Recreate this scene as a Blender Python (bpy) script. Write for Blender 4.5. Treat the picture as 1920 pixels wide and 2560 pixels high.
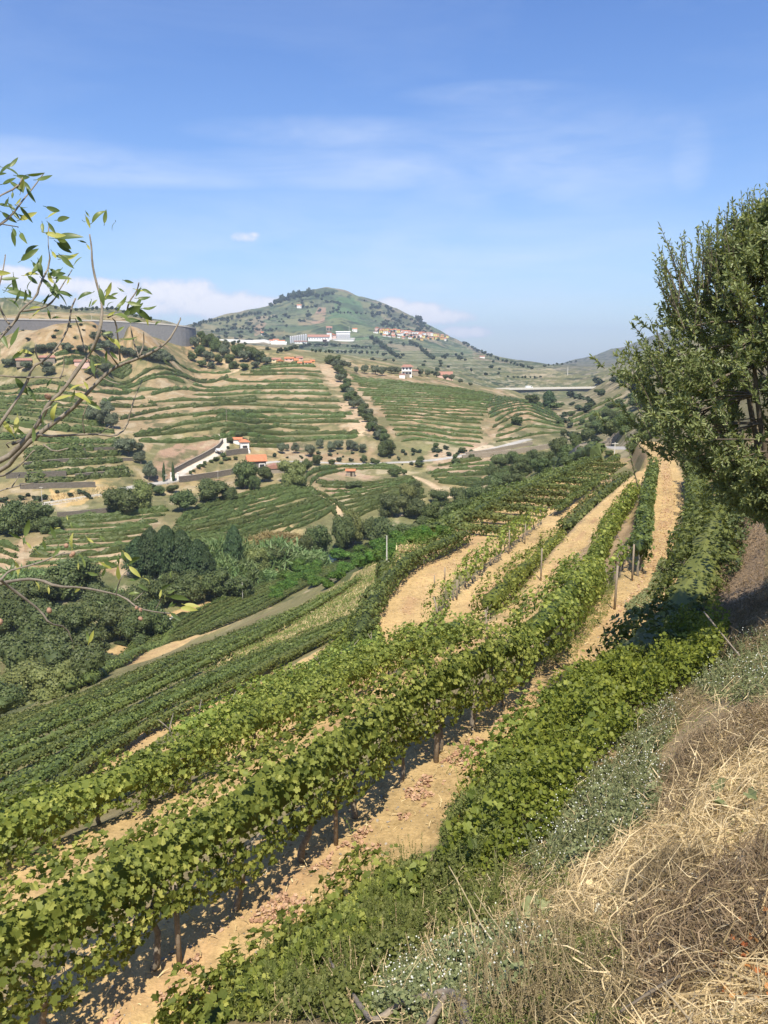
import bpy, math, random
import numpy as np
from math import radians as R
random.seed(7)
SC = bpy.context.scene
for o in list(bpy.data.objects): bpy.data.objects.remove(o)
# ------------------------------------------------------------------ camera
F = 2048.0; PITCH = R(10.5)
cam = bpy.data.cameras.new('camera'); camo = bpy.data.objects.new('camera', cam)
SC.collection.objects.link(camo); SC.camera = camo
camo.location = (0, 0, 0); camo.rotation_euler = (R(90) - PITCH, 0, 0)
cam.sensor_fit = 'VERTICAL'; cam.sensor_height = 36; cam.lens = 36 * F / 2560
cam.clip_start = 0.05; cam.clip_end = 30000
# ------------------------------------------------------------------ sun and sky
SUN_EL = 57.0; SHX, SHY = -0.02, 1.0           # direction in which the shadows fall
sun = bpy.data.lights.new('sun', 'SUN'); suno = bpy.data.objects.new('sun', sun)
SC.collection.objects.link(suno)
sun.energy = 5.0; sun.angle = R(0.53); sun.color = (1.0, 0.915, 0.76)
ca, sa = math.cos(R(SUN_EL)), math.sin(R(SUN_EL))
from mathutils import Vector, Matrix
suno.rotation_euler = Vector((-SHX * ca, -SHY * ca, sa)).to_track_quat('Z', 'Y').to_euler()
suno.location = (0, -40, 60)
W = bpy.data.worlds.new('World'); SC.world = W; W.use_nodes = True
SC.view_settings.view_transform = 'Standard'; SC.view_settings.look = 'None'
SC.view_settings.gamma = 1; SC.view_settings.exposure = 0.53
SC.cycles.max_bounces = 7; SC.cycles.transparent_max_bounces = 8; SC.cycles.volume_bounces = 0
SC.cycles.diffuse_bounces = 3; SC.cycles.glossy_bounces = 2; SC.cycles.transmission_bounces = 3
SC.cycles.use_denoising = True

class NT:
    """small helper to write node trees"""
    def __init__(s, tree): s.t = tree; s.n = tree.nodes; s.l = tree.links
    def __call__(s, kind, ins=None, **kw):
        nd = s.n.new(kind)
        for k, v in kw.items(): setattr(nd, k, v)
        for k, v in (ins or {}).items():
            if isinstance(v, bpy.types.NodeSocket): s.l.new(v, nd.inputs[k])
            else: nd.inputs[k].default_value = v
        return nd
    def math(s, op, a, b=None, c=None, clamp=False):
        nd = s.n.new('ShaderNodeMath'); nd.operation = op; nd.use_clamp = clamp
        for i, v in enumerate((a, b, c)):
            if v is None: continue
            if isinstance(v, bpy.types.NodeSocket): s.l.new(v, nd.inputs[i])
            else: nd.inputs[i].default_value = v
        return nd.outputs[0]
    def ramp(s, fac, stops, interp='LINEAR'):
        nd = s.n.new('ShaderNodeValToRGB'); cr = nd.color_ramp; cr.interpolation = interp
        while len(cr.elements) < len(stops): cr.elements.new(0.5)
        for e, (p, c) in zip(cr.elements, stops):
            e.position = p; e.color = (*c, 1) if len(c) == 3 else c
        s.l.new(fac, nd.inputs[0]); return nd.outputs[0]
    def mix(s, fac, a, b, mode='MIX'):
        nd = s.n.new('ShaderNodeMix'); nd.data_type = 'RGBA'; nd.blend_type = mode
        for k, v in ((0, fac), (6, a), (7, b)):
            if isinstance(v, bpy.types.NodeSocket): s.l.new(v, nd.inputs[k])
            else: nd.inputs[k].default_value = (*v, 1) if isinstance(v, tuple) and len(v) == 3 else v
        return nd.outputs[2]
    def noise(s, vec, scale, detail=3, rough=.55, dist=0):
        nd = s.n.new('ShaderNodeTexNoise'); nd.inputs['Scale'].default_value = scale
        nd.inputs['Detail'].default_value = detail; nd.inputs['Roughness'].default_value = rough
        nd.inputs['Distortion'].default_value = dist
        if vec is not None: s.l.new(vec, nd.inputs['Vector'])
        return nd.outputs[0]

def px_ang(px, py):
    """azimuth and elevation (radians) of a point of the view"""
    u = (px - 960) / F; v = (1280 - py) / F
    d = (u, v * math.sin(PITCH) + math.cos(PITCH), v * math.cos(PITCH) - math.sin(PITCH))
    return math.atan2(d[0], d[1]), math.atan2(d[2], math.hypot(d[0], d[1]))

def build_world():
    W.node_tree.nodes.clear(); g = NT(W.node_tree)
    sky = g('ShaderNodeTexSky'); sky.sky_type = 'NISHITA'; sky.sun_disc = False
    sky.sun_elevation = R(SUN_EL); sky.sun_rotation = math.atan2(-SHX, -SHY) % (2 * math.pi)
    sky.altitude = 300; sky.air_density = 1.15; sky.dust_density = 0.6; sky.ozone_density = 3.2
    tc = g('ShaderNodeTexCoord'); d = tc.outputs['Generated']
    sep = g('ShaderNodeSeparateXYZ', {0: d})
    X, Y, Z = sep.outputs
    az = g.math('ARCTAN2', X, Y); el = g.math('ARCSINE', Z)
    n1 = g.noise(d, 26, 6, .62); n2 = g.noise(d, 90, 5, .6)
    def blobs(lst):
        m = None
        for px, py, wx, wy, *wt in lst:
            a, e = px_ang(px, py)
            dx = g.math('DIVIDE', g.math('SUBTRACT', az, a), wx / F)
            dy = g.math('DIVIDE', g.math('SUBTRACT', el, e), wy / F)
            q = g.math('SUBTRACT', 1.0, g.math('ADD', g.math('MULTIPLY', dx, dx), g.math('MULTIPLY', dy, dy)))
            if wt: q = g.math('SUBTRACT', g.math('MULTIPLY', q, wt[0]), 1 - wt[0])
            m = q if m is None else g.math('MAXIMUM', m, q)
        return m
    cum = blobs([(430, 742, 130, 52), (540, 765, 190, 38), (330, 760, 200, 40), (250, 722, 110, 26), (640, 760, 110, 24), (130, 715, 120, 30),
                 (975, 768, 70, 26), (1090, 792, 110, 24), (1040, 775, 90, 24), (1160, 830, 80, 18), (606, 593, 46, 15, .74), (630, 588, 30, 11, .68),
                 (-420, 700, 260, 60), (2500, 760, 240, 60), (40, 690, 90, 26)])
    cum = g.math('MULTIPLY', g.math('MAXIMUM', cum, -1.0), 1.25)
    v = g.math('ADD', cum, g.math('MULTIPLY', g.math('SUBTRACT', n1, .5), 1.7))
    v = g.math('ADD', v, g.math('MULTIPLY', g.math('SUBTRACT', n2, .5), 1.2))
    cm = g.math('MULTIPLY', g.math('DIVIDE', g.math('SUBTRACT', v, .05), .75, clamp=True), .9)
    # thin high veils, stretched along the horizon
    mp = g('ShaderNodeMapping', {0: d}); mp.inputs['Rotation'].default_value = (0, 0, R(20))
    mp.inputs['Scale'].default_value = (1.2, 1.0, 5.5)
    c1 = g.noise(mp.outputs[0], 2.4, 5, .6, .5); c2 = g.noise(mp.outputs[0], 7, 4, .6, 1.2)
    veil = blobs([(150, 405, 620, 50), (300, 440, 420, 26), (880, 335, 420, 42), (1000, 420, 560, 60), (1350, 400, 420, 160), (1230, 235, 240, 30), (1720, 390, 60, 90), (1000, 700, 900, 220)])
    veil = g.math('MAXIMUM', veil, 0.0)
    vv = g.math('MULTIPLY', veil, g.math('DIVIDE', g.math('SUBTRACT', g.math('ADD', g.math('MULTIPLY', c1, .7), g.math('MULTIPLY', c2, .3)), .30), .42, clamp=True))
    vv = g.math('ADD', g.math('MULTIPLY', vv, .46), g.math('MULTIPLY', g.math('DIVIDE', g.math('SUBTRACT', c1, .42), .5, clamp=True), .16))
    tint = g.mix(g.math('DIVIDE', el, .38, clamp=True), SKY_TINT_LO, SKY_TINT)
    col = g.mix(1.0, sky.outputs[0], tint, 'MULTIPLY')
    col = g.mix(vv, col, VEIL_COL)
    ccol = g.mix(g.math('DIVIDE', g.math('SUBTRACT', v, .3), .8, clamp=True), CLOUD_LO, CLOUD_HI)
    col = g.mix(cm, col, ccol)
    bg = g('ShaderNodeBackground', {0: col, 1: SKY_STR})
    out = g('ShaderNodeOutputWorld'); g.l.new(bg.outputs[0], out.inputs[0])
SKY_TINT = (0.58, 0.80, 1.18); SKY_TINT_LO = (0.86, 0.98, 1.20); SKY_STR = 0.10
VEIL_COL = (6.4, 7.0, 8.2); CLOUD_LO = (5.9, 6.1, 7.2); CLOUD_HI = (8.3, 8.0, 8.2)
build_world()

# ------------------------------------------------------------------ view helpers
def ray(px, py):
    u = (px - 960) / F; v = (1280 - py) / F
    return np.array((u, v * math.sin(PITCH) + math.cos(PITCH), v * math.cos(PITCH) - math.sin(PITCH)))
def at(px, py, Y):
    """the world point seen at px, py of the photograph at forward distance Y"""
    d = ray(px, py); return d * (Y / d[1])

# ------------------------------------------------------------------ terrain: heights over azimuth and log distance
CP = [  # (px, py, forward distance) of ground points
 (1920,2560,2.8),(1400,2560,3.5),(960,2560,4.6),(600,2560,6.1),(200,2560,7.3),(0,2560,7.6),(1680,2560,3.1),
 (1920,2200,4.2),(1500,2200,5.6),(1200,2250,6.9),(910,2069,11.3),(700,2225,9.9),(500,2370,8.8),(1238,1820,14.8),(1060,1950,12.7),
 (1567,1518,25.3),(1640,1385,35.5),(1650,1260,52),(1650,1150,77),(1000,2250,8.0),(1100,2050,10.0),
 (1920,1900,6.4),(1920,1600,11),(1920,1400,18),(1700,1600,16),(1600,1800,10.8),(1400,2000,8.5),(1400,1750,13.2),
 (1810,1300,27),(1920,1200,24),(1770,1400,29),(1760,1250,48),(1920,1000,55),(1920,860,160),(1780,1150,62),
 # second terrace
 (0,2400,9.3),(130,2480,8.4),(400,2060,15.3),(130,2170,13.8),(700,1880,19),(-200,2330,12.2),
 (1310,1545,32),(1400,1400,42),(1480,1310,52),(1560,1230,65),(1620,1180,77),
 (1120,1580,35),(1200,1500,40),(1290,1420,46.5),(1350,1350,54),(1450,1270,66),
 (640,1850,24),(730,1800,28.5),(200,1978,27.5),(0,2065,25),(450,1852,31),(-200,2150,24),
 (980,1650,35),(1000,1540,41.7),(1060,1450,49),(1160,1400,54),
 (230,1930,35),(430,1800,40.5),(660,1690,48),(700,1720,41),(800,1640,45.5),(930,1560,56),(1070,1370,78),(1250,1250,104),(1400,1190,125),(1500,1165,130),(1580,1150,118),
 (530,1650,63),(800,1540,75),(960,1420,93),(1050,1340,111),(1180,1270,135),
 (400,1640,107),(600,1560,121),(700,1510,131),(900,1430,150),(280,1675,105),(0,1800,78),(0,1900,41),(150,1760,80),
 (640,1530,164),(900,1400,203),(1100,1290,255),(300,1640,139),(100,1700,128),(0,1750,120),(-200,1800,110),(-200,1950,50),
 (1250,1210,250),
 # far bank and the slope across the river
 (500,1420,187),(200,1400,186),(200,1300,220),(450,1280,232),(0,1450,172),(500,1330,218),(780,1290,247),(750,1200,274),(560,1240,254),
 (110,1260,234),(400,1205,271),(550,1180,292),(700,1150,312),(900,1162,318),(1080,1150,322),(1350,1090,374),(880,1190,296),(1000,1230,272),
 (350,1150,284),(560,1050,345),(300,1050,335),(100,1100,282),(0,1200,247),(0,1050,293),(0,950,400),(-250,1000,330),(-250,1250,220),
 (700,1110,342),(700,1000,420),(700,905,520),(900,1080,352),(950,1000,430),(820,908,530),(560,900,530),(480,940,490),(300,930,440),
 (300,895,470),(200,828,480),(330,838,490),(480,872,540),(100,845,460),(0,860,440),(-250,850,400),
 (1000,1110,342),(1200,1110,352),(1100,1000,440),(1000,965,490),(900,935,530),(1200,988,505),(1280,1003,490),(1380,1080,385),(1400,1040,440),(1300,1050,405),
 (1100,945,590),(1000,928,570),(1280,975,640),(1300,992,620),(1400,1010,560),(1480,985,600),(1500,962,620),
 (1560,1000,450),(1500,1050,400),(1550,1100,300),(1450,1125,320),(1600,910,600),(1600,1050,300),(1300,1180,262),(1400,1150,262),(1200,1200,282),(1150,1240,268),
 (1560,945,560),(1700,880,500),(1750,1000,300),
 (1262,985,665),(1285,992,690),(1350,1004,700),(1430,1001,700),(1490,980,690),(1350,990,780),(1440,985,780),(130,812,452),(185,808,455),(250,811,460),(310,822,468),(60,822,450),
 # beyond the first ridge
 (0,800,800),(200,790,820),(480,850,800),(700,880,800),(900,890,850),(1100,920,850),(1300,950,900),(1450,940,950),(1560,925,900),
]
# far mountain and hills: sky line with distance, then lower points on the slope
SKY_L = [(-500,770,1500),(-250,760,1400),(0,752,1300),(100,758,1250),(200,776,1250),(290,772,1300),(370,798,1400),(430,815,1700),(480,810,2000),(560,797,2300),(640,783,2550),
         (690,760,2750),(720,742,2850),(790,732,2900),(860,730,2900),(900,745,2900),(960,767,2850),(1050,800,2800),(1100,830,2700),(1160,855,2600),(1240,895,2500),(1330,921,2500),
         (1390,915,3400),(1440,903,3500),(1520,882,3500),(1580,862,3500),(1650,836,3500),(1750,805,3500),(1920,775,3500),(2200,760,3500),(2500,780,3500)]
def far_points():
    out = []
    for px, py, Yd in SKY_L:
        base = 905 if px > 420 else 800
        if px > 1350: base = 925
        hgt = base - py
        out.append((px, py, Yd))
        out.append((px, py + 14 + .05 * hgt, Yd * 1.25)); out.append((px, py + 45 + .2 * hgt, Yd * 2.3))
        for f, g_ in ((.82, .80), (.62, .52), (.45, .26)):
            yy = 1000 + (Yd - 1000) * (f - .2) / .8 if Yd > 1800 else Yd * f
            out.append((px, base - hgt * g_, yy))
    return out
CP = CP + far_points()

def tps_fit(az, lr, t, lam=1e-4):
    n = len(az); P = np.stack([az * KAZ, lr], 1)
    D = np.sqrt(((P[:, None] - P[None]) ** 2).sum(-1)); K = np.where(D > 0, D ** 2 * np.log(D + 1e-12), 0)
    A = np.zeros((n + 3, n + 3)); A[:n, :n] = K + lam * np.eye(n); Q = np.c_[np.ones(n), P]
    A[:n, n:] = Q; A[n:, :n] = Q.T
    w = np.linalg.solve(A, np.r_[t, 0, 0, 0]); return P, w
def tps_eval(P, w, az, lr):
    out = np.empty(az.size); X_ = np.stack([az.ravel() * KAZ, lr.ravel()], 1)
    for i in range(0, len(X_), 4000):
        D2 = ((X_[i:i + 4000, None] - P[None]) ** 2).sum(-1)
        out[i:i + 4000] = (0.5 * D2 * np.log(D2 + 1e-20)) @ w[:-3] + w[-3] + X_[i:i + 4000] @ w[-2:]
    return out.reshape(az.shape)
KAZ = 2.0
pts = np.array([at(*c) for c in CP]); rr = np.hypot(pts[:, 0], pts[:, 1])
T_P, T_W = tps_fit(np.arctan2(pts[:, 0], pts[:, 1]), np.log(rr), pts[:, 2] / rr)
AZC = np.radians(np.linspace(-52, 52, 209)); LRC = np.linspace(math.log(2.0), math.log(9000), 420)
TC = tps_eval(T_P, T_W, *np.meshgrid(AZC, LRC, indexing='ij'))

def cub(arr, x):          # Catmull-Rom weights along axis 0 of arr at float index x
    i = np.clip(np.floor(x).astype(int), 1, arr.shape[0] - 3); f = np.clip(x - i, 0, 1)
    w = (-.5 * f + f * f - .5 * f ** 3, 1 - 2.5 * f * f + 1.5 * f ** 3, .5 * f + 2 * f * f - 1.5 * f ** 3, -.5 * f * f + .5 * f ** 3)
    return i, w
def t_base(az, lr):
    az = np.clip(az, AZC[1], AZC[-2]); lr_ = np.clip(lr, LRC[1], LRC[-2])
    ia, wa = cub(TC, (az - AZC[0]) / (AZC[1] - AZC[0])); il, wl = cub(TC.T, (lr_ - LRC[0]) / (LRC[1] - LRC[0]))
    s = 0
    for j in range(4):
        for k in range(4): s = s + wa[j] * wl[k] * TC[ia + j - 1, il + k - 1]
    return s
# value noise
_rs = np.random.RandomState(11); _NG = _rs.rand(256, 256); _NF = _NG.ravel()
def vnoise(x, y):
    xi = np.floor(x).astype(int); yi = np.floor(y).astype(int); fx = x - xi; fy = y - yi
    fx = fx * fx * (3 - 2 * fx); fy = fy * fy * (3 - 2 * fy)
    x0 = (xi & 255) << 8; x1 = ((xi + 1) & 255) << 8; y0 = yi & 255; y1 = (yi + 1) & 255; a = _NF.take
    return (a(x0 | y0) * (1 - fx) + a(x1 | y0) * fx) * (1 - fy) + (a(x0 | y1) * (1 - fx) + a(x1 | y1) * fx) * fy - .5
def fbm(x, y, o=4):
    s = 0; a = 1
    for k in range(o): s = s + a * vnoise(x * 2 ** k + 17 * k, y * 2 ** k + 31 * k); a *= .5
    return s
def z_raw(x, y):
    r = np.hypot(x, y); az = np.arctan2(x, y); re = np.maximum(r, 2.6)
    z = t_base(az, np.log(re)) * re
    z = np.where(r < 2.6, np.minimum(z, -1.75) + 0 * z, z)
    # gullies and lumps on the far mountains, small unevenness near by
    m = np.clip((r - 900) / 900, 0, 1)
    z = z + m * (fbm(x / 260, y / 420, 5) * 26 + (np.abs(fbm(x / 170 + 9, y / 500, 3)) - .25) * -30) * np.clip(r / 2500, .3, 1)
    k = np.clip((r - 250) / 300, 0, 1) * (1 - m); z = z + k * fbm(x / 40, y / 40, 4) * .5
    n = np.clip(1 - r / 60, 0, 1); z = z + (fbm(x / 1.1, y / 1.1, 4) * .11 + fbm(x / 5, y / 5, 3) * .25) * n * np.clip(r / 6, .3, 1)
    z = z + np.clip((r - 30) / 60, 0, 1) * (1 - np.clip((r - 250) / 200, 0, 1)) * fbm(x / 14, y / 14, 3) * .45
    return z
# ------------------------------------------------------------------ terraces and paths cut into the slope: (points (px,py,Y), half width, shoulder, class)
def wl(pts): return np.array([at(*p) for p in pts])
BENCH = {
 'path_upper': ([(-150,2800,6.4),(100,2640,7.2),(296,2513,7.9),(440,2411,8.5),(585,2310,9.2),(756,2185,10.2),(910,2069,11.3),(1122,1905,13.3),(1238,1820,14.8),(1340,1735,16.7),(1396,1681,18.2),(1487,1627,20.2),(1567,1518,25.3),(1618,1478,28),(1640,1385,35.5),(1663,1306,44.5),(1670,1253,52),(1668,1200,62),(1655,1140,78),(1620,1105,98)], 1.0, 1.2, 'path'),
 'path_second': ([(-350,2420,11.2),(130,2165,13.8),(400,2055,15.3),(700,1890,18.8),(930,1750,23),(1130,1640,27.5),(1310,1535,32.5),(1400,1400,42),(1480,1305,52),(1550,1235,65),(1612,1180,78)], .62, 1.0, 'path'),
 'path_third': ([(500,1902,22.4),(640,1840,24),(900,1710,29),(1100,1600,34),(1200,1500,40),(1290,1410,46.5),(1360,1345,54),(1450,1270,66),(1530,1210,80)], 1.5, .9, 'path'),
 'path_fourth': ([(955,1668,34.6),(985,1640,35.5),(1005,1540,41.7),(1060,1450,49),(1160,1400,54),(1220,1360,59)], 1.4, .9, 'path'),
 'path_lens': ([(1060,1407,53),(1160,1352,61),(1260,1294,72),(1380,1234,88),(1480,1188,103),(1550,1163,113)], 3.8, 1.2, 'path'),
 'path_fifth': ([(480,1860,33),(620,1770,37),(700,1720,41),(800,1640,45.5),(915,1595,52),(950,1540,58)], .8, .7, 'path'),
 'path_sixth': ([(90,2010,31),(230,1925,35),(430,1800,40.5),(660,1690,48)], 1.1, .9, 'path'),
 'path_valley': ([(250,1690,104),(330,1655,108),(450,1600,113),(600,1562,121),(700,1510,131),(820,1465,142),(900,1432,152),(980,1400,166)], 1.6, 1.5, 'path'),
 'river_bed': ([(300,1640,139),(380,1600,142),(480,1555,150),(590,1502,160),(680,1462,170),(780,1425,190),(880,1390,205),(1000,1355,215),(1130,1300,250)], 5.0, 4, 'water'),
 'path_river': ([(270,1660,107),(340,1600,117),(440,1540,132),(520,1508,146),(610,1498,157)], 2.6, 2, 'path'),
}
def seg_near(P, x, y):
    """nearest point on polyline P (n,3) for arrays x, y: distance and height there"""
    bd = np.full(x.shape, 1e9); bz = np.zeros(x.shape)
    for a, b in zip(P[:-1], P[1:]):
        dx, dy = b[0] - a[0], b[1] - a[1]; L = dx * dx + dy * dy + 1e-9
        s = np.clip(((x - a[0]) * dx + (y - a[1]) * dy) / L, 0, 1)
        d = np.hypot(x - a[0] - s * dx, y - a[1] - s * dy); m = d < bd
        bd = np.where(m, d, bd); bz = np.where(m, a[2] + s * (b[2] - a[2]), bz)
    return bd, bz
def resample(P, step):
    P = np.asarray(P, float); s = np.r_[0, np.cumsum(np.hypot(*np.diff(P[:, :2], axis=0).T))]
    n = max(2, int(s[-1] / step) + 1); q = np.linspace(0, s[-1], n)
    return np.stack([np.interp(q, s, P[:, i]) for i in range(P.shape[1])], 1)
def smooth(P, it=2):
    P = np.asarray(P, float)
    for _ in range(it):
        Q = [P[0]]
        for a, b in zip(P[:-1], P[1:]): Q += [a * .75 + b * .25, a * .25 + b * .75]
        P = np.array(Q + [P[-1]])
    return P
for k, (p, hw, sh, cl) in BENCH.items():
    P = smooth(wl(p))
    if k in ('path_valley', 'path_river', 'river_bed'):          # these two lie on the slope as it is
        P = resample(P, 3); az_ = np.arctan2(P[:, 0], P[:, 1]); q = []
        for a_, t_ in zip(az_, P[:, 2] / np.hypot(P[:, 0], P[:, 1])):
            lr_ = np.linspace(math.log(135 if k == 'river_bed' else 60), math.log(300 if k == 'river_bed' else 190), 400); tb = t_base(np.full(400, a_), lr_); i_ = np.argmax(tb >= t_); r_ = math.exp(lr_[i_])
            q.append((math.sin(a_) * r_, math.cos(a_) * r_, t_ * r_))
        P = np.array(q); P = np.stack([np.convolve(np.pad(P[:, i], 3, 'edge'), np.ones(7) / 7, 'valid') for i in range(3)], 1)
    BENCH[k] = (P, hw, sh, cl)

GA = np.radians(np.unique(np.r_[np.linspace(-30.5, 30.5, 719), np.linspace(-50, -31, 40), np.linspace(31, 50, 40), np.linspace(-180, -51, 44), np.linspace(51, 180, 44)]))
GL = np.log(np.r_[np.geomspace(.25, 4.9, 44), np.geomspace(5, 68, 570), np.geomspace(70, 690, 530), np.geomspace(700, 9000, 270)])
AZ, LR = np.meshgrid(GA, GL, indexing='ij')
GX = np.sin(AZ) * np.exp(LR); GY = np.cos(AZ) * np.exp(LR); GZ = z_raw(GX, GY)
PD = np.full(GX.shape, 99.0)                      # distance to the nearest path centre over its half width
for k, (P, hw, sh, cl) in BENCH.items():
    lo, hi = P[:, :2].min(0) - 6, P[:, :2].max(0) + 6
    m = (GX > lo[0]) & (GX < hi[0]) & (GY > lo[1]) & (GY < hi[1])
    d, z = seg_near(P, GX[m], GY[m]); w = np.clip((hw + sh - d) / sh, 0, 1); w = w * w * (3 - 2 * w)
    GZ[m] = GZ[m] * (1 - w) + (z + fbm(GX[m] * 1.3, GY[m] * 1.3, 3) * .05) * w
    if cl == 'path': PD[m] = np.minimum(PD[m], d / hw)
def ground(x, y):
    x = np.asarray(x, float); y = np.asarray(y, float); r = np.maximum(np.hypot(x, y), .26)
    ia = np.interp(np.arctan2(x, y), GA, np.arange(len(GA))); il = np.interp(np.log(r), GL, np.arange(len(GL)))
    a = np.clip(ia.astype(int), 0, len(GA) - 2); l = np.clip(il.astype(int), 0, len(GL) - 2); fa = ia - a; fl = il - l
    return (GZ[a, l] * (1 - fa) + GZ[a + 1, l] * fa) * (1 - fl) + (GZ[a, l + 1] * (1 - fa) + GZ[a + 1, l + 1] * fa) * fl
_T = GZ / np.exp(LR)
def hit(px, py, rmin=3.0):
    """first ground point that the view meets at px, py beyond rmin"""
    d = ray(px, py); az = math.atan2(d[0], d[1]); t = d[2] / math.hypot(d[0], d[1])
    ia = np.interp(az, GA, np.arange(len(GA))); a = int(ia); f = ia - a
    col = _T[a] * (1 - f) + _T[a + 1] * f; idx = np.where((col >= t) & (np.exp(GL) > rmin))[0]
    if len(idx) == 0: return None
    i = idx[0]
    if i == 0 or np.exp(GL[i - 1]) < rmin: r = math.exp(GL[i])
    else:
        q = (t - col[i - 1]) / (col[i] - col[i - 1] + 1e-12); r = math.exp(GL[i - 1] + q * (GL[i] - GL[i - 1]))
    return np.array((math.sin(az) * r, math.cos(az) * r, t * r))
def hits(pts, rmin=3.0):
    out = [hit(p[0], p[1], rmin) for p in pts]; return np.array([o for o in out if o is not None])
def drop(P):
    P = np.array(P, float); P[:, 2] = ground(P[:, 0], P[:, 1]); return P
def inside(poly, x, y):
    c = np.zeros(x.shape, bool); n = len(poly)
    for i in range(n):
        x1, y1 = poly[i][:2]; x2, y2 = poly[i - 1][:2]
        if abs(y2 - y1) < 1e-12: continue
        c ^= ((y1 > y) != (y2 > y)) & (x < (x2 - x1) * (y - y1) / (y2 - y1) + x1)
    return c

# ------------------------------------------------------------------ ground cover colours (what grows or lies there)
SAND = (.46, .325, .155); SOIL = (.30, .21, .118); PALE = (.42, .34, .24); DRY = (.36, .28, .135); GREEN = (.085, .125, .045); OLIVEG = (.15, .16, .07)
FIELD = (.105, .15, .055); ROCK = (.27, .23, .18); MTN = (.082, .108, .052); BRUSH = (.12, .12, .075); ASPH = (.42, .40, .36)
col = np.empty(GX.shape + (3,)); RRg = np.exp(LR)
nz = fbm(GX / 9, GY / 9, 4); nb = fbm(GX / 60 + 5, GY / 60, 4)
def lerp(c, new, w): c[...] = c * (1 - w[..., None]) + np.array(new) * w[..., None]
col[...] = SOIL
lerp(col, DRY, np.clip(.35 + nz * 1.5, 0, 1)); lerp(col, OLIVEG, np.clip(.25 + nb * 2.2, 0, .85))
far = np.clip((RRg - 560) / 250, 0, 1); lerp(col, MTN, far * np.clip(.85 + nb * .6, 0, 1)); 
lerp(col, (.22, .17, .11), far * np.clip(fbm(GX / 70, GY / 130, 5) * 3 - .35, 0, .85))
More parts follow.
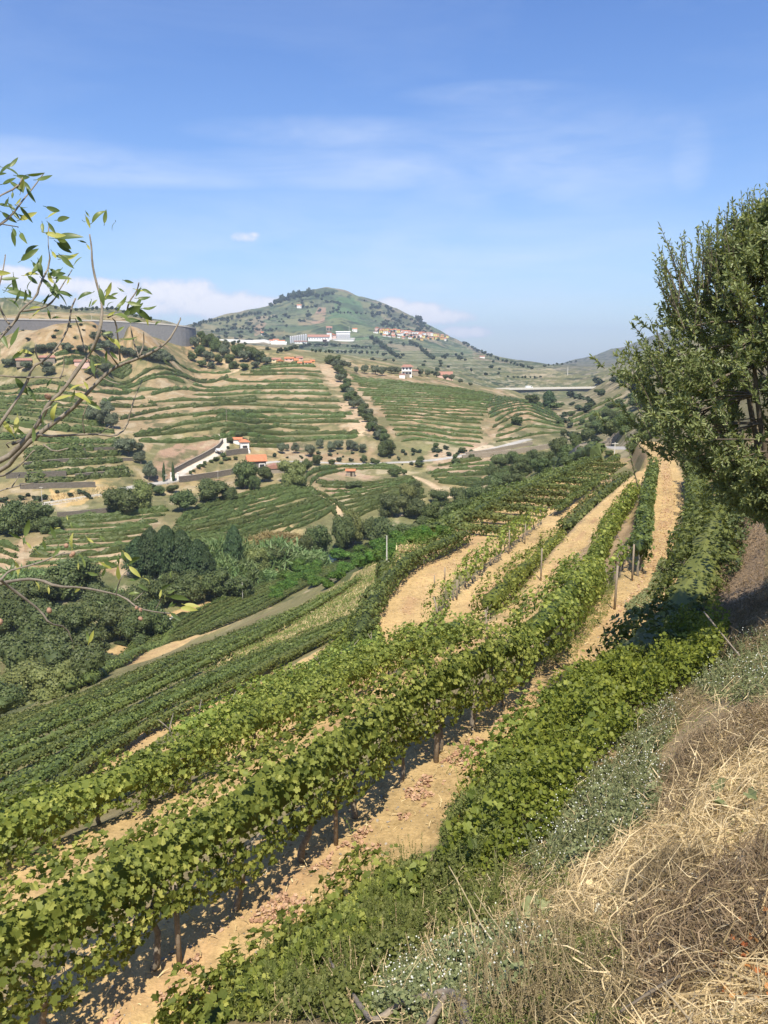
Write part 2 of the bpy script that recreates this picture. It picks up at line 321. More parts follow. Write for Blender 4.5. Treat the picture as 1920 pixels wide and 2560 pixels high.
LAND = [  # (polygon in the photograph, colour, strength)
 ([(640,785),(720,742),(860,730),(960,767),(1050,800),(1180,870),(1180,950),(1000,905),(860,850),(760,830),(640,830)], (.085,.125,.06), .75),
 ([(845,742),(905,742),(925,790),(985,828),(1040,845),(860,852),(815,830),(830,780)], (.085,.15,.06), .9),
 ([(740,800),(770,785),(800,765),(822,768),(815,803),(760,812),(735,812)], (.32,.21,.14), 1),
 ([(955,775),(1000,782),(1090,825),(1060,832),(1000,815),(965,800)], (.24,.18,.12), .6),
 ([(625,838),(650,810),(640,805),(620,815)], (.30,.21,.14), .8),
 ([(830,850),(1010,880),(1010,900),(790,905),(720,870)], (.13,.155,.075), .7),
 ([(1300,925),(1390,920),(1440,928),(1440,945),(1320,945)], (.34,.28,.17), .8),
 ([(1360,912),(1440,900),(1520,880),(1650,830),(1920,760),(1920,900),(1600,925),(1440,940)], (.125,.125,.095), .9),
 ([(120,800),(300,805),(480,850),(440,890),(330,895),(120,880),(30,870)], (.33,.225,.12), .8),
 ([(-200,830),(60,840),(110,880),(-200,890)], (.32,.23,.14), .7),
 # cultivated slopes across the river
 ([(-300,1560),(0,1440),(260,1440),(520,1440),(700,1380),(900,1310),(1150,1240),(1330,1170),(1400,1180),(1180,1290),(1000,1400),(740,1500),(500,1530),(300,1640),(200,1700),(0,1800),(-300,1900)], (.075,.10,.038), .9),
 ([(120,1120),(60,930),(300,890),(430,895),(600,910),(820,905),(900,1090),(700,1100),(560,1040),(400,1060),(360,1120)], (.32,.235,.135), .85),
 ([(900,1040),(840,930),(1000,935),(1280,985),(1400,1080),(1200,1100),(940,1100)], (.31,.22,.13), .85),
 ([(380,1120),(440,1085),(560,1075),(540,1130),(400,1200),(350,1180)], (.34,.225,.15), 1),
 ([(690,1110),(960,1110),(1070,1150),(900,1160),(720,1150)], (.31,.22,.13), 1),
 ([(-100,1060),(330,1080),(370,1180),(300,1210),(-100,1230)], (.27,.22,.11), .8),
 ([(110,1225),(290,1205),(300,1240),(120,1265)], (.46,.32,.14), 1),
 ([(390,1105),(1090,1095),(1060,1130),(980,1130)], (.31,.23,.15), .6),
 ([(740,1190),(830,1170),(960,1190),(1010,1200),(960,1225),(790,1230)], (.34,.24,.16), 1),
 ([(1060,1140),(1110,1105),(1400,1080),(1230,1160),(1180,1185),(1080,1180)], (.36,.26,.17), 1),
 ([(1110,1140),(1200,1120),(1340,1100),(1330,1110),(1200,1150)], (.50,.41,.29), 1),
 ([(690,1120),(640,1115),(700,1085),(740,1085),(930,1095),(820,1100)], (.34,.25,.16), .8),
 ([(800,905),(830,905),(930,1060),(935,1090),(880,1095),(870,1050)], (.44,.32,.20), 1),
 ([(1030,1095),(1080,1090),(1160,1110),(1110,1130),(1010,1130),(960,1120)], (.16,.17,.075), .8),
 ([(1200,1180),(1260,1195),(1270,1240),(1210,1230)], (.40,.29,.17), .7),
 ([(500,1210),(640,1180),(820,1200),(850,1290),(700,1340),(430,1350)], (.26,.21,.11), .8),
 ([(150,1300),(480,1270),(430,1320),(240,1400),(60,1400)], (.27,.20,.12), .9),
 ([(240,1400),(340,1350),(420,1340),(300,1410)], (.44,.33,.21), 1), ([(0,1370),(60,1330),(40,1460),(-30,1520)], (.40,.29,.18), 1),
 ([(480,1370),(740,1300),(760,1340),(560,1420)], (.36,.28,.14), .7),
 ([(1400,1000),(1600,880),(1920,800),(1920,1080),(1560,1130),(1300,1100)], (.17,.155,.085), .85),
 ([(1240,1190),(1330,1170),(1350,1240),(1280,1250)], (.44,.32,.2), .6),
 # this side
 ([(0,1800),(250,1650),(560,1530),(1000,1370),(1500,1160),(1600,1180),(1000,1640),(640,1850),(0,2120)], (.19,.175,.08), .9),
 ([(500,1690),(600,1600),(780,1500),(960,1400),(1060,1340),(1180,1290),(1020,1420),(900,1530),(700,1610)], (.36,.29,.13), .9),
 ([(330,1600),(600,1480),(640,1490),(420,1620),(250,1700),(220,1680)], SAND, 1),
 ([(1130,1400),(1200,1345),(1300,1275),(1400,1225),(1540,1180),(1570,1200),(1450,1265),(1300,1350),(1180,1425)], (.42,.29,.165), 1),
 ([(1030,1640),(1070,1620),(1030,1750),(1000,1740)], SAND, 1), 
 ([(1120,2560),(1080,2300),(1240,2180),(1300,2050),(1480,1900),(1600,1650),(1920,1500),(1920,2560)], (.44,.315,.18), .9),
 ([(880,2560),(600,2480),(900,2250),(1200,2200),(1120,2560)], (.2,.18,.09), .9),
 ([(1560,1700),(1600,1560),(1740,1440),(1790,1250),(1920,1200),(1920,1500)], (.27,.19,.125), .9),
 ([(1480,1500),(1330,1570),(1440,1390),(1530,1260),(1570,1280),(1600,1390)], (.33,.24,.15), .9),
]
_j = RRg * .012; _wx = GX + fbm(GX / (RRg * .03), GY / (RRg * .03), 3) * _j * 2; _wy = GY + fbm(GX / (RRg * .03) + 7, GY / (RRg * .03), 3) * _j * 3
for poly, c, s in LAND:
    wp = []
    for i, p in enumerate(poly):
        q = poly[(i + 1) % len(poly)]
        for f in (0, .5):
            x_, y_ = p[0] + f * (q[0] - p[0]), p[1] + f * (q[1] - p[1]); h = hit(x_, y_, 2.2)
            if h is None: h = at(x_, y_, 3500)
            wp.append(h)
    wp = np.array(wp); wx, wy = _wx, _wy
    lo, hi = wp[:, :2].min(0), wp[:, :2].max(0); m = (wx > lo[0]) & (wx < hi[0]) & (wy > lo[1]) & (wy < hi[1])
    k = np.zeros(GX.shape); k[m] = inside(wp, wx[m], wy[m]); lerp(col, c, k * s * np.clip(1 + nz * .5, .5, 1))
# far patchwork of small fields with darker scrub between
_u = GX + fbm(GX / 90, GY / 90, 3) * 60; _v = GY + fbm(GX / 90 + 9, GY / 90, 3) * 90; _c = _NF.take(((np.floor(_u / 75).astype(int) & 255) << 8) | (np.floor(_v / 150).astype(int) & 255))
mt = np.clip((RRg - 640) / 200, 0, 1) * (np.degrees(AZ) < 12)
lerp(col, (.05,.075,.035), mt * np.clip((_c < .3) * .7, 0, 1)); lerp(col, (.19,.185,.09), mt * (_c > .78) * .6); lerp(col, (.25,.20,.13), mt * ((_c > .70) & (_c < .76)) * .7)
lerp(col, (.035,.05,.028), np.clip((RRg - 640) / 200, 0, 1) * np.clip(fbm(GX / 16, GY / 26, 4) * 6 - 1.1, 0, .9))
# low scrub, tufts and stones on all uncultivated slopes
sc = np.clip((RRg - 110) / 60, 0, 1) * np.clip((1500 - RRg) / 500, 0, 1)
n1_ = fbm(GX / 4.2, GY / 5.5, 4); n2_ = fbm(GX / 14 + 3, GY / 18, 4)
lerp(col, (.085,.095,.042), sc * np.clip((n1_ + n2_ * .8) * 4.5 - .35, 0, .8)); lerp(col, (.40,.33,.22), sc * np.clip((-n1_ - n2_ * .5) * 5 - 1.2, 0, .6)); lerp(col, (.20,.185,.085), sc * np.clip(n2_ * 3, 0, .5))
pw = np.clip((1.25 - PD + fbm(GX / .8, GY / .8, 3) * .45) * 3, 0, 1); lerp(col, SAND, pw)
mid = np.clip((.42 - PD) * 3, 0, 1) * np.clip((fbm(GX / 2.2, GY / 2.2, 4) + .12) * 4, 0, 1); lerp(col, (.36, .215, .12), mid * .55)
# the valley roads on the far bank
ROADS = {'lane': [(-60,1290),(110,1262),(260,1236),(400,1206),(500,1188),(580,1176),(640,1160),(700,1152),(800,1156),(900,1160),(1000,1157),(1080,1152),(1160,1138),(1250,1118),(1320,1098)],
         'drive': [(437,1192),(470,1172),(510,1152),(545,1135),(562,1118),(562,1100),(550,1085)],
         'dirt_track': [(925,1070),(890,1085),(905,1092)],
         'dirt_lane': [(740,1190),(755,1215),(800,1240),(835,1262),(852,1290)],
         'terrace_track': [(1010,1185),(1060,1200),(1100,1225),(1120,1245)],
         'upper_track': [(1220,1003),(1160,1020),(1080,1040),(1000,1055)], 'ridge_track': [(560,905),(600,925),(575,935)],
         'bend_road': [(1420,1128),(1460,1128),(1500,1124),(1560,1118)]}
RD = {}
for k, p in ROADS.items():
    P = drop(resample(smooth(hits(p, 150), 2), 2.0)); P[:, 2] = np.convolve(np.pad(P[:, 2], 4, 'edge'), np.ones(9) / 9, 'valid'); RD[k] = P
    hw = {'lane': 2.2, 'drive': 1.9, 'bend_road': 3.0}.get(k, 1.6)
    lo, hi = P[:, :2].min(0) - 8, P[:, :2].max(0) + 8
    m = (GX > lo[0]) & (GX < hi[0]) & (GY > lo[1]) & (GY < hi[1])
    d, z = seg_near(P, GX[m], GY[m]); w = np.clip((hw + 2.5 - d) / 2.5, 0, 1)
    GZ[m] = GZ[m] * (1 - w) + z * w
    kk = np.zeros(GX.shape); kk[m] = np.clip((hw * 1.1 - d) * 1.5, 0, 1)
    lerp(col, {'lane': ASPH, 'bend_road': (.3, .29, .27), 'drive': (.55, .50, .42)}.get(k, (.50, .38, .24)), kk)
    if k == 'lane': LANE = kk > .5
_T = GZ / np.exp(LR)

def new_mesh(name, V, faces, mats, smooth_=False, mi=None):
    """faces: list of (m,k) int arrays"""
    me = bpy.data.meshes.new(name); V = np.ascontiguousarray(V, dtype=np.float32)
    me.vertices.add(len(V)); me.vertices.foreach_set('co', V.ravel())
    nl = sum(f.size for f in faces); npoly = sum(len(f) for f in faces)
    me.loops.add(nl); me.polygons.add(npoly)
    me.loops.foreach_set('vertex_index', np.concatenate([f.ravel() for f in faces]).astype(np.int32))
    tot = np.concatenate([np.full(len(f), f.shape[1]) for f in faces]).astype(np.int32)
    me.polygons.foreach_set('loop_start', np.r_[0, np.cumsum(tot)[:-1]].astype(np.int32))
    try: me.polygons.foreach_set('loop_total', tot)
    except Exception: pass
    for m in mats: me.materials.append(m)
    if mi is not None: me.polygons.foreach_set('material_index', mi.astype(np.int32))
    me.polygons.foreach_set('use_smooth', np.full(npoly, smooth_))
    me.update(calc_edges=True); return me
def link(name, me, parent=None, **props):
    o = bpy.data.objects.new(name, me); SC.collection.objects.link(o)
    if parent is not None: o.parent = parent
    for k, v in props.items():
        if v: o[k] = v
    return o

def mat_ground():
    m = bpy.data.materials.new('earth'); m.use_nodes = True; g = NT(m.node_tree); g.n.clear()
    at_ = g('ShaderNodeAttribute', attribute_name='cover'); tc = g('ShaderNodeTexCoord'); P = tc.outputs['Object']
    a = g.noise(P, .35, 5, .65); b = g.noise(P, 3.0, 5, .7); c = g.noise(P, 16, 4, .7); e = g.noise(P, .045, 5, .6)
    v = g.math('ADD', g.math('MULTIPLY', g.math('SUBTRACT', a, .5), 1.0), g.math('MULTIPLY', g.math('SUBTRACT', b, .5), 1.0))
    v = g.math('ADD', v, g.math('MULTIPLY', g.math('SUBTRACT', c, .5), .9)); v = g.math('ADD', v, g.math('MULTIPLY', g.math('SUBTRACT', e, .5), .7))
    v = g.math('ADD', v, 1.0); v = g.math('MAXIMUM', v, .35)
    cc = g('ShaderNodeCombineXYZ', {0: v, 1: v, 2: v})
    colr = g.mix(1.0, at_.outputs['Color'], cc.outputs[0], 'MULTIPLY')
    # pebbles and chips
    vo = g('ShaderNodeTexVoronoi', {'Vector': P, 'Scale': 30.0}); pb = g.math('LESS_THAN', vo.outputs['Distance'], .22)
    sel = g.math('GREATER_THAN', g.noise(P, 9, 2), .56); colr = g.mix(g.math('MULTIPLY', g.math('MULTIPLY', pb, sel), .45), colr, (.5, .42, .31))
    # far terraces: pale edges of the banks follow the height lines
    st = g('ShaderNodeAttribute', attribute_name='banks'); sp = g('ShaderNodeSeparateXYZ', {0: P})
    zz = g.math('ADD', g.math('DIVIDE', sp.outputs[2], 4.4), g.math('MULTIPLY', e, 2.2))
    fr = g.math('FRACT', zz); ed = g.math('LESS_THAN', fr, .20)
    colr = g.mix(g.math('MULTIPLY', g.math('MULTIPLY', ed, st.outputs['Fac']), g.math('DIVIDE', g.math('SUBTRACT', a, .35), .3, clamp=True)), colr, (.36, .33, .23))
    bp = g('ShaderNodeBump', {'Height': g.math('ADD', g.math('MULTIPLY', c, .4), b), 'Strength': .55, 'Distance': .08})
    bs = g('ShaderNodeBsdfPrincipled', {'Base Color': colr, 'Roughness': .95, 'Normal': bp.outputs[0]})
    bs.inputs['Specular IOR Level'].default_value = .12
    o = g('ShaderNodeOutputMaterial'); g.l.new(bs.outputs[0], o.inputs[0]); return m
M_EARTH = mat_ground()

def build_ground():
    nA, nL = GX.shape; V = np.stack([GX, GY, GZ], -1).reshape(-1, 3)
    idx = np.arange(nA * nL).reshape(nA, nL)
    Q = np.stack([idx[:-1, :-1], idx[:-1, 1:], idx[1:, 1:], idx[1:, :-1]], -1)       # (nA-1, nL-1, 4)
    r = RRg[:-1, :-1]; cls = np.zeros(r.shape, int)
    azd = np.degrees(AZ[:-1, :-1])
    cls[r > 1000] = 1; cls[(r > 1000) & (azd > 10.8)] = 2
    cls[(PD[:-1, :-1] < 1.1) & (r < 200)] = 3; cls[LANE[:-1, :-1]] = 4
    banks = np.clip((RRg - 620) / 300, 0, 1) * np.clip(.55 + fbm(GX / 330 + 3, GY / 330, 3) * 3, 0, 1); banks[np.degrees(AZ) > 11.5] *= .15
    for i, nm in enumerate(('hillside_ground', 'mountain', 'far_hill', 'sand_path', 'road')):
        f = Q[cls == i]
        if len(f) == 0: continue
        u, inv = np.unique(f, return_inverse=True); me = new_mesh(nm, V[u], [inv.reshape(-1, 4)], [M_EARTH], True)
        ca_ = me.attributes.new('cover', 'FLOAT_COLOR', 'POINT')
        ca_.data.foreach_set('color', np.c_[col.reshape(-1, 3)[u], np.ones(len(u))].astype(np.float32).ravel())
        ba = me.attributes.new('banks', 'FLOAT', 'POINT'); ba.data.foreach_set('value', banks.reshape(-1)[u].astype(np.float32))
        link(nm, me, kind='structure')
    # close the small hole under the camera
    ring = idx[:, 0]; c0 = len(V[ring]); me = new_mesh('hillside_ground', np.r_[V[ring], [[0, 0, V[ring][:, 2].mean()]]], [np.stack([np.arange(nA - 1), np.arange(1, nA), np.full(nA - 1, nA)], -1)], [M_EARTH], True)
    ca_ = me.attributes.new('cover', 'FLOAT_COLOR', 'POINT'); ca_.data.foreach_set('color', np.tile((.4, .3, .17, 1), nA + 1).astype(np.float32)); link('hillside_ground', me, kind='structure')
build_ground()
# ------------------------------------------------------------------ materials of plants, wood, stone
def mat_leaf(name, stops, transl=.3, rough=.5, spec=.25, nscale=1.2, tmul=1.5):
    m = bpy.data.materials.new(name); m.use_nodes = True; g = NT(m.node_tree); g.n.clear()
    geo = g('ShaderNodeNewGeometry'); oi = g('ShaderNodeObjectInfo')
    n = g.noise(g('ShaderNodeTexCoord').outputs['Object'], nscale, 3, .6)
    f = g.math('ADD', g.math('MULTIPLY', geo.outputs['Random Per Island'], .62), g.math('MULTIPLY', n, .38))
    c = g.ramp(f, stops)
    h = g('ShaderNodeHueSaturation', {'Color': c, 'Hue': g.math('ADD', .485, g.math('MULTIPLY', oi.outputs['Random'], .03)), 'Value': g.math('ADD', .86, g.math('MULTIPLY', oi.outputs['Random'], .28))})
    b = g('ShaderNodeBsdfPrincipled', {'Base Color': h.outputs[0], 'Roughness': rough}); b.inputs['Specular IOR Level'].default_value = spec
    t = g('ShaderNodeBsdfTranslucent', {'Color': g.mix(1.0, h.outputs[0], (tmul, tmul * .95, tmul * .45), 'MULTIPLY')})
    x = g('ShaderNodeMixShader', {0: transl, 1: b.outputs[0], 2: t.outputs[0]})
    o = g('ShaderNodeOutputMaterial'); g.l.new(x.outputs[0], o.inputs[0]); return m
def mat_rough(name, c1, c2, scale=4, bump=.4, rough=.85, dist=.03, spec=.2):
    m = bpy.data.materials.new(name); m.use_nodes = True; g = NT(m.node_tree); g.n.clear()
    P = g('ShaderNodeTexCoord').outputs['Object']; n = g.noise(P, scale, 5, .65); n2 = g.noise(P, scale * 7, 3, .6)
    f = g.math('ADD', g.math('MULTIPLY', n, .7), g.math('MULTIPLY', n2, .3))
    c = g.ramp(f, [(.3, c1), (.7, c2)]); bp = g('ShaderNodeBump', {'Height': f, 'Strength': bump, 'Distance': dist})
    b = g('ShaderNodeBsdfPrincipled', {'Base Color': c, 'Roughness': rough, 'Normal': bp.outputs[0]}); b.inputs['Specular IOR Level'].default_value = spec
    o = g('ShaderNodeOutputMaterial'); g.l.new(b.outputs[0], o.inputs[0]); return m
def mat_brick(name, c1, c2, mortar, w, h, sc=1.0):
    m = bpy.data.materials.new(name); m.use_nodes = True; g = NT(m.node_tree); g.n.clear()
    P = g('ShaderNodeTexCoord').outputs['Object']; sp = g('ShaderNodeSeparateXYZ', {0: P})
    u = g.math('ADD', g.math('MULTIPLY', sp.outputs[0], .8), g.math('MULTIPLY', sp.outputs[1], .6))
    v = g('ShaderNodeCombineXYZ', {0: u, 1: sp.outputs[2]})
    b = g('ShaderNodeTexBrick', {'Vector': v.outputs[0], 'Scale': sc, 'Color1': (*c1, 1), 'Color2': (*c2, 1), 'Mortar': (*mortar, 1), 'Brick Width': w, 'Row Height': h, 'Mortar Size': .02})
    n = g.noise(P, 3, 4, .6); c = g.mix(g.math('MULTIPLY', n, .5), b.outputs[0], tuple(x * .6 for x in c1))
    bp = g('ShaderNodeBump', {'Height': g.math('SUBTRACT', n, b.outputs['Fac']), 'Strength': .5, 'Distance': .05})
    s = g('ShaderNodeBsdfPrincipled', {'Base Color': c, 'Roughness': .9, 'Normal': bp.outputs[0]})
    o = g('ShaderNodeOutputMaterial'); g.l.new(s.outputs[0], o.inputs[0]); return m
M = {
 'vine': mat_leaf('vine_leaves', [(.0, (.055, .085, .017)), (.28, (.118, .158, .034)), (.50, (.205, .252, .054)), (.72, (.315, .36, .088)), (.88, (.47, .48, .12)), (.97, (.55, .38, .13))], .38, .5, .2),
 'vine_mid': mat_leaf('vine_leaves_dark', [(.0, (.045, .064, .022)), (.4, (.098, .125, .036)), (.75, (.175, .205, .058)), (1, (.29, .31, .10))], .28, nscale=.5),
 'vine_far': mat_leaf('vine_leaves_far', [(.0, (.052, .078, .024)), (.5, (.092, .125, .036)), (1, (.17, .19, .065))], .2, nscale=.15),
 'creeper': mat_leaf('creeper_leaves', [(.0, (.070, .092, .014)), (.5, (.175, .208, .034)), (.85, (.29, .31, .055)), (.97, (.42, .38, .08))], .38),
 'grey': mat_leaf('grey_green_leaves', [(.0, (.085, .105, .042)), (.5, (.175, .195, .088)), (1, (.33, .34, .18))], .2, .7),
 'weed': mat_leaf('weed_leaves', [(.0, (.075, .10, .028)), (.5, (.16, .195, .055)), (1, (.32, .34, .13))], .34, spec=.15),
 'almond': mat_leaf('almond_leaves', [(.0, (.11, .145, .062)), (.5, (.21, .25, .105)), (.85, (.34, .375, .16)), (1, (.50, .50, .22))], .32, .42, .4),
 'almond_near': mat_leaf('almond_leaves_near', [(.0, (.07, .11, .035)), (.6, (.12, .17, .05)), (1, (.22, .27, .07))], .32, .4, .35),
 'almond_yellow': mat_leaf('almond_leaves_yellow', [(.0, (.42, .46, .10)), (1, (.55, .56, .18))], .45, .5, .3),
 'olive': mat_leaf('olive_leaves', [(.0, (.075, .092, .055)), (.5, (.125, .148, .088)), (1, (.20, .225, .14))], .18, .6, nscale=.4),
 'broad': mat_leaf('broad_leaves', [(.0, (.055, .080, .030)), (.5, (.100, .130, .046)), (1, (.18, .205, .075))], .24, nscale=.35),
 'broad_yel': mat_leaf('yellow_green_leaves', [(.0, (.11, .135, .045)), (.5, (.18, .205, .07)), (1, (.28, .295, .11))], .28, nscale=.35),
 'poplar': mat_leaf('poplar_leaves', [(.0, (.036, .062, .030)), (.5, (.064, .102, .044)), (1, (.115, .16, .07))], .22, nscale=.35),
 'cane': mat_leaf('cane_leaves', [(.0, (.10, .16, .055)), (.5, (.18, .26, .10)), (1, (.32, .38, .19))], .3, nscale=.3),
 'cane_dry': mat_leaf('dry_cane_leaves', [(.0, (.19, .17, .07)), (.5, (.34, .28, .12)), (1, (.48, .40, .2))], .3),
 'citrus': mat_leaf('fresh_green_leaves', [(.0, (.040, .085, .015)), (.5, (.085, .16, .025)), (1, (.19, .27, .05))], .28),
 'far_tree': mat_leaf('far_tree_leaves', [(.0, (.024, .040, .020)), (.5, (.048, .068, .034)), (1, (.10, .12, .07))], .12, .7),
 'straw': mat_leaf('straw', [(.0, (.25, .18, .10)), (.40, (.54, .42, .235)), (.75, (.74, .60, .37)), (1, (.88, .77, .54))], .2, .7, .15, nscale=.8),
 'brownbrush': mat_leaf('dead_brush', [(.0, (.11, .08, .045)), (.5, (.225, .17, .10)), (1, (.42, .33, .21))], .1, .8, .1),
 'petal': mat_leaf('white_petals', [(.0, (.62, .62, .55)), (1, (.85, .86, .80))], .3, .6),
 'redleaf': mat_leaf('red_leaves', [(.0, (.22, .05, .025)), (.5, (.40, .14, .05)), (1, (.55, .33, .12))], .25, .6),
 'litter': mat_leaf('fallen_leaves', [(.0, (.26, .15, .09)), (.5, (.48, .31, .19)), (1, (.66, .50, .33))], .12, .8),
 'bark': mat_rough('bark', (.085, .07, .05), (.23, .19, .145), 6), 'bark_grey': mat_rough('grey_bark', (.11, .09, .068), (.34, .295, .235), 22, .6, dist=.004),
 'post': mat_rough('weathered_post', (.20, .16, .12), (.36, .30, .23), 8), 'concrete': mat_rough('pale_concrete', (.52, .49, .43), (.68, .65, .58), 1.2, .1),
 'white': mat_rough('white_render', (.78, .76, .71), (.87, .86, .82), 1.0, .05), 'cream': mat_rough('cream_render', (.66, .57, .36), (.78, .70, .48), 1.0, .05),
 'ochre': mat_rough('ochre_render', (.62, .38, .12), (.74, .50, .20), 1.0, .05), 'pink': mat_rough('pink_render', (.62, .42, .34), (.74, .54, .45), 1.0, .05),
 'yellow': mat_rough('yellow_render', (.70, .58, .18), (.82, .70, .28), 1.0, .05),
 'tile': mat_brick('roof_tiles', (.58, .20, .09), (.70, .29, .14), (.36, .12, .06), .25, .42), 'tile_old': mat_brick('old_roof_tiles', (.40, .19, .13), (.48, .26, .19), (.24, .13, .09), .25, .42),
 'schist': mat_brick('dry_stone', (.17, .15, .12), (.27, .235, .19), (.07, .06, .045), .6, .18), 'stone_pale': mat_brick('pale_stone', (.34, .29, .22), (.44, .38, .29), (.16, .13, .1), .7, .22),
 'window': mat_rough('dark_window', (.03, .035, .04), (.06, .065, .07), 2, 0, .15, spec=.6), 'steel': mat_rough('steel_tank', (.46, .46, .47), (.60, .60, .61), .4, .05, .35),
 'girder': mat_rough('girder', (.12, .14, .18), (.17, .19, .24), .3, .05), 'rock': mat_rough('rock', (.20, .17, .135), (.40, .35, .29), 1.2, .8, dist=.2),
 'wall_grey': mat_rough('retaining_wall', (.20, .20, .20), (.29, .285, .28), .8, .4, dist=.2), 'dark': mat_rough('dark_wood', (.05, .035, .025), (.09, .065, .045), 3),
 'almond_fruit': mat_rough('almond_husk', (.20, .10, .06), (.46, .30, .21), 60, .5, dist=.002), 'paint': mat_rough('white_paint', (.74, .74, .72), (.80, .80, .78), .5, 0, .35, spec=.5),
 'tyre': mat_rough('rubber', (.02, .02, .02), (.035, .035, .035), 5), 'bank': mat_rough('bank_earth', (.22, .15, .095), (.40, .29, .18), 1.5, .6, dist=.1),
}
def mat_water():
    m = bpy.data.materials.new('river_water'); m.use_nodes = True; g = NT(m.node_tree); g.n.clear()
    P = g('ShaderNodeTexCoord').outputs['Object']; bp = g('ShaderNodeBump', {'Height': g.noise(P, 1.5, 3, .5), 'Strength': .15, 'Distance': .1})
    b = g('ShaderNodeBsdfPrincipled', {'Base Color': (.035, .045, .018, 1), 'Roughness': .08, 'Normal': bp.outputs[0]})
    o = g('ShaderNodeOutputMaterial'); g.l.new(b.outputs[0], o.inputs[0]); return m
M['water'] = mat_water()

# ------------------------------------------------------------------ mesh makers
SH = {'vine': np.array([(0, -.33), (.22, -.50), (.48, -.24), (.36, -.02), (.50, .24), (.18, .27), (0, .56), (-.18, .27), (-.50, .24), (-.36, -.02), (-.48, -.24), (-.22, -.50)]),
      'five': np.array([(0, -.45), (.48, -.2), (.32, .35), (-.3, .38), (-.48, -.15)]), 'quad': np.array([(-.5, -.35), (.45, -.4), (.5, .38), (-.42, .42)]),
      'lance': np.array([(0, -.5), (.13, -.2), (.15, .1), (0, .5), (-.15, .1), (-.13, -.2)]), 'blade': np.array([(-.035, -.5), (.035, -.5), (.02, .1), (0, .5), (-.02, .1)]),
      'tri': np.array([(-.5, -.3), (.5, -.3), (0, .5)]), 'stick': np.array([(-.02, -.5), (.02, -.5), (.012, .5), (-.012, .5)])}
def norm(a): return a / np.maximum(np.linalg.norm(a, axis=-1, keepdims=True), 1e-9)
FOLD = {'vine': (0, 6), 'lance': (0, 3)}       # leaves folded along the midrib: their two end corners
def leaves(P, N, size, shape='five', cup=.25, rng=None, up=None, droop=0):
    """one small leaf per point: V (n*k,3), list of face arrays; up = direction of the leaf's length"""
    rng = rng or _rs; S = SH[shape]; n = len(P); k = len(S); N = norm(N)
    if up is None: T = norm(np.cross(N, rng.normal(size=(n, 3)))); B = np.cross(N, T)
    else: B = norm(up); N = norm(N - B * (N * B).sum(1, keepdims=True)); T = np.cross(B, N)
    size = np.broadcast_to(size, (n,))[:, None, None]
    x = S[None, :, 0:1]; y = S[None, :, 1:2]; c = (rng.rand(n, 1, 1) * 1.4 - .4) * cup
    off = T[:, None] * x + B[:, None] * y - N[:, None] * (c * (x * x * 2 + y * y))
    I = np.arange(n * k).reshape(n, k)
    if shape in FOLD:
        off = off + N[:, None] * (np.abs(x) * (.25 + .55 * rng.rand(n, 1, 1))); a, b = FOLD[shape]
        return (P[:, None] + off * size).reshape(-1, 3), [np.ascontiguousarray(I[:, a:b + 1]), np.ascontiguousarray(np.c_[I[:, b:], I[:, a:a + 1]])]
    return (P[:, None] + off * size).reshape(-1, 3), [I]
class MB:
    def __init__(s): s.V = []; s.F = []; s.n = 0; s.M = []
    def add(s, V, F, mi=0):
        V = np.asarray(V, float).reshape(-1, 3)
        for f in (F if isinstance(F, list) else [F]):
            f = np.asarray(f); s.F.append(f + s.n); s.M.append(np.full(len(f), mi))
        s.V.append(V); s.n += len(V); return s
    def mesh(s, name, mats, sm=False): return new_mesh(name, np.concatenate(s.V), s.F, mats, sm, np.concatenate(s.M))
    def tube(s, pts, rad, k=6, mi=0, closed=True, ell=None):
        pts = np.asarray(pts, float); n = len(pts); rad = np.broadcast_to(rad, (n,))
        T = norm(np.gradient(pts, axis=0)); ref = np.array((0, 0, 1.0)) if abs(T[:, 2]).mean() < .8 else np.array((1.0, 0, 0))
        A = norm(np.cross(T, ref)); B = np.cross(A, T); th = np.linspace(0, 2 * np.pi, k, endpoint=False)
        V = pts[:, None] + (A[:, None] * np.cos(th)[None, :, None] + B[:, None] * np.sin(th)[None, :, None]) * rad[:, None, None]
        i = np.arange(n * k).reshape(n, k); j = np.roll(i, -1, 1)
        F = [np.stack([i[:-1], j[:-1], j[1:], i[1:]], -1).reshape(-1, 4)]
        if closed: F += [i[0][::-1][None], i[-1][None]]
        return s.add(V, F, mi)
    def box(s, c, h, mi=0, rz=0, top=None):
        """box of centre c, half sizes h, turned by rz; top = (sx, sy) shrinks the upper face"""
        x, y, z = h; tx, ty = top or (1, 1); v = np.array([(-x, -y, -z), (x, -y, -z), (x, y, -z), (-x, y, -z), (-x * tx, -y * ty, z), (x * tx, -y * ty, z), (x * tx, y * ty, z), (-x * tx, y * ty, z)])
        c_, s_ = math.cos(rz), math.sin(rz); v = v @ np.array([(c_, s_, 0), (-s_, c_, 0), (0, 0, 1)]) + np.asarray(c, float)
        return s.add(v, np.array([(0, 3, 2, 1), (4, 5, 6, 7), (0, 1, 5, 4), (1, 2, 6, 5), (2, 3, 7, 6), (3, 0, 4, 7)]), mi)
    def prism(s, x0, x1, y0, y1, z0, z1, axis='x', mi=0, hip=0):
        """gable (or hipped) roof over a rectangle, ridge along axis"""
        if axis == 'x': v = [(x0, y0, z0), (x1, y0, z0), (x1, y1, z0), (x0, y1, z0), (x0 + hip, (y0 + y1) / 2, z1), (x1 - hip, (y0 + y1) / 2, z1)]
        else: v = [(x1, y0, z0), (x1, y1, z0), (x0, y1, z0), (x0, y0, z0), ((x0 + x1) / 2, y0 + hip, z1), ((x0 + x1) / 2, y1 - hip, z1)]
        return s.add(v, [np.array([(0, 1, 5, 4), (2, 3, 4, 5), (3, 2, 1, 0)]), np.array([(1, 2, 5), (3, 0, 4)])], mi)
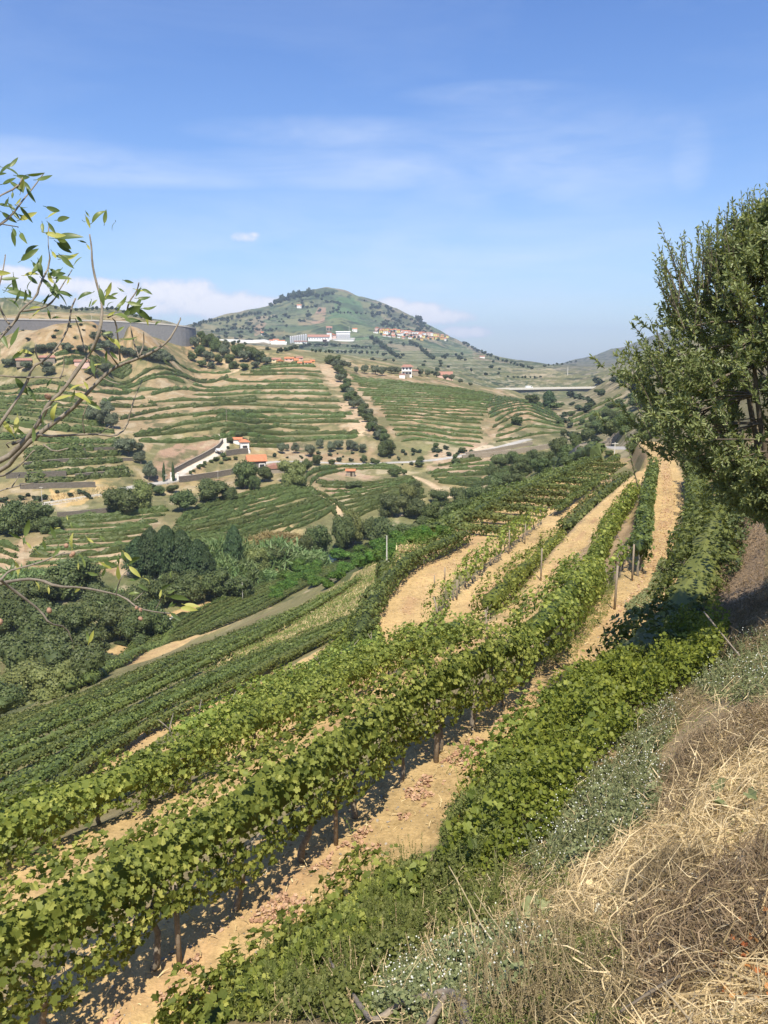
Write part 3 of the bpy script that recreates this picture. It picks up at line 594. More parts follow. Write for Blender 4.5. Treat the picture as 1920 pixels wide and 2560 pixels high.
def blob(c, r, k=8, rng=None, amp=.2):
    rng = rng or _rs; u = np.linspace(0, np.pi, k + 1)[1:-1]; w = np.linspace(0, 2 * np.pi, 2 * k, endpoint=False)
    D = np.stack([np.sin(u)[:, None] * np.cos(w), np.sin(u)[:, None] * np.sin(w), np.cos(u)[:, None] * np.ones_like(w)], -1)
    D = D * (1 + (rng.rand(*D.shape[:2], 1) - .5) * amp * 2); V = np.r_[D.reshape(-1, 3), [(0, 0, 1), (0, 0, -1)]] * r + c
    i = np.arange((k - 1) * 2 * k).reshape(k - 1, 2 * k); j = np.roll(i, -1, 1); t = i.size
    return V, [np.stack([i[:-1], i[1:], j[1:], j[:-1]], -1).reshape(-1, 4), np.stack([i[0], j[0], np.full(2 * k, t)], -1), np.stack([j[-1], i[-1], np.full(2 * k, t + 1)], -1)]

def frames(P):
    T = norm(np.gradient(P, axis=0)); Sd = norm(np.stack([T[:, 1], -T[:, 0], np.zeros(len(P))], 1)); return T, Sd
def hedge(line, z0=.45, z1=1.75, width=.9, dens=120, leaf=.14, shape='five', seed=1, core=.6, rag=.16, gap=0.0, cup=.25):
    """leafy canopy of a trained vine row over the ground line; returns an MB"""
    rng = np.random.RandomState(seed); P = resample(line, .4); s = np.r_[0, np.cumsum(np.linalg.norm(np.diff(P, axis=0), axis=1))]; L = s[-1]
    T, Sd = frames(P); n = int(L * dens); mb = MB()
    q = rng.rand(n) * L; c = lambda a: np.interp(q, s, a)
    B = np.stack([c(P[:, i]) for i in range(3)], 1); D = norm(np.stack([c(Sd[:, i]) for i in range(3)], 1))
    w = vnoise(q / .9 + seed * 3.1, q * 0 + seed) * 2; w2 = vnoise(q / .35 + seed, q * 0 + seed * 7) * 2; w3 = vnoise(q / 4 + seed, q * 0 + 3.3 + seed) * 2
    hw = width / 2 * (1 + .38 * w + .2 * w2); zt = z1 + (z1 - z0) * (.20 * w + rag * w2 + .16 * w3); zb = z0 - .18 * w2
    if gap > 0: keep = ((w + w3 * .8) > (gap * 2 - 1) * .6) | (rng.rand(n) < .3); hw *= np.clip(.55 + .6 * (w + .5), .35, 1)
    th = rng.rand(n) * 2 * np.pi; rho = .70 + .38 * rng.rand(n) ** .8; sx = np.cos(th); sz = np.sin(th)
    sx = np.sign(sx) * np.abs(sx) ** .7; sz = np.sign(sz) * np.abs(sz) ** .8
    pos = B + D * (hw * rho * sx)[:, None]; pos[:, 2] += (zt + zb) / 2 + (zt - zb) / 2 * rho * sz
    ex = rng.rand(n) < .04; pos[ex, 2] += rng.rand(ex.sum()) * .38; pos[ex, :2] += rng.normal(size=(ex.sum(), 2)) * .12
    N = D * sx[:, None] * 1.1 + np.array((0, 0, 1.0)) * (sz * .8 + .45)[:, None] + rng.normal(size=(n, 3)) * .55
    if gap > 0: pos, N = pos[keep], N[keep]
    sz_ = leaf * (.5 + .95 * rng.rand(len(pos)) ** 1.3); mb.add(*leaves(pos, N, sz_, shape, cup, rng))
    if shape == 'vine' and gap == 0:                                   # loose arching shoots
        for _ in range(int(L * 2.6)):
            q0 = rng.rand() * L; b = np.array([np.interp(q0, s, P[:, i]) for i in range(3)]); dd = np.array([np.interp(q0, s, Sd[:, i]) for i in range(3)]); sg = rng.choice((-1, 1)); k_ = rng.randint(6, 12); t_ = np.linspace(0, 1, k_)[:, None]; ln = .25 + .45 * rng.rand()
            st = b + dd * sg * width * .35 + (0, 0, z0 + (z1 - z0) * (.55 + .5 * rng.rand())); d1 = norm(dd * sg * rng.rand() + np.array((rng.normal() * .4, rng.normal() * .4, .9)) * (1 if rng.rand() < .6 else -.5))
            pp = st + d1 * ln * t_ - np.array((0, 0, .30)) * ln * t_ ** 2 + rng.normal(size=(k_, 3)) * .025; mb.tube(pp[::2], .0035, 3, 0, False); mb.add(*leaves(pp, rng.normal(size=(k_, 3)) * .6 + (0, -.4, .8), leaf * (1.05 - .65 * t_[:, 0]), shape, cup, rng))
    if core > 0 and gap == 0:
        k = 7; a = np.linspace(0, 2 * np.pi, k, endpoint=False); m = len(P)
        ww = vnoise(s / .9 + seed * 3.1, s * 0 + seed) * 2; cw = width / 2 * core * (1 + .4 * ww); cz = (z1 + z0) / 2; ch = (z1 - z0) / 2 * core * (1 + .2 * ww)
        tap = np.clip(np.minimum(s, L - s) / .6, .15, 1)
        V = P[:, None] + Sd[:, None] * (np.cos(a)[None] * (cw * tap)[:, None] * (1 + .25 * (rng.rand(m, k) - .5)))[..., None]
        V[..., 2] += cz + np.sin(a)[None] * (ch * tap)[:, None] * (1 + .25 * (rng.rand(m, k) - .5))
        i = np.arange(m * k).reshape(m, k); j = np.roll(i, -1, 1); mb.add(V, [np.stack([i[:-1], j[:-1], j[1:], i[1:]], -1).reshape(-1, 4), i[0][::-1][None], i[-1][None]])
    return mb
def hedge_far(line, h=1.5, width=1.1, seed=1, cards=7, step=1.0, card=.42):
    rng = np.random.RandomState(seed); P = resample(line, step); m = len(P)
    if m < 3: return None
    T, Sd = frames(P); s = np.arange(m) * step; k = 6; a = np.linspace(-.25, np.pi + .25, k)
    ww = 1 + vnoise(s / 2.2 + seed * 1.7, s * 0 + seed) * 1.1 + vnoise(s / 9 + seed, s * 0) * .8; tap = np.clip(np.minimum(s, s[-1] - s) / 1.2, .2, 1)
    V = P[:, None] + Sd[:, None] * (np.cos(a)[None] * (width / 2 * np.clip(ww, .4, 1.6) * tap)[:, None])[..., None]
    V[..., 2] += .12 + (np.sin(a)[None] * (h * np.clip(ww, .55, 1.35) * tap)[:, None]) * (.9 + .2 * rng.rand(m, k)); V += rng.normal(size=V.shape) * .07
    i = np.arange(m * k).reshape(m, k); mb = MB(); mb.add(V, [np.stack([i[:-1, :-1], i[:-1, 1:], i[1:, 1:], i[1:, :-1]], -1).reshape(-1, 4), i[0][::-1][None], i[-1][None]])
    n = int(s[-1] * cards)
    if n > 0:
        q = rng.rand(n) * (m - 1.001); f = q.astype(int); b = P[f] * (1 - (q - f))[:, None] + P[f + 1] * (q - f)[:, None]; th = rng.rand(n) * np.pi; wv = np.clip(np.interp(q, np.arange(m), ww), .5, 1.4)
        pos = b + Sd[f] * (np.cos(th) * width * .52 * wv)[:, None]; pos[:, 2] += .15 + np.sin(th) * h * wv * (.85 + .3 * rng.rand(n))
        N = Sd[f] * np.cos(th)[:, None] + np.array((0, 0, 1.0)) * (np.sin(th) + .3)[:, None] + rng.normal(size=(n, 3)) * .5
        mb.add(*leaves(pos, N, card * (.6 + .8 * rng.rand(n)), 'quad', .3, rng))
    return mb

ORD = ['first','second','third','fourth','fifth','sixth','seventh','eighth','ninth','tenth','eleventh','twelfth','thirteenth','fourteenth','fifteenth','sixteenth','seventeenth','eighteenth','nineteenth','twentieth',
 'twenty-first','twenty-second','twenty-third','twenty-fourth','twenty-fifth','twenty-sixth','twenty-seventh','twenty-eighth','twenty-ninth','thirtieth'] + ['thirty-' + w for w in ('first','second','third','fourth','fifth','sixth','seventh','eighth','ninth')] + ['fortieth'] + ['forty-' + w for w in ('first','second','third','fourth','fifth','sixth','seventh','eighth','ninth')] + ['fiftieth']
def empty(name, loc, label, cat, group=None, rz=0, scale=1):
    o = bpy.data.objects.new(name, None); SC.collection.objects.link(o); o.location = loc; o.rotation_euler = (0, 0, rz); o.scale = (scale,) * 3
    o.empty_display_size = .2; o['label'] = label; o['category'] = cat
    if group: o['group'] = group
    return o
def tag(o, label, cat, group=None, kind=None):
    o['label'] = label; o['category'] = cat
    if group: o['group'] = group
    if kind: o['kind'] = kind
    return o

# ------------------------------------------------------------------ trees
def crown(kind, seed):
    """crown of unit size: about 1 wide (x, y) and 1 high, standing on z = 0"""
    rng = np.random.RandomState(seed); mb = MB(); mat = 'broad'; shape = 'quad'
    if kind in ('broad', 'broad_yel', 'bush', 'citrus', 'olive', 'far', 'farbush', 'pine'):
        nl = {'broad': 15, 'broad_yel': 15, 'bush': 11, 'citrus': 7, 'olive': 9, 'far': 4, 'farbush': 4, 'pine': 6}[kind]
        nleaf = {'broad': 4200, 'broad_yel': 4200, 'bush': 2600, 'citrus': 1300, 'olive': 2200, 'far': 170, 'farbush': 150, 'pine': 260}[kind]
        ls = {'broad': .042, 'broad_yel': .042, 'bush': .05, 'citrus': .065, 'olive': .045, 'far': .2, 'farbush': .22, 'pine': .16}[kind]
        mat = {'broad': 'broad', 'broad_yel': 'broad_yel', 'bush': 'broad', 'citrus': 'citrus', 'olive': 'olive', 'far': 'far_tree', 'farbush': 'far_tree', 'pine': 'far_tree'}[kind]
        zlo = {'broad': .18, 'broad_yel': .18, 'bush': .22, 'citrus': .35, 'olive': .42, 'far': .45, 'farbush': .3, 'pine': .62}[kind]
        L = []
        for i in range(nl):
            a = rng.rand() * 6.283; ph = rng.rand(); z = zlo + (.80 - zlo) * ph; rad = .30 * math.sqrt(max(.05, 1 - ((z - .45) / .5) ** 2)) * (.5 + .75 * rng.rand())
            r = (.10 + .15 * rng.rand()) * (1.25 if nl < 8 else 1); L.append((np.array((math.cos(a) * rad, math.sin(a) * rad, z)), np.array((r, r, r * (.8 + .3 * rng.rand())))))
        L.append((np.array((0, 0, .5)), np.array((.28, .28, .33))))
        if kind == 'pine': L[-1] = (np.array((0, 0, .72)), np.array((.3, .3, .16)))
        for c, r in L: mb.add(*blob(c, r * .86, 6, rng, .22))
        sel = rng.choice(len(L), nleaf, p=np.array([l[1][0] ** 2 for l in L]) / sum(l[1][0] ** 2 for l in L)); C = np.array([l[0] for l in L])[sel]; Rr = np.array([l[1] for l in L])[sel]
        d = norm(rng.normal(size=(nleaf, 3)) + (0, 0, .25)); rho = .82 + .48 * rng.rand(nleaf)[:, None] ** 1.8
        pos = C + d * Rr * rho; pos[:, 2] = np.maximum(pos[:, 2], .02 if zlo < .3 else zlo - .22); mb.add(*leaves(pos, d + rng.normal(size=d.shape) * .55 + (0, 0, .2), ls * (.6 + .8 * rng.rand(nleaf)), 'five' if nleaf > 1000 else 'quad', .3, rng))
    elif kind in ('poplar', 'cypress'):
        n = 5200 if kind == 'poplar' else 900; mat = 'poplar'; z = .06 + .94 * rng.rand(n) ** .9; pw_ = .86 if kind == 'poplar' else .62; prof = np.sin(np.clip((z - .02) / 1.0, 0, 1) ** pw_ * np.pi) ** .7
        a = rng.rand(n) * 6.283; lob = 1 + .30 * vnoise(a * 3 / 6.283 * 4 + seed, z * 7) * 2 + .22 * vnoise(a * 5 + seed, z * 22) * 2; rad = .5 * prof * lob * (.78 + .3 * rng.rand(n)) * (1 if kind == 'poplar' else .9)
        pos = np.stack([np.cos(a) * rad, np.sin(a) * rad, z], 1); N = np.stack([np.cos(a), np.sin(a), .35 + 0 * a], 1) + rng.normal(size=(n, 3)) * .5
        lv = leaves(pos, N, (.05 if kind == 'poplar' else .12) * (.6 + .8 * rng.rand(n)), 'five', .3, rng); mb.add(*lv)
        zz = np.linspace(.03, .97, 14); pr = np.sin(zz ** pw_ * np.pi) ** .75; mb.tube(np.stack([0 * zz, 0 * zz, zz], 1), .36 * pr + .005, 10)
    elif kind in ('cane', 'cane_dry'):
        mat = kind; n = 1500; b = rng.normal(size=(n, 2)) * .21; hgt = (.35 + .6 * rng.rand(n)) * np.clip(1.15 - (b ** 2).sum(1) * 3, .3, 1); lean = b * .8 + rng.normal(size=(n, 2)) * .16
        t = rng.rand(n); pos = np.stack([b[:, 0] + lean[:, 0] * t * .6, b[:, 1] + lean[:, 1] * t * .6, hgt * (.25 + .72 * t)], 1)
        up = norm(np.stack([lean[:, 0] + rng.normal(size=n) * .6, lean[:, 1] + rng.normal(size=n) * .6, np.full(n, .75)], 1)); N = np.cross(up, rng.normal(size=(n, 3)))
        S = SH['blade'] * (2.6, 1); T = norm(np.cross(up, N)); V = pos[:, None] + (T[:, None] * S[None, :, 0:1] + up[:, None] * S[None, :, 1:2]) * .26; mb.add(V, np.arange(n * 5).reshape(n, 5)); mb.add(*blob(np.array((0, 0, .28)), np.array((.33, .33, .30)), 6, rng, .3))
    return mb.mesh(kind + '_crown', [M[mat]])
def trunk_mesh(h, r, seed, bend=.1, forks=3):
    rng = np.random.RandomState(seed); mb = MB(); n = 6; z = np.linspace(-.04, h, n); o = np.cumsum(rng.normal(size=(n, 2)) * bend * h / n, axis=0); o[0] = 0
    mb.tube(np.c_[o, z], np.linspace(r, r * .6, n), 7)
    for i in range(forks):
        a = i * 6.283 / forks + rng.rand(); e = np.array((o[-1, 0] + math.cos(a) * h * .5, o[-1, 1] + math.sin(a) * h * .5, h * 1.55)); s_ = np.array((*o[-1], h * .97)); mb.tube([s_, (s_ + e) / 2 + (0, 0, .05 * h), e], [r * .5, r * .38, r * .2], 6)
    return mb.mesh('trunk', [M['bark']], True)
CR = {k: [crown(k, 10 * i + j) for j in range(n)] for i, (k, n) in enumerate({'broad': 4, 'broad_yel': 2, 'bush': 3, 'citrus': 2, 'olive': 3, 'poplar': 3, 'cypress': 1, 'cane': 2, 'cane_dry': 1, 'far': 4, 'farbush': 3, 'pine': 3}.items())}
TR = {'tall': trunk_mesh(.32, .035, 3), 'low': trunk_mesh(.3, .05, 5), 'pop': trunk_mesh(.5, .03, 4, .02, 0)}
_tc = {}
def put_tree(kind, P, h, w, name, label, cat='tree', group=None, parts=True):
    """a tree of height h and crown width w standing at P"""
    i = _tc[kind] = _tc.get(kind, 0) + 1; me = CR[kind][i % len(CR[kind])]; rz = random.uniform(0, 6.28)
    if not parts:
        o = link(name, me); o.location = P; o.scale = (w, w, h); o.rotation_euler = (0, 0, rz); return tag(o, label, cat, group)
    e = empty(name, P, label, cat, group, rz); c = link('crown', me, e); q = random.uniform(.86, 1.14); c.scale = (w * q, w / q, h); c.rotation_euler = (random.gauss(0, .05), random.gauss(0, .05), 0)
    if kind not in ('cane', 'cane_dry'):
        t = link('trunk', TR['pop' if kind in ('poplar', 'cypress') else 'low' if kind in ('olive', 'bush', 'citrus') else 'tall'], e); t.scale = (min(w, h), min(w, h), h)
    return e
def tree_px(kind, px, py, wp, hp, name, label, cat='tree', group=None, parts=True, rmin=60, sink=.0):
    b = hit(px, py, rmin)
    if b is None: return None
    k = b[1] / F; b[2] -= .1; return put_tree(kind, b, hp * k * 1.04, wp * k * 1.08, name, label, cat, group, parts)
# ------------------------------------------------------------------ vine rows
def row_obj(mb, mat, label, group, pts_for_trunks=None, post_h=None, seed=0, origin=None):
    """one row as a thing: foliage and, near by, one trunk per vine"""
    o = origin if origin is not None else (0, 0, 0)
    if pts_for_trunks is None:
        me = mb.mesh('vine_row', [mat]); return tag(link('vine_row', me), label, 'vine row', group)
    e = empty('vine_row', o, label, 'vine row', group); f = link('foliage', mb.mesh('foliage', [mat]), e); f.location = tuple(-v for v in o)
    rng = np.random.RandomState(seed)
    for p in pts_for_trunks:
        t = MB(); n = 6; h = .62 + .2 * rng.rand(); z = np.linspace(-.06, h, n); w = np.cumsum(rng.normal(size=(n, 2)) * .028, axis=0); w[0] = 0
        t.tube(np.c_[w, z], np.linspace(.048, .03, n) * (.8 + .5 * rng.rand()), 7); top = np.array((*w[-1], h))
        for sgn in (-1, 1):
            dd = np.array((rng.normal() * .15, rng.normal() * .15, .22)) + sgn * np.array((.1, .16, 0)); t.tube([top - (0, 0, .03), top + dd * .5, top + dd * 1.3], [.025, .018, .01], 5)
        c = link('trunk', t.mesh('trunk', [M['bark_grey']], True), e); c.location = tuple(np.array(p) - o)
    return e
def stake(p, h, label, group, tilt=(0, 0), r=.035):
    mb = MB(); mb.tube([(0, 0, -.15), (tilt[0] * h * .5, tilt[1] * h * .5, h * .5), (tilt[0] * h, tilt[1] * h, h)], [r, r * .95, r * .85], 7)
    o = link('vineyard_post', mb.mesh('vineyard_post', [M['post']], True)); o.location = tuple(p); return tag(o, label, 'post', group)
def offset(P, d):
    P = np.asarray(P, float); T = np.gradient(P[:, :2], axis=0); T /= np.linalg.norm(T, axis=1, keepdims=True) + 1e-9
    Q = P.copy(); Q[:, 0] += T[:, 1] * d; Q[:, 1] -= T[:, 0] * d; return Q
def along(P, step, jit=.12, rng=None):
    Q = resample(P, step); rng = rng or _rs; return Q

# --- the rows on the near terraces, each with its trunks
row1 = drop(smooth(wl([(-200,2760,6.3),(80,2600,7.3),(280,2480,8.0),(540,2290,9.2),(820,2090,11),(1090,1890,13.7),(1240,1790,15.6),(1340,1700,18),(1420,1600,22),(1464,1500,27.5),(1486,1400,35),(1530,1310,45),(1588,1230,57)]), 2))
near_rows = []
def near_row(P, label, hh, dens, leaf, shape, seed, trunks=True, mat='vine', gap=0, width=1.0, core=.5, tstep=1.15, z0=.55, rag=.16):
    if len(P) < 3: print("SHORT ROW", label, len(P)); return None
    P = drop(P); mb = hedge(P, z0, hh, width, dens, leaf, shape, seed, core, gap=gap, rag=rag, cup=.4)
    tp = None
    if trunks: tp = drop(resample(P, tstep)); tp = tp[np.hypot(tp[:, 0], tp[:, 1]) < 62]
    r_ = row_obj(mb, M[mat], label, 'vine rows on the near terraces', tp, seed=seed, origin=tuple(P[len(P) // 2]) if tp is not None else None); near_rows.append(P); return r_
ra = row1[row1[:, 1] < 16]; rb = row1[(row1[:, 1] >= 15.4) & (row1[:, 1] < 30)]; rc = row1[row1[:, 1] >= 29.5]
e = near_row(ra, 'long full vine row with yellowing leaves and bare trunks beside the nearest sandy path', 2.05, 900, .082, 'vine', 21, width=1.1, core=.42, tstep=1.25, z0=.62)
_hb = hedge(drop(rb), .5, 1.7, 1.15, 620, .095, "five", 22, .45); _hc = hedge(drop(rc), .4, 1.4, .72, 330, .12, "five", 23, .45)
rest = _hb.add(np.concatenate(_hc.V), [f.copy() for f in _hc.F])
f2 = link('foliage', rest.mesh('foliage', [M['vine']]), e); f2.location = tuple(-np.array(e.location))
off2 = {}
T2, T3, T4, T5, T6 = (BENCH[k][0] for k in ('path_second', 'path_third', 'path_fourth', 'path_fifth', 'path_sixth'))
def cut(P, y0, y1): return P[(P[:, 1] >= y0) & (P[:, 1] <= y1)]
r2 = offset(T2, -.85); r2b = offset(T2, -1.35)
near_row(cut(r2, 7, 27.5), 'full vine row just beyond the nearest one with patchy yellow leaf tips', 1.3, 560, .095, 'vine', 31, width=1.15, z0=.22)
near_row(cut(r2b, 31.5, 50), 'tall dense vine row between two sandy paths with leaning posts at its near end', 1.55, 340, .115, 'five', 32, width=1.25, z0=.3)
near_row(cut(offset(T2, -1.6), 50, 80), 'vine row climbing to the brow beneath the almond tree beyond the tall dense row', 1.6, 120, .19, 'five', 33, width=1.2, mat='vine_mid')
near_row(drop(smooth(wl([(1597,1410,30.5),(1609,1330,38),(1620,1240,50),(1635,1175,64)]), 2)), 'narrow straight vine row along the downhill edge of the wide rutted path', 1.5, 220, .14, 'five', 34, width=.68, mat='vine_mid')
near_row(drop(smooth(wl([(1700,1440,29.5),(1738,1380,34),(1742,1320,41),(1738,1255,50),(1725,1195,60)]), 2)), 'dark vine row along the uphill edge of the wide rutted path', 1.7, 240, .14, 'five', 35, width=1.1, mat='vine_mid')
r3 = offset(T3, -1.3)
near_row(cut(r3, 19, 34), 'continuous vine row third down from the nearest sandy path', .9, 380, .11, 'five', 41, width=1.1, mat='vine', z0=.2)
near_row(cut(r3, 36, 62), 'thin row of young staked vines between two sandy strips', 1.5, 150, .14, 'five', 42, gap=.45, width=.8, core=0)
near_row(cut(offset(T3, -1.0), 60, 82), 'vine row end meeting the brow above the sandy lens shapes', .75, 130, .18, 'five', 43, mat='vine_mid', width=.9)
r4 = offset(T4, -1.6)
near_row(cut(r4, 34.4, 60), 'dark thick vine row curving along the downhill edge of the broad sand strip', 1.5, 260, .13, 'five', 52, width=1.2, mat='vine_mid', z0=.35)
# small young-vine clumps by the weedy bank with posts
near_row(wl([(1512,1545,28),(1545,1480,30),(1560,1420,33)]), 'short row of young vines with two posts in the weedy bank', 1.25, 150, .14, 'five', 55, gap=.35, core=0, width=.8)
near_row(wl([(1040,1730,27.5),(1100,1660,31),(1150,1610,33.5)]), 'bushy end of a vine row below the posts, at the foot of the sand strip', 1.4, 260, .145, 'five', 56, width=1.9, mat='vine')
TL = BENCH['path_lens'][0]; qs = resample(TL, 5.2); Lo, Hi = offset(qs, 3.4), offset(qs, -4.2)
for i in range(2, min(len(qs) - 1, 12)):
    L = drop(resample(smooth(np.array([Lo[i], (Lo[i] + Hi[i]) / 2 + (-.3, .2, 0), Hi[i]])), .5)); row_obj(hedge(L, .2, 1.15, .8, 120, .17, 'five', 60 + i, .6), M['vine_mid'], f'{ORD[i - 2]} short cross row between the sandy lens shapes, counted from the valley side', 'short cross rows')
# overgrown rows on the bank, on the uphill side of the nearest path
T1 = BENCH['path_upper'][0]
def seg(P, a, b): return drop(P[(P[:, 1] >= a) & (P[:, 1] < b)])
near_row(seg(offset(T1, 2.5), 13.0, 27), 'overgrown vine row sprawling down the bank at the uphill side of the nearest path', .85, 420, .105, 'vine', 71, width=1.3, core=.6, z0=.0, trunks=False, mat='vine_mid', rag=.35)
near_row(seg(offset(T1, 1.8), 10.3, 13.2), 'low vine clump with green and lime leaves where the reddening creeper meets the path', .8, 420, .09, 'vine', 72, width=.9, core=.4, z0=.0, trunks=False)
near_row(seg(offset(T1, 1.25), 9.35, 9.95), 'upright leafy vine shoot standing alone on the sandy path edge', .85, 420, .085, 'vine', 73, width=.5, core=.3, z0=.1, trunks=False)
near_row(seg(offset(T1, 1.6), 6.6, 9.3), 'ragged vine thicket at the nearest edge of the path with sand showing through', .55, 420, .085, 'vine', 74, width=.9, core=.35, z0=.0, trunks=False, rag=.35)
# --- rows of the lower slope
def field(top, bot, n, name, group, h=1.4, width=1.2, mat='vine_far', rmin=80, cards=9, card=.4, step=.9, nice=None, seed=100, trim=.03, mode='far', dens=60, leaf=.22, skip=(), bow=0, powr=1.0, step_in=.45):
    A = resample(smooth(hits(top, rmin), 2), 1.0); B = resample(smooth(hits(bot, rmin), 2), 1.0); m = 60
    q = np.linspace(0, 1, m); A = np.stack([np.interp(q, np.linspace(0, 1, len(A)), A[:, i]) for i in range(3)], 1); B = np.stack([np.interp(q, np.linspace(0, 1, len(B)), B[:, i]) for i in range(3)], 1)
    rng = np.random.RandomState(seed); out = []
    for k in range(n):
        if k in skip: continue
        f = (k / max(1, n - 1)) ** powr; P = A * (1 - f) + B * f; a, b = int(rng.rand() * trim * m), m - int(rng.rand() * trim * m); P = P[a:b]
        P[:, :2] += np.stack([vnoise(np.arange(len(P)) / 13 + k * 7.7, np.zeros(len(P)) + seed), vnoise(np.arange(len(P)) / 13 + k * 3.1, np.zeros(len(P)) + seed + 9)], 1) * bow
        P = drop(resample(P, step)); lab = name.format(ORD[k])
        if mode == 'far': mb = hedge_far(P, h * (1 + .15 * rng.normal()), width * (1 + .15 * rng.normal()), seed * 50 + k, cards, step, card)
        else: mb = hedge(P, .25, h, width, dens, leaf, 'five', seed * 50 + k, .72, cup=.3)
        if mb is None: continue
        o = row_obj(mb, M[mat], lab, group); out.append(o)
    return out
G = 'vine rows of the valley slope this side of the river'
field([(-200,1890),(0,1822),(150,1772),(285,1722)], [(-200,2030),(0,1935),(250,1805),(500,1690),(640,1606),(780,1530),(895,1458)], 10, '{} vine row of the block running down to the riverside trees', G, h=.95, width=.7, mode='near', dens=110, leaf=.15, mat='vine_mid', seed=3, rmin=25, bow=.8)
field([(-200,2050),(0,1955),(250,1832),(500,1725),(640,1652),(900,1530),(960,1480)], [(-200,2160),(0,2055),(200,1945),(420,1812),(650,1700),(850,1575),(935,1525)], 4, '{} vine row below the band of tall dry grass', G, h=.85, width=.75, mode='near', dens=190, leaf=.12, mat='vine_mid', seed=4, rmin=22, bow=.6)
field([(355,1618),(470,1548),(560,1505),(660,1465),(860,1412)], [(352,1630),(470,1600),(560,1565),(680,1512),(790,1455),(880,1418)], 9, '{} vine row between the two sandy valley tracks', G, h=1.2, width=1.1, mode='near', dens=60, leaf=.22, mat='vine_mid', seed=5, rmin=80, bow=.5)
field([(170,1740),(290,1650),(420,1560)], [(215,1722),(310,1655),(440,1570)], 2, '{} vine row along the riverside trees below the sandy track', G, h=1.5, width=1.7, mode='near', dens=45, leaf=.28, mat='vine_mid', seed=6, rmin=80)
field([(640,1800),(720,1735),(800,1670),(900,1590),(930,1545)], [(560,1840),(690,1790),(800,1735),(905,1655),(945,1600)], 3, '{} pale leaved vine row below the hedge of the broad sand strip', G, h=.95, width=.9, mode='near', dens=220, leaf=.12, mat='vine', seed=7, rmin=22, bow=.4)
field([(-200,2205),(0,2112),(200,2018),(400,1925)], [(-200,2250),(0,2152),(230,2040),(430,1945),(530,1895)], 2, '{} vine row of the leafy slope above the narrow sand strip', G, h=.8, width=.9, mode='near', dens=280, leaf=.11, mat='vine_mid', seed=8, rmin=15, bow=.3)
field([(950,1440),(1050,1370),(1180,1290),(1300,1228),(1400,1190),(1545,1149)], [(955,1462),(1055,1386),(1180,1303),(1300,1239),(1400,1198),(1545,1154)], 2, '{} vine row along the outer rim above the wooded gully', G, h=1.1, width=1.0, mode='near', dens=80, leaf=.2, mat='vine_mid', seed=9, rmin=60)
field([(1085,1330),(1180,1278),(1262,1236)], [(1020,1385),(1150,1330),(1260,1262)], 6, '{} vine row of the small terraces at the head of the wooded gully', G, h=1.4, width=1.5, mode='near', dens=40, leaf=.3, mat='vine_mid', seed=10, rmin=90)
# --- across the river
G2 = 'vine rows across the river'
field([(140,1302),(280,1292),(425,1278)], [(55,1432),(170,1436),(295,1415)], 10, '{} vine row of the low terraces beyond the poplars', G2, h=1.05, width=1.2, seed=11, rmin=140, bow=1, card=.32, cards=12)
field([(-120,1330),(0,1360),(50,1380)], [(-120,1420),(0,1430),(40,1440)], 4, '{} short vine row at the foot of the shaded gully', G2, h=1.1, width=1.2, seed=12, rmin=140)
field([(455,1290),(520,1262),(600,1236),(690,1216),(765,1211)], [(400,1360),(560,1362),(700,1335),(848,1268)], 12, '{} vine row of the curved field between the garden house and the river', G2, h=.95, width=1.0, seed=13, rmin=150, bow=1, card=.32, cards=12)
field([(758,1212),(765,1192),(795,1176),(860,1163),(940,1163),(1010,1172)], [(775,1216),(782,1200),(812,1184),(870,1172),(940,1170),(1015,1178)], 2, '{} vine row looping over the bare mound with the tiled hut', G2, h=1.1, width=1.3, seed=14, rmin=170)
field([(765,1216),(800,1235),(850,1262),(872,1292)], [(752,1222),(790,1246),(828,1268),(842,1292)], 2, '{} vine row beside the dirt lane below the bare mound', G2, h=1.1, width=1.2, seed=15, rmin=170)
field([(792,1207),(850,1212),(930,1208),(1035,1196)], [(880,1300),(930,1275),(990,1262),(1070,1240)], 9, '{} vine row below the tiled hut on the mound', G2, h=1.1, width=1.2, seed=16, rmin=170, bow=.8)
field([(1095,1166),(1140,1158),(1205,1150)], [(1120,1168),(1200,1160),(1290,1158)], 2, '{} vine row at the top of the oval terrace field', G2, h=1.1, width=1.2, seed=17, rmin=170)
field([(1066,1186),(1110,1176),(1200,1172),(1300,1168)], [(1090,1206),(1150,1210),(1230,1208),(1290,1196)], 4, '{} vine row across the oval terrace field by the bend of the track', G2, h=1.1, width=1.3, seed=18, rmin=170)
C = [[(650,918),(700,913),(780,911)], [(640,924),(700,919),(790,918)], [(625,931),(720,930),(804,932)], [(600,938),(700,938),(805,943)], [(560,950),(610,956),(700,957),(808,957)], [(482,962),(560,968),(700,968),(810,966)],
     [(482,978),(560,972),(700,974),(822,974)], [(482,988),(600,984),(700,986),(828,989)], [(482,1003),(600,1000),(700,1001),(850,1005)], [(482,1020),(600,1011),(720,1018),(855,1021)], [(520,1036),(670,1027),(780,1031),(882,1037)],
     [(482,1043),(640,1041),(760,1043),(866,1043)], [(482,1059),(600,1057),(680,1051),(800,1055),(900,1057)], [(482,1074),(600,1071),(700,1064)], [(690,1066),(760,1071),(800,1075)], [(550,1086),(700,1082),(800,1083),(897,1086)], [(548,1096),(700,1093),(895,1091)], [(622,1105),(720,1101),(790,1101)], [(622,1117),(680,1118),(715,1118)]]
for k, p in enumerate(C):
    L = drop(resample(smooth(hits(p, 150), 2), 1.5)); row_obj(hedge_far(L, 1.3, 1.55, 500 + k, 6, 1.3, .45), M['vine_far'], f'{ORD[k]} vine row down the terraced hill above the tower house', 'vine rows of the terraced hill')
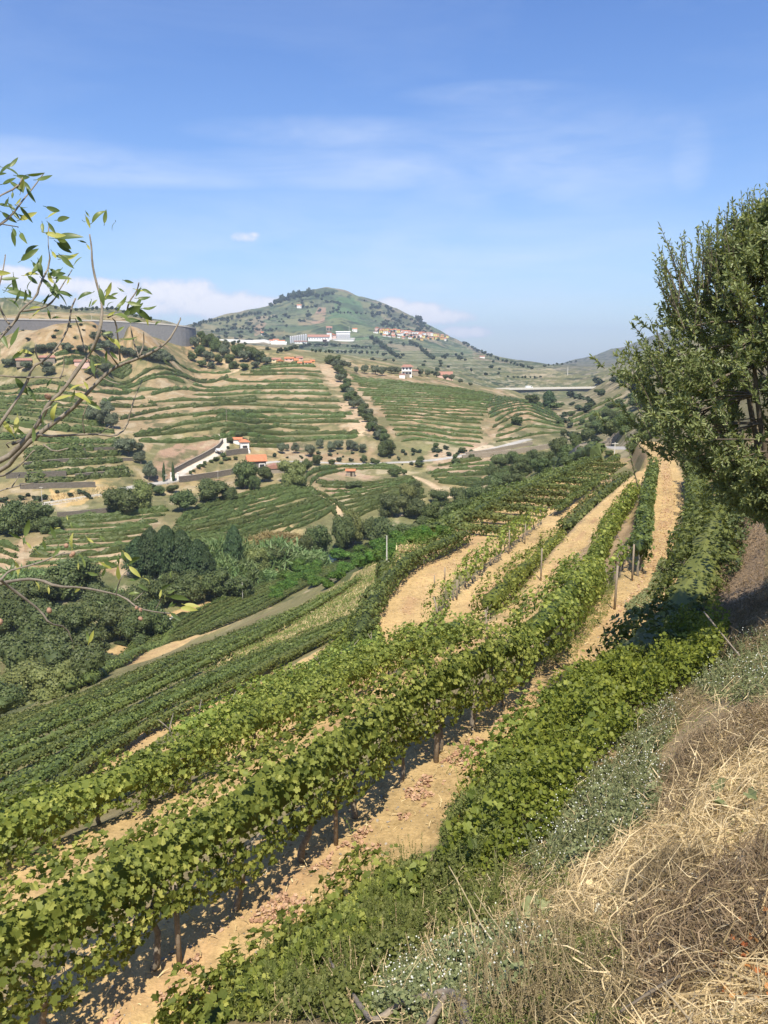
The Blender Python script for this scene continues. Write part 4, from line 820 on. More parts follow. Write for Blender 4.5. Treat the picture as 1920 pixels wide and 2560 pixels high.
Lr = [[(350,904),(480,919),(578,931)], [(290,911),(425,919),(571,942)], [(232,930),(425,930),(540,950)], [(247,942),(425,944),(517,950)], [(247,950),(360,953),(463,958)], [(247,963),(300,965)], [(305,975),(360,976),(420,977)], [(228,981),(328,981)],
      [(378,989),(500,977),(600,972),(640,971)], [(258,1008),(290,996),(363,996)], [(262,1016),(393,1014)], [(370,1008),(500,1002),(640,992)], [(300,1050),(386,1027),(500,1016),(640,1004)], [(320,1052),(444,1039),(540,1039),(640,1030)],
      [(332,1089),(405,1077),(455,1060),(540,1056),(640,1056)], [(335,1093),(425,1083),(532,1073)], [(347,1104),(463,1106),(552,1097)], [(540,1043),(640,1043)]]
for k, p in enumerate(Lr):
    L = drop(resample(smooth(hits(p, 150), 2), 1.5)); row_obj(hedge_far(L, 1.4, 1.7, 600 + k, 6, 1.3, .45), M['vine_far'], f'{ORD[k]} vine row down the terraces under the reddish dirt mound', 'vine rows under the dirt mound')
field([(865,937),(960,952),(1090,967),(1245,990)], [(998,1103),(1060,1100),(1130,1112),(1195,1120)], 23, '{} vine row down the broad field below the lone white house', 'vine rows beside the bridge', h=.95, width=1.1, seed=20, rmin=200, bow=2.5, card=.4, cards=5, step=1.4, trim=.05)
field([(1205,1006),(1316,1000),(1375,1026)], [(1240,1108),(1350,1082),(1440,1078)], 12, '{} vine row of the lower bridge field above the pale retaining slope', 'vine rows beside the bridge', h=.95, width=1.1, seed=21, rmin=200, bow=2, card=.4, cards=5, step=1.4, trim=.08)
field([(60,1132),(200,1124),(290,1122)], [(60,1210),(200,1202),(330,1188)], 5, '{} sparse vine row on the walled terraces behind the bare branches', G2, h=1.5, width=3.0, seed=22, rmin=140, card=.6, cards=16)
field([(-60,960),(60,965),(230,985)], [(-60,1095),(90,1100),(300,1108)], 9, '{} overgrown vine row above the walled terraces', G2, h=1.5, width=3.0, seed=23, rmin=140, card=.7, cards=9, bow=3)
field([(130,893),(240,896),(330,902)], [(140,915),(250,920),(330,925)], 3, '{} short vine row just under the line of olive trees on the mound', G2, h=1.6, width=2, seed=24, rmin=140)
field([(1420,1050),(1500,1010),(1560,985)], [(1440,1075),(1520,1050),(1580,1030)], 4, '{} vine row on the scrubby hill behind the almond tree', G2, h=1.5, width=2.4, seed=25, rmin=140)
field([(1225,1150),(1340,1145),(1500,1142)], [(1230,1152),(1340,1149),(1480,1146)], 1, 'vine row along the top of the curved stone retaining wall', G2, h=1.4, width=1.8, seed=26, rmin=140)
# ------------------------------------------------------------------ trees and bushes
GT = 'riverside trees'
river = [('poplar',352,1440,64,100,'leftmost low poplar of the dark clump'),('poplar',383,1444,66,124,'tall dark poplar at the valley side of the clump'),('poplar',418,1450,66,138,'tallest dark poplar of the clump'),('poplar',456,1452,66,128,'dark poplar in the middle of the clump'),('poplar',492,1458,60,112,'dark poplar near the clump end beside the canes'),('poplar',520,1462,46,92,'lowest dark poplar closing the clump beside the canes'),
 ('poplar',582,1432,42,118,'slender lone poplar standing among pale canes')]
for k, x, y, w, h, l in river: tree_px(k, x, y, w, h, 'poplar_tree', l, 'poplar', 'poplars by the river')
for i, (x, y, w, h) in enumerate([(545,1412,60,56),(556,1440,60,48),(610,1418,50,60),(612,1445,46,44),(690,1412,60,56),(700,1398,60,46),(662,1447,40,22),(760,1418,60,34),(785,1408,44,28),(60,1478,90,50),(20,1500,70,46),(300,1560,60,60),(285,1530,50,50),(525,1410,50,50),(575,1465,44,36)]):
    tree_px('cane', x, y, w * 1.35, h * 1.4, 'cane_clump', 'pale green clump of giant cane at the river edge', 'cane clump', 'giant cane clumps at the river')
for i, (x, y, w, h) in enumerate([(640,1358,48,24),(672,1352,50,28),(705,1350,46,26),(738,1352,36,24),(620,1368,36,20)]):
    tree_px('cane_dry', x, y, w, h, 'dry_cane_clump', 'golden dry cane clump at the field edge behind the riverside trees', 'cane clump', 'dry golden canes')
bl = [('broad_yel',640,1436,62,74),('broad',690,1418,66,62),('bush',725,1405,55,50),('bush',665,1420,50,52),('broad',792,1392,80,92),('broad',765,1398,46,70),('broad',852,1376,64,100),('broad_yel',884,1362,58,92),('broad',915,1350,46,60),('broad',955,1362,90,74),('bush',1000,1355,70,50),('broad',980,1292,64,66),('broad_yel',1012,1262,52,58),('broad',1040,1296,60,56),('broad',1082,1310,60,60),
 ('broad',1125,1304,66,62),('bush',1165,1288,60,50),('broad',1190,1262,64,56),('bush',1228,1250,50,44),('broad',1250,1222,56,46),('broad',1300,1196,60,44),('bush',1285,1216,50,36),('bush',1345,1182,50,30),('broad_yel',1140,1312,44,40),('bush',1062,1322,50,36),('broad',1030,1250,50,52),('broad',1100,1262,50,44),('broad',1145,1258,50,46),
 ('broad',540,1500,84,86),('bush',592,1498,76,66),('broad_yel',505,1480,50,46),('broad',470,1500,84,82),('bush',430,1512,80,60),('broad',425,1480,60,60),('broad',380,1520,80,92),('broad',335,1550,88,88),('broad',392,1590,90,96),('broad',300,1600,110,120),('broad',345,1610,84,100),('broad',250,1545,80,90),('broad',170,1490,120,110),('broad',215,1480,80,90),('broad',100,1520,110,96),('bush',40,1530,110,80),('broad',20,1590,110,100),('broad',110,1600,120,110),('broad',190,1600,110,110),
 ('bush',240,1650,90,90),('broad',60,1680,130,120),('bush',150,1690,120,110),('bush',222,1712,96,110),('broad_yel',60,1765,150,120),('broad_yel',140,1745,110,96),('broad',0,1800,130,100),('broad_yel',-60,1760,140,120),('broad',-90,1680,140,140),('broad_yel',186,1700,60,60),('bush',270,1680,60,52),('broad',-80,1580,130,120)]
desc = {'broad': 'dark green broadleaf tree', 'broad_yel': 'yellow-green broadleaf tree', 'bush': 'low rounded olive-green bush'}
zone = lambda x, y: 'at the wooded gully head below the mound' if x > 900 and y < 1330 else 'beside the river pool past the grass band' if x > 600 else 'at the edge of the pale canes and poplars' if x > 400 else 'in the wood along the vineyard foot' if y > 1600 else 'in the wood below the near poplars'
for k, x, y, w, h in bl: tree_px(k, x, y, w, h, 'riverside_bush' if k == 'bush' else 'riverside_tree', f'{desc[k]} {zone(x, y)}', 'bush' if k == 'bush' else 'tree', f'{desc[k]}s {zone(x, y)}')
rng5 = np.random.RandomState(5)
for i in range(46):
    f = rng5.rand(); x = 700 + 360 * f + rng5.normal() * 8; y = 1478 - 118 * f + rng5.normal() * 16
    tree_px('citrus', x, y, 46, 30, 'orchard_tree', 'small fresh green orchard tree above the river pool', 'tree', 'orchard trees on the river bank')
for i, (x, y) in enumerate([(1000,1362),(1035,1350),(1072,1352),(1105,1345),(1130,1352),(1052,1368),(1010,1380),(985,1390),(960,1402),(930,1412)]): tree_px('citrus', x, y, 52, 34, 'orchard_tree', 'bright lime green orchard tree below the gully wood', 'tree', 'lime green orchard trees')
house = [('broad',300,1286,84,76,'big dark round bush below the lane'),('broad_yel',350,1278,66,78,'lighter leafy tree beside the big dark bush below the lane'),('broad',532,1256,82,60,'wide dark bush below the walled garden'),('broad',572,1254,46,46,'smaller bush leaning on the wide one below the garden'),('bush',462,1280,68,56,'rounded bush above the gap between two vine fields'),('broad',612,1222,66,80,'tall tree in front of the garden house'),('broad',634,1226,32,44,'dark shaded companion of the tree before the garden house'),
 ('bush',662,1204,44,42,'short tree before the lit window of the low house'),('broad_yel',728,1212,64,66,'leafy tree between the low house and the mound'),('broad',764,1182,30,36,'dark tree on the lane above the mound'),('broad',28,1336,96,92,'dark tree beside the shaded gully at the field corner'),('broad',90,1326,84,84,'dark tree at the corner of the low terraces'),('broad',128,1332,50,48,'smaller dark tree at the top of the low terraces'),('broad',-40,1330,96,96,'dark tree at the edge of the shaded gully'),
 ('broad',967,1140,46,46,'large round dark tree at the foot of the scrub strip'),('bush',788,1164,24,30,'small round tree on the cut bank above the lane'),('broad',830,1160,20,14,'low bush on the lane edge beside the mound'),('bush',912,1158,14,22,'narrow little tree on the lane edge'),('bush',600,1098,30,22,'olive-green bush beside the tower house'),('bush',574,1106,22,14,'small bush beside the top of the driveway'),('bush',400,1238,40,24,'scrubby bush under the lane beside the gate'),('bush',430,1232,36,22,'scrubby bush under the lane by the gate pillar'),
 ('broad',885,1222,36,22,'green bush just below the tiled hut'),('poplar',1372,1020,28,42,'pointed dark conifer in the dip beyond the bridge field'),('bush',1330,1010,36,26,'grey bush pair beneath the bridge'),('bush',1390,1025,36,20,'pale bush at the foot of the pointed conifer'),('bush',1235,1140,10,8,'tiny bush')]
for k, x, y, w, h, l in house[:-1]: tree_px(k, x, y, w, h, 'garden_tree' if k != 'bush' else 'garden_bush', l, 'tree' if k != 'bush' else 'bush')
for i, (x, y, w, h) in enumerate([(705,1134,26,30),(740,1134,22,30),(777,1142,30,34),(800,1122,20,28),(828,1130,24,28),(848,1124,22,28),(872,1124,24,28),(888,1128,22,26),(904,1132,22,26),(718,1128,14,20)]):
    tree_px('olive', x, y, w, h, 'olive_tree', f'{ORD[i]} olive tree of the line edging the terraces above the lane', 'olive tree', 'olive trees above the lane')
for i, (x, y) in enumerate([(1265,1150),(1275,1158),(1140,1160),(1135,1148),(1180,1148),(1050,1155),(1045,1162),(975,1186),(992,1184),(1007,1188),(985,1192),(1045,1168),(1090,1120),(1150,1132),(940,1162),(928,1158)]):
    tree_px('bush', x + 3 * (i % 2), y, 16 + (i % 3) * 3, 15, 'bush', 'small round bush dotted on the bare ground around the lane', 'bush', 'small bushes round the lane')
# left slope olives
for i, (x, y, w, h) in enumerate([(232,1060,44,50),(256,1066,46,56),(282,1072,36,44),(266,1040,40,40),(322,1138,58,50),(352,1160,32,36),(372,1202,36,52),(350,1132,30,30),(388,1196,20,30)]):
    tree_px('olive', x, y, w, h, 'olive_tree', f'{ORD[i]} grey-green olive down the gully beside the walled terraces', 'olive tree', 'olive trees in the gully')
for i, (x, y) in enumerate([(70,890),(100,882),(132,878),(170,880),(205,884),(238,880),(262,874),(292,884),(318,890),(345,896),(370,900),(395,906),(420,910),(350,886),(385,895),(410,898),(120,925),(125,938),(45,915),(20,918),(262,930),(232,940),(70,925),(268,852),(240,852)]):
    tree_px('olive', x, y, 34, 24, 'olive_tree', 'grey-green olive tree in the line along the foot of the reddish dirt mound', 'olive tree', 'olive trees under the dirt mound')
for i, (x, y, w, h) in enumerate([(492,876,26,38),(500,892,26,30),(515,868,30,30),(522,905,28,30),(540,880,28,40),(548,912,26,26),(560,895,28,34),(575,908,28,26),(592,896,30,36),(612,905,32,32),(632,900,34,34),(652,905,34,28),(668,912,28,22),(480,902,24,22),(505,918,22,18),(530,922,22,18),(585,922,26,20),(610,925,26,18),(640,920,26,18),(622,884,24,20),(600,880,22,22),(565,876,24,26),(530,858,22,26),(505,850,20,22)]):
    tree_px(('olive', 'broad', 'bush')[i % 3], x, y, w, h, 'ridge_tree', 'mixed dark tree of the grove between the grey retaining wall and the terraced hill', 'tree', 'grove beside the retaining wall', rmin=200)
# scrub strip between the terraced hill and the bridge field
SP = [(826,912),(838,922),(846,935),(858,945),(852,956),(868,968),(862,980),(878,990),(886,1000),(892,1012),(900,1020),(912,1030),(905,1040),(920,1042),(918,1055),(930,1062),(936,1075),(948,1085),(958,1092),(944,1098),(962,1104),(873,1002),(884,1022),(926,1078),(842,912),(855,922)]
for i, (x, y) in enumerate(SP): tree_px(('broad', 'olive', 'bush')[i % 3], x, y, 26, 24, 'scrub_tree', 'dense small tree in the diagonal scrub strip dividing the hill terraces from the bridge field', 'tree', 'trees of the diagonal scrub strip', rmin=200)
for i, (x, y, w, h) in enumerate([(873,918,14,14),(892,934,14,20),(911,934,18,24),(938,936,22,24),(955,940,24,26),(978,934,24,20),(995,934,20,18),(1050,940,18,20),(1068,942,18,20),(1092,944,20,18),(1113,950,18,16),(1128,952,18,18),(1150,958,14,12),(1175,965,12,10)]):
    tree_px('olive', x, y, w, h, 'olive_tree', f'{ORD[i]} olive tree of the row along the crest beside the white hill house', 'olive tree', 'olive trees on the crest', rmin=300)
# right-hand scrubby hill and gully
for i, (x, y, w, h, k) in enumerate([(1230,1190,34,34,'broad'),(1252,1172,40,34,'broad'),(1280,1160,36,36,'broad'),(1390,1150,50,60,'broad'),(1412,1158,50,50,'bush'),(1438,1128,36,50,'broad'),(1465,1110,40,44,'bush'),(1480,1090,34,34,'bush'),(1500,1085,50,40,'broad'),(1530,1100,54,56,'bush'),(1560,1085,60,60,'broad'),(1540,1060,40,36,'bush'),(1515,1050,36,30,'broad'),(1478,1058,14,20,'bush'),(1456,1062,14,18,'bush'),(1408,1090,18,18,'bush'),(1290,1062,30,22,'bush'),(1420,1170,36,30,'bush'),(1360,1168,54,44,'bush'),(1330,1160,40,40,'broad'),(1305,1172,44,36,'broad'),(1350,1190,54,50,'bush'),(1600,980,60,44,'bush'),(1560,962,44,24,'bush'),(1585,985,30,24,'broad'),(1600,1020,60,40,'bush'),(1530,1020,30,16,'bush'),(1500,985,26,14,'bush'),(1470,1020,24,14,'bush'),(1545,1010,26,14,'bush'),(1580,1140,40,40,'bush'),(1620,1100,60,60,'broad'),(1525,1138,24,14,'bush'),(1400,1060,20,14,'bush'),(1430,1040,20,14,'bush'),(1655,1060,60,60,'broad'),(1690,1000,80,60,'bush')]):
    tree_px(k, x, y, w, h, 'hillside_bush' if k == 'bush' else 'hillside_tree', ('low scrubby bush' if k == 'bush' else 'dark leafy tree') + ' on the rough hill around the road bend behind the near terraces', 'bush' if k == 'bush' else 'tree', 'scrub and trees round the road bend' if k == 'bush' else 'dark trees round the road bend', rmin=100)
# --- the far mountain: rows of dots, crest pines, scattered trees; all single meshes
n_far = 0
def far_tree(kind, px, py, wp, hp, label, group, name='distant_tree', rmin=560):
    global n_far; n_far += 1
    return tree_px(kind, px, py, wp, hp, name, label, 'tree', group, parts=False, rmin=rmin)
rng = np.random.RandomState(8)
def dots(line, n, w, h, label, group, kind='far', jit=1.5):
    P = np.array(line, float); s = np.r_[0, np.cumsum(np.hypot(*np.diff(P, axis=0).T))]; q = np.linspace(0, s[-1], n)
    for a in q: far_tree(kind, np.interp(a, s, P[:, 0]) + rng.normal() * jit, np.interp(a, s, P[:, 1]) + rng.normal() * jit * .4, w * (.8 + .5 * rng.rand()), h * (.8 + .5 * rng.rand()), label, group)
dots([(484,818),(500,812),(540,804),(580,798),(620,790),(650,786)], 26, 8, 8, 'small round tree on the left shoulder skyline of the mountain'.replace('left ', 'gentle '), 'trees of the mountain shoulder')
dots([(530,832),(560,826),(600,824),(640,826),(680,830)], 20, 7, 6, 'distant olive tree in the line across the lower mountain shoulder', 'olives across the mountain shoulder')
dots([(680,772),(700,765),(720,757),(735,750)], 7, 13, 17, 'dark pine on the western crest of the mountain', 'pines on the mountain crest', 'pine')
dots([(738,757),(750,752),(765,750),(780,748)], 7, 17, 19, 'tall dark pine of the clump on the mountain crest', 'pine clump on the mountain crest', 'pine')
dots([(790,745),(810,742),(830,737)], 6, 10, 10, 'pine just below the bare mountain top', 'pines by the mountain top', 'far')
dots([(815,757),(835,757),(850,762),(848,775),(828,785)], 12, 7, 6, 'small tree fringing the green cone of vines on the mountain', 'trees round the green cone', 'far')
dots([(843,784),(880,784),(912,786)], 9, 5, 5, 'tiny tree in the line crossing the green cone', 'trees crossing the green cone', 'far')
dots([(1045,805),(1052,808)], 2, 13, 13, 'dark lone tree breaking the eastern skyline of the mountain', 'lone skyline trees', 'far')
dots([(790,866),(820,865),(850,866)], 9, 10, 7, 'olive tree of the dark hedge under the winery', 'olives under the winery')
dots([(868,868),(890,870),(925,872)], 7, 8, 7, 'olive tree beyond the dark hedge under the winery', 'olives beyond the hedge under the winery')
dots([(780,880),(820,882),(870,884),(940,886)], 16, 8, 8, 'olive tree of the lower line under the winery', 'lower olives under the winery')
dots([(930,850),(950,864),(970,880),(990,896)], 14, 12, 10, 'tree in the dark strip running down from the village edge', 'dark strip below the village')
dots([(1030,862),(1048,872),(1062,885),(1080,900)], 12, 11, 10, 'tree in the wooded fold under the village', 'wooded fold under the village')
dots([(700,880),(720,878),(745,872),(770,868)], 12, 11, 9, 'tree on the wooded slope beside the tank rows', 'wooded slope beside the tank rows')
dots([(1160,862),(1200,882),(1240,898),(1290,914),(1330,923)], 20, 9, 7, 'tree on the falling eastern skyline of the mountain', 'trees of the eastern skyline')
dots([(1270,944),(1300,946),(1350,944)], 8, 6, 5, 'tree in the short line above the bridge', 'trees above the bridge')
dots([(1360,918),(1400,912),(1440,905)], 8, 6, 5, 'tree on the skyline of the grey far hill', 'trees of the grey hill skyline')
dots([(140,772),(160,774),(200,778),(240,776),(290,775),(330,790),(350,795),(380,802)], 20, 9, 8, 'tree on the hill crest above the retaining wall', 'trees above the retaining wall')
LBL = [((845,745),(1080,840),42,'scrubby tree on the steep rough flank above the village','trees of the flank above the village'), ((540,800),(780,860),26,'scattered tree among the terraces beside the winery','scattered trees beside the winery'), ((930,850),(1250,940),44,'scattered tree on the patchwork slope below the village','scattered trees below the village'), ((490,835),(700,890),22,'scattered tree below the long white wall','scattered trees below the long white wall')]
for (x0, y0), (x1, y1), n, l, gname in LBL:
    c = 0; t_ = 0
    while c < n and t_ < 400:
        t_ += 1; x = rng.uniform(x0, x1); y = rng.uniform(y0, y1)
        if 'flank' in l and not (905 + (y - 745) * .7 < x < 905 + (y - 745) * 2.4): continue
        h_ = hit(x, y, 600)
        if h_ is None or h_[1] > 5000: continue
        far_tree('farbush' if rng.rand() < .5 else 'far', x, y, 7 + 5 * rng.rand(), 5 + 4 * rng.rand(), l, gname); c += 1

def scrub(poly, n, w, h, label, group, seed, rmin=200, kinds=('farbush', 'far')):
    rg = np.random.RandomState(seed); x0, x1 = min(p[0] for p in poly), max(p[0] for p in poly); y0, y1 = min(p[1] for p in poly), max(p[1] for p in poly); c = t = 0
    while c < n and t < n * 30:
        t += 1; x, y = rg.uniform(x0, x1), rg.uniform(y0, y1)
        if not inside(poly, np.array([x]), np.array([y]))[0]: continue
        s_ = .6 + .9 * rg.rand(); far_tree(kinds[c % len(kinds)], x, y, w * s_, h * s_, label, group, 'scrub_bush', rmin); c += 1
scrub([(60,822),(180,812),(330,825),(460,865),(420,885),(120,875),(0,880)], 18, 10, 6, 'low dark scrub bush on the reddish dirt mound', 'scrub on the dirt mound', 3)
scrub([(1440,960),(1560,930),(1640,900),(1640,1090),(1540,1130),(1440,1110),(1380,1080)], 48, 20, 13, 'low dark scrub bush on the rough hill behind the almond tree', 'scrub on the rough hill', 4)
scrub([(640,1135),(960,1135),(1060,1150),(1060,1165),(700,1150)], 22, 9, 7, 'small weed bush on the cut bank above the lane', 'scrub on the cut bank', 5)
scrub([(1000,1125),(1150,1120),(1220,1125),(1080,1150),(990,1145)], 16, 10, 7, 'small weed bush on the slope above the pale track', 'scrub above the pale track', 6)
scrub([(0,1225),(140,1228),(420,1206),(420,1260),(300,1230),(120,1290),(0,1290)], 22, 14, 10, 'low bush along the lane bank beside the low terraces', 'scrub along the lane bank', 7, 120)
scrub([(940,822),(1120,842),(1120,858),(950,842)], 34, 6, 6, 'small garden tree standing between the village houses', 'trees between the village houses', 8, 1200)
scrub([(900,750),(960,765),(1120,840),(1080,842),(940,815)], 50, 8, 6, 'scrub tree of the steep rough flank over the village', 'scrub of the steep flank', 9, 1500)
scrub([(640,790),(740,755),(830,745),(840,780),(700,810),(560,830),(500,825)], 46, 8, 6, 'small dark tree among the vine plots of the western mountain side', 'trees among the western plots', 10, 1200)
# ------------------------------------------------------------------ buildings, walls, bridge
def ori(px):
    """turn that makes the local -y side face the viewer's valley"""
    return -math.atan2((px - 960) / F, 1)
def part(root, name, mb, mats, sm=False): return link(name, mb.mesh(name, mats, sm), root)
def house(P, w, d, h, rh, rz, wall, roof, label, group=None, wins=0, name='house', axis='x', cat='house', ov=.3, hip=0, parts=()):
    e = empty(name, P, label, cat, group, rz)
    part(e, 'wall', MB().box((0, 0, h / 2 - .6), (w / 2, d / 2, h / 2 + .6)), [M[wall]])
    r = MB(); r.prism(-w / 2 - ov, w / 2 + ov, -d / 2 - ov, d / 2 + ov, h, h + rh, axis, 0, hip); r.box((0, 0, h - .06), (w / 2 + ov - .02, d / 2 + ov - .02, .08)); part(e, 'roof', r, [M[roof]])
    for i in range(wins):
        x = (i + .5) / wins * w - w / 2; part(e, 'window', MB().box((x, -d / 2 - .03, h * .55), (min(.55, w / wins * .28), .06, h * .16)), [M['window']])
    return e
def hx(px, py, rmin): p = hit(px, py, rmin); p = p if p is not None else at(px, py, rmin); return p
# tower house and its low wing
p = hx(611, 1128, 200); rz0 = ori(611) + .12; k = p[1] / F
e = empty('tower_house', p, 'small white garden tower with orange tiled roof above the curved driveway', 'tower house', None, rz0); w = 21 * k; h = 21 * k
part(e, 'base', MB().box((0, 0, -.6), (w * .62, w * .62, 1.0)), [M['white']])
part(e, 'wall', MB().box((0, 0, .4 + h / 2), (w / 2, w / 2, h / 2)), [M['white']])
for s_ in (-1, 1): part(e, 'corner_pillar', MB().box((s_ * w * .47, -w * .5, .4 + h / 2), (.16, .14, h / 2)), [M['white']])
part(e, 'window', MB().box((.1, -w / 2 - .04, h * .48), (w * .27, .06, h * .24)), [M['window']])
part(e, 'window', MB().box((-w / 2 - .04, 0, h * .48), (.06, w * .2, h * .2)), [M['window']])
part(e, 'roof', MB().box((0, 0, h + .5), (w * .64, w * .64, .12)).prism(-w * .62, w * .62, -w * .62, w * .62, h + .62, h + 1.5, 'x', 0, w * .5), [M['tile']])
p = hx(643, 1176, 200); k = p[1] / F; w = 44 * k; h = 24 * k
e = empty('stone_house', p, 'low stone house with long orange tiled roof below the small tower', 'house', None, ori(643) + .1)
part(e, 'wall', MB().box((0, 2.5, h / 2 - .6), (w / 2, 3.2, h / 2 + .6)), [M['schist']])
part(e, 'roof', MB().prism(-w / 2 - .5, w / 2 + .5, -1.3, 6.2, h, h + 2.0, 'x').box((0, 2.45, h - .05), (w / 2 + .4, 3.6, .1)), [M['tile']])
wf = part(e, 'window', MB().box((w * .27, -.76, h * .42), (w * .13, .05, h * .26)), [M['window']])
part(wf, 'frame', MB().box((w * .27, -.80, h * .70), (w * .17, .08, .13)).box((w * .27, -.80, h * .13), (w * .17, .08, .13)).box((w * .11, -.80, h * .42), (.14, .08, h * .30)).box((w * .43, -.80, h * .42), (.14, .08, h * .30)), [M['white']])
house(hx(594, 1108, 200), 3.4, 3, 1.6, .8, ori(594), 'white', 'tile', 'low shed with orange roof half hidden behind the olive beside the tower')
house(hx(683, 1184, 200) + (0, 2, 0), 7.5, 4, 1.8, 1.5, ori(683), 'stone_pale', 'tile_old', 'grey roofed outbuilding beside the low stone house on the lane', name='outbuilding', cat='outbuilding', axis='y')
p = hx(877, 1190, 200); k = p[1] / F
e = empty('field_hut', p, 'tiny field hut with orange roof alone on the bare mound', 'hut', None, -.1); part(e, 'wall', MB().box((0, 0, .7), (1.45, 1.2, 1.3)), [M['stone_pale']]); part(e, 'roof', MB().prism(-1.9, 1.9, -1.6, 1.5, 2.0, 2.7, 'x'), [M['tile']]); part(e, 'door', MB().box((.35, -1.22, .8), (.35, .05, .8)), [M['dark']])
# driveway: gate pillars, stone walls, truck, hedge balls
def wall_line(pts, hgt, thick, mat, label, rmin=100, cap=None, below=.5, name='stone_wall', group=None, step=2.0):
    L = drop(resample(smooth(hits(pts, rmin) if rmin else pts, 2), step)); T, Sd = frames(L); n = len(L); hv = np.broadcast_to(hgt, (n,))
    def ribbon(z0, z1, t):
        a = L - Sd * t / 2; b = L + Sd * t / 2; V = np.stack([a + [0, 0, 0], b, b, a], 1); V[:, :2, 2] += z0; V[:, 2:, 2] += np.reshape(z1, (-1, 1)); i = np.arange(n * 4).reshape(n, 4); j = np.roll(i, -1, 1)
        return V, [np.stack([i[:-1], j[:-1], j[1:], i[1:]], -1).reshape(-1, 4), i[0][::-1][None], i[-1][None]]
    if cap:
        e = empty(name, (0, 0, 0), label, 'wall', group); part(e, 'masonry', MB().add(*ribbon(-below, hv, thick)), [M[mat]]); part(e, 'coping', MB().add(*[x if i else x + [0, 0, 0] for i, x in enumerate(ribbon(hv.mean() + .01, hv + .14, thick + .14))]), [M[cap]]); return e
    return tag(link(name, MB().add(*ribbon(-below, hv, thick)).mesh(name, [M[mat]])), label, 'wall', group)
wall_line([(430,1186),(470,1164),(510,1144),(545,1124),(557,1108)], 1.7, .4, 'schist', 'tall dark stone wall along the uphill side of the driveway', cap='stone_pale')
wall_line([(448,1206),(500,1199),(550,1191),(600,1182)], 1.9, .4, 'schist', 'dark stone garden wall between the lane and the planted slope', cap='stone_pale')
wall_line([(566,1140),(590,1136),(620,1134)], 2.0, .4, 'schist', 'short stone terrace wall under the small tower', cap='stone_pale')
for x, l in ((429, 'valley side'), (446, 'garden side')):
    p = hx(x, 1200, 200); e = empty('gate_pillar', p, f'white square gate pillar on the {l} of the driveway entrance', 'gate pillar', 'white gate pillars'); part(e, 'shaft', MB().box((0, 0, 1.1), (.28, .28, 1.2)), [M['white']]); part(e, 'cap', MB().box((0, 0, 2.4), (.38, .38, .12)), [M['white']])
for x, l in ((409, 'cypress on the outer side of the gate'), (434, 'cypress between the white gate pillars')): tree_px('cypress', x, 1204, 8, 46, 'cypress_tree', 'thin dark ' + l, 'cypress', 'gate cypresses')
p = hx(548, 1134, 200); e = empty('pickup_truck', p + (0, 0, .1), 'small white pickup truck with brown load bed parked on the driveway', 'pickup truck', None, 2.2)
part(e, 'cab', MB().box((.95, 0, 1.15), (.55, .8, .65), top=(.8, .9)).box((1.55, 0, .75), (.35, .8, .35)), [M['paint']]); part(e, 'load_bed', MB().box((-.75, 0, .75), (1.25, .85, .12)).box((-.75, .85, .95), (1.25, .04, .2)).box((-.75, -.85, .95), (1.25, .04, .2)), [M['post']]); part(e, 'windscreen', MB().box((1.46, 0, 1.35), (.03, .6, .3)), [M['window']])
for sx in (1.3, -1.2):
    for sy in (-.75, .75): wh = MB(); wh.tube([(sx, sy - .1, .33), (sx, sy + .1, .33)], .33, 12); part(e, 'wheel', wh, [M['tyre']])
for i, (x, y) in enumerate([(484,1180),(497,1172),(506,1166),(512,1162),(528,1156),(538,1152),(545,1150),(564,1152),(572,1150),(476,1186),(554,1160),(560,1142),(570,1122),(588,1150)]): tree_px('bush', x, y, 9 + (i % 3) * 3, 8 + (i % 2) * 3, 'shrub_ball', f'{ORD[i]} clipped round shrub planted along the driveway edge', 'shrub', 'clipped shrubs along the driveway')
# terrace walls at the left
for i, (pts, h_, l) in enumerate([([(96,1130),(200,1127),(292,1124)], 1.0, 'upper dark stone terrace wall behind the bare branches'), ([(60,1164),(140,1155),(230,1154),(332,1152)], .9, 'second dark stone terrace wall with a pale sandy top'), ([(15,1196),(90,1193),(166,1190)], 1.7, 'short dark stone wall low on the walled terraces'), ([(189,1197),(240,1192),(293,1188)], 1.4, 'short stone wall next to the gully olives'), ([(50,1222),(140,1220),(239,1218)], 1.7, 'lowest dark stone terrace wall above the lane'), ([(143,1292),(210,1287),(282,1280)], 1.3, 'dark stone wall at the top of the low terraces under the lane')]): wall_line(pts, h_, .5, 'schist', l, 120, 'stone_pale' if i in (1, 3) else None)
wall_line([(108,1262),(180,1251),(262,1240)], .7, .3, 'concrete', 'pale low parapet along the lane over the ochre grass bank', 120)
wall_line([(372,1216),(430,1206),(500,1194),(582,1182)], .35, .3, 'concrete', 'pale kerb wall of the lane before the garden wall', 120)
wall_line([(1155,1150),(1230,1142),(1310,1132),(1385,1118)], 2.0, .6, 'stone_pale', 'long pale masonry wall above the oval terrace field', 150)
wall_line([(1165,1140),(1240,1130),(1330,1112)], 1.5, .6, 'stone_pale', 'upper pale masonry wall above the long one by the dirt track', 150)
wall_line([(1411,1148),(1430,1160),(1470,1168),(1510,1164),(1560,1158)], 1.5, .5, 'stone_pale', 'curved stone retaining wall by the road bend', 200)
wall_line([(1476,1134),(1520,1137),(1560,1138)], 1.6, .5, 'schist', 'dark stone wall behind the road bend', 210)
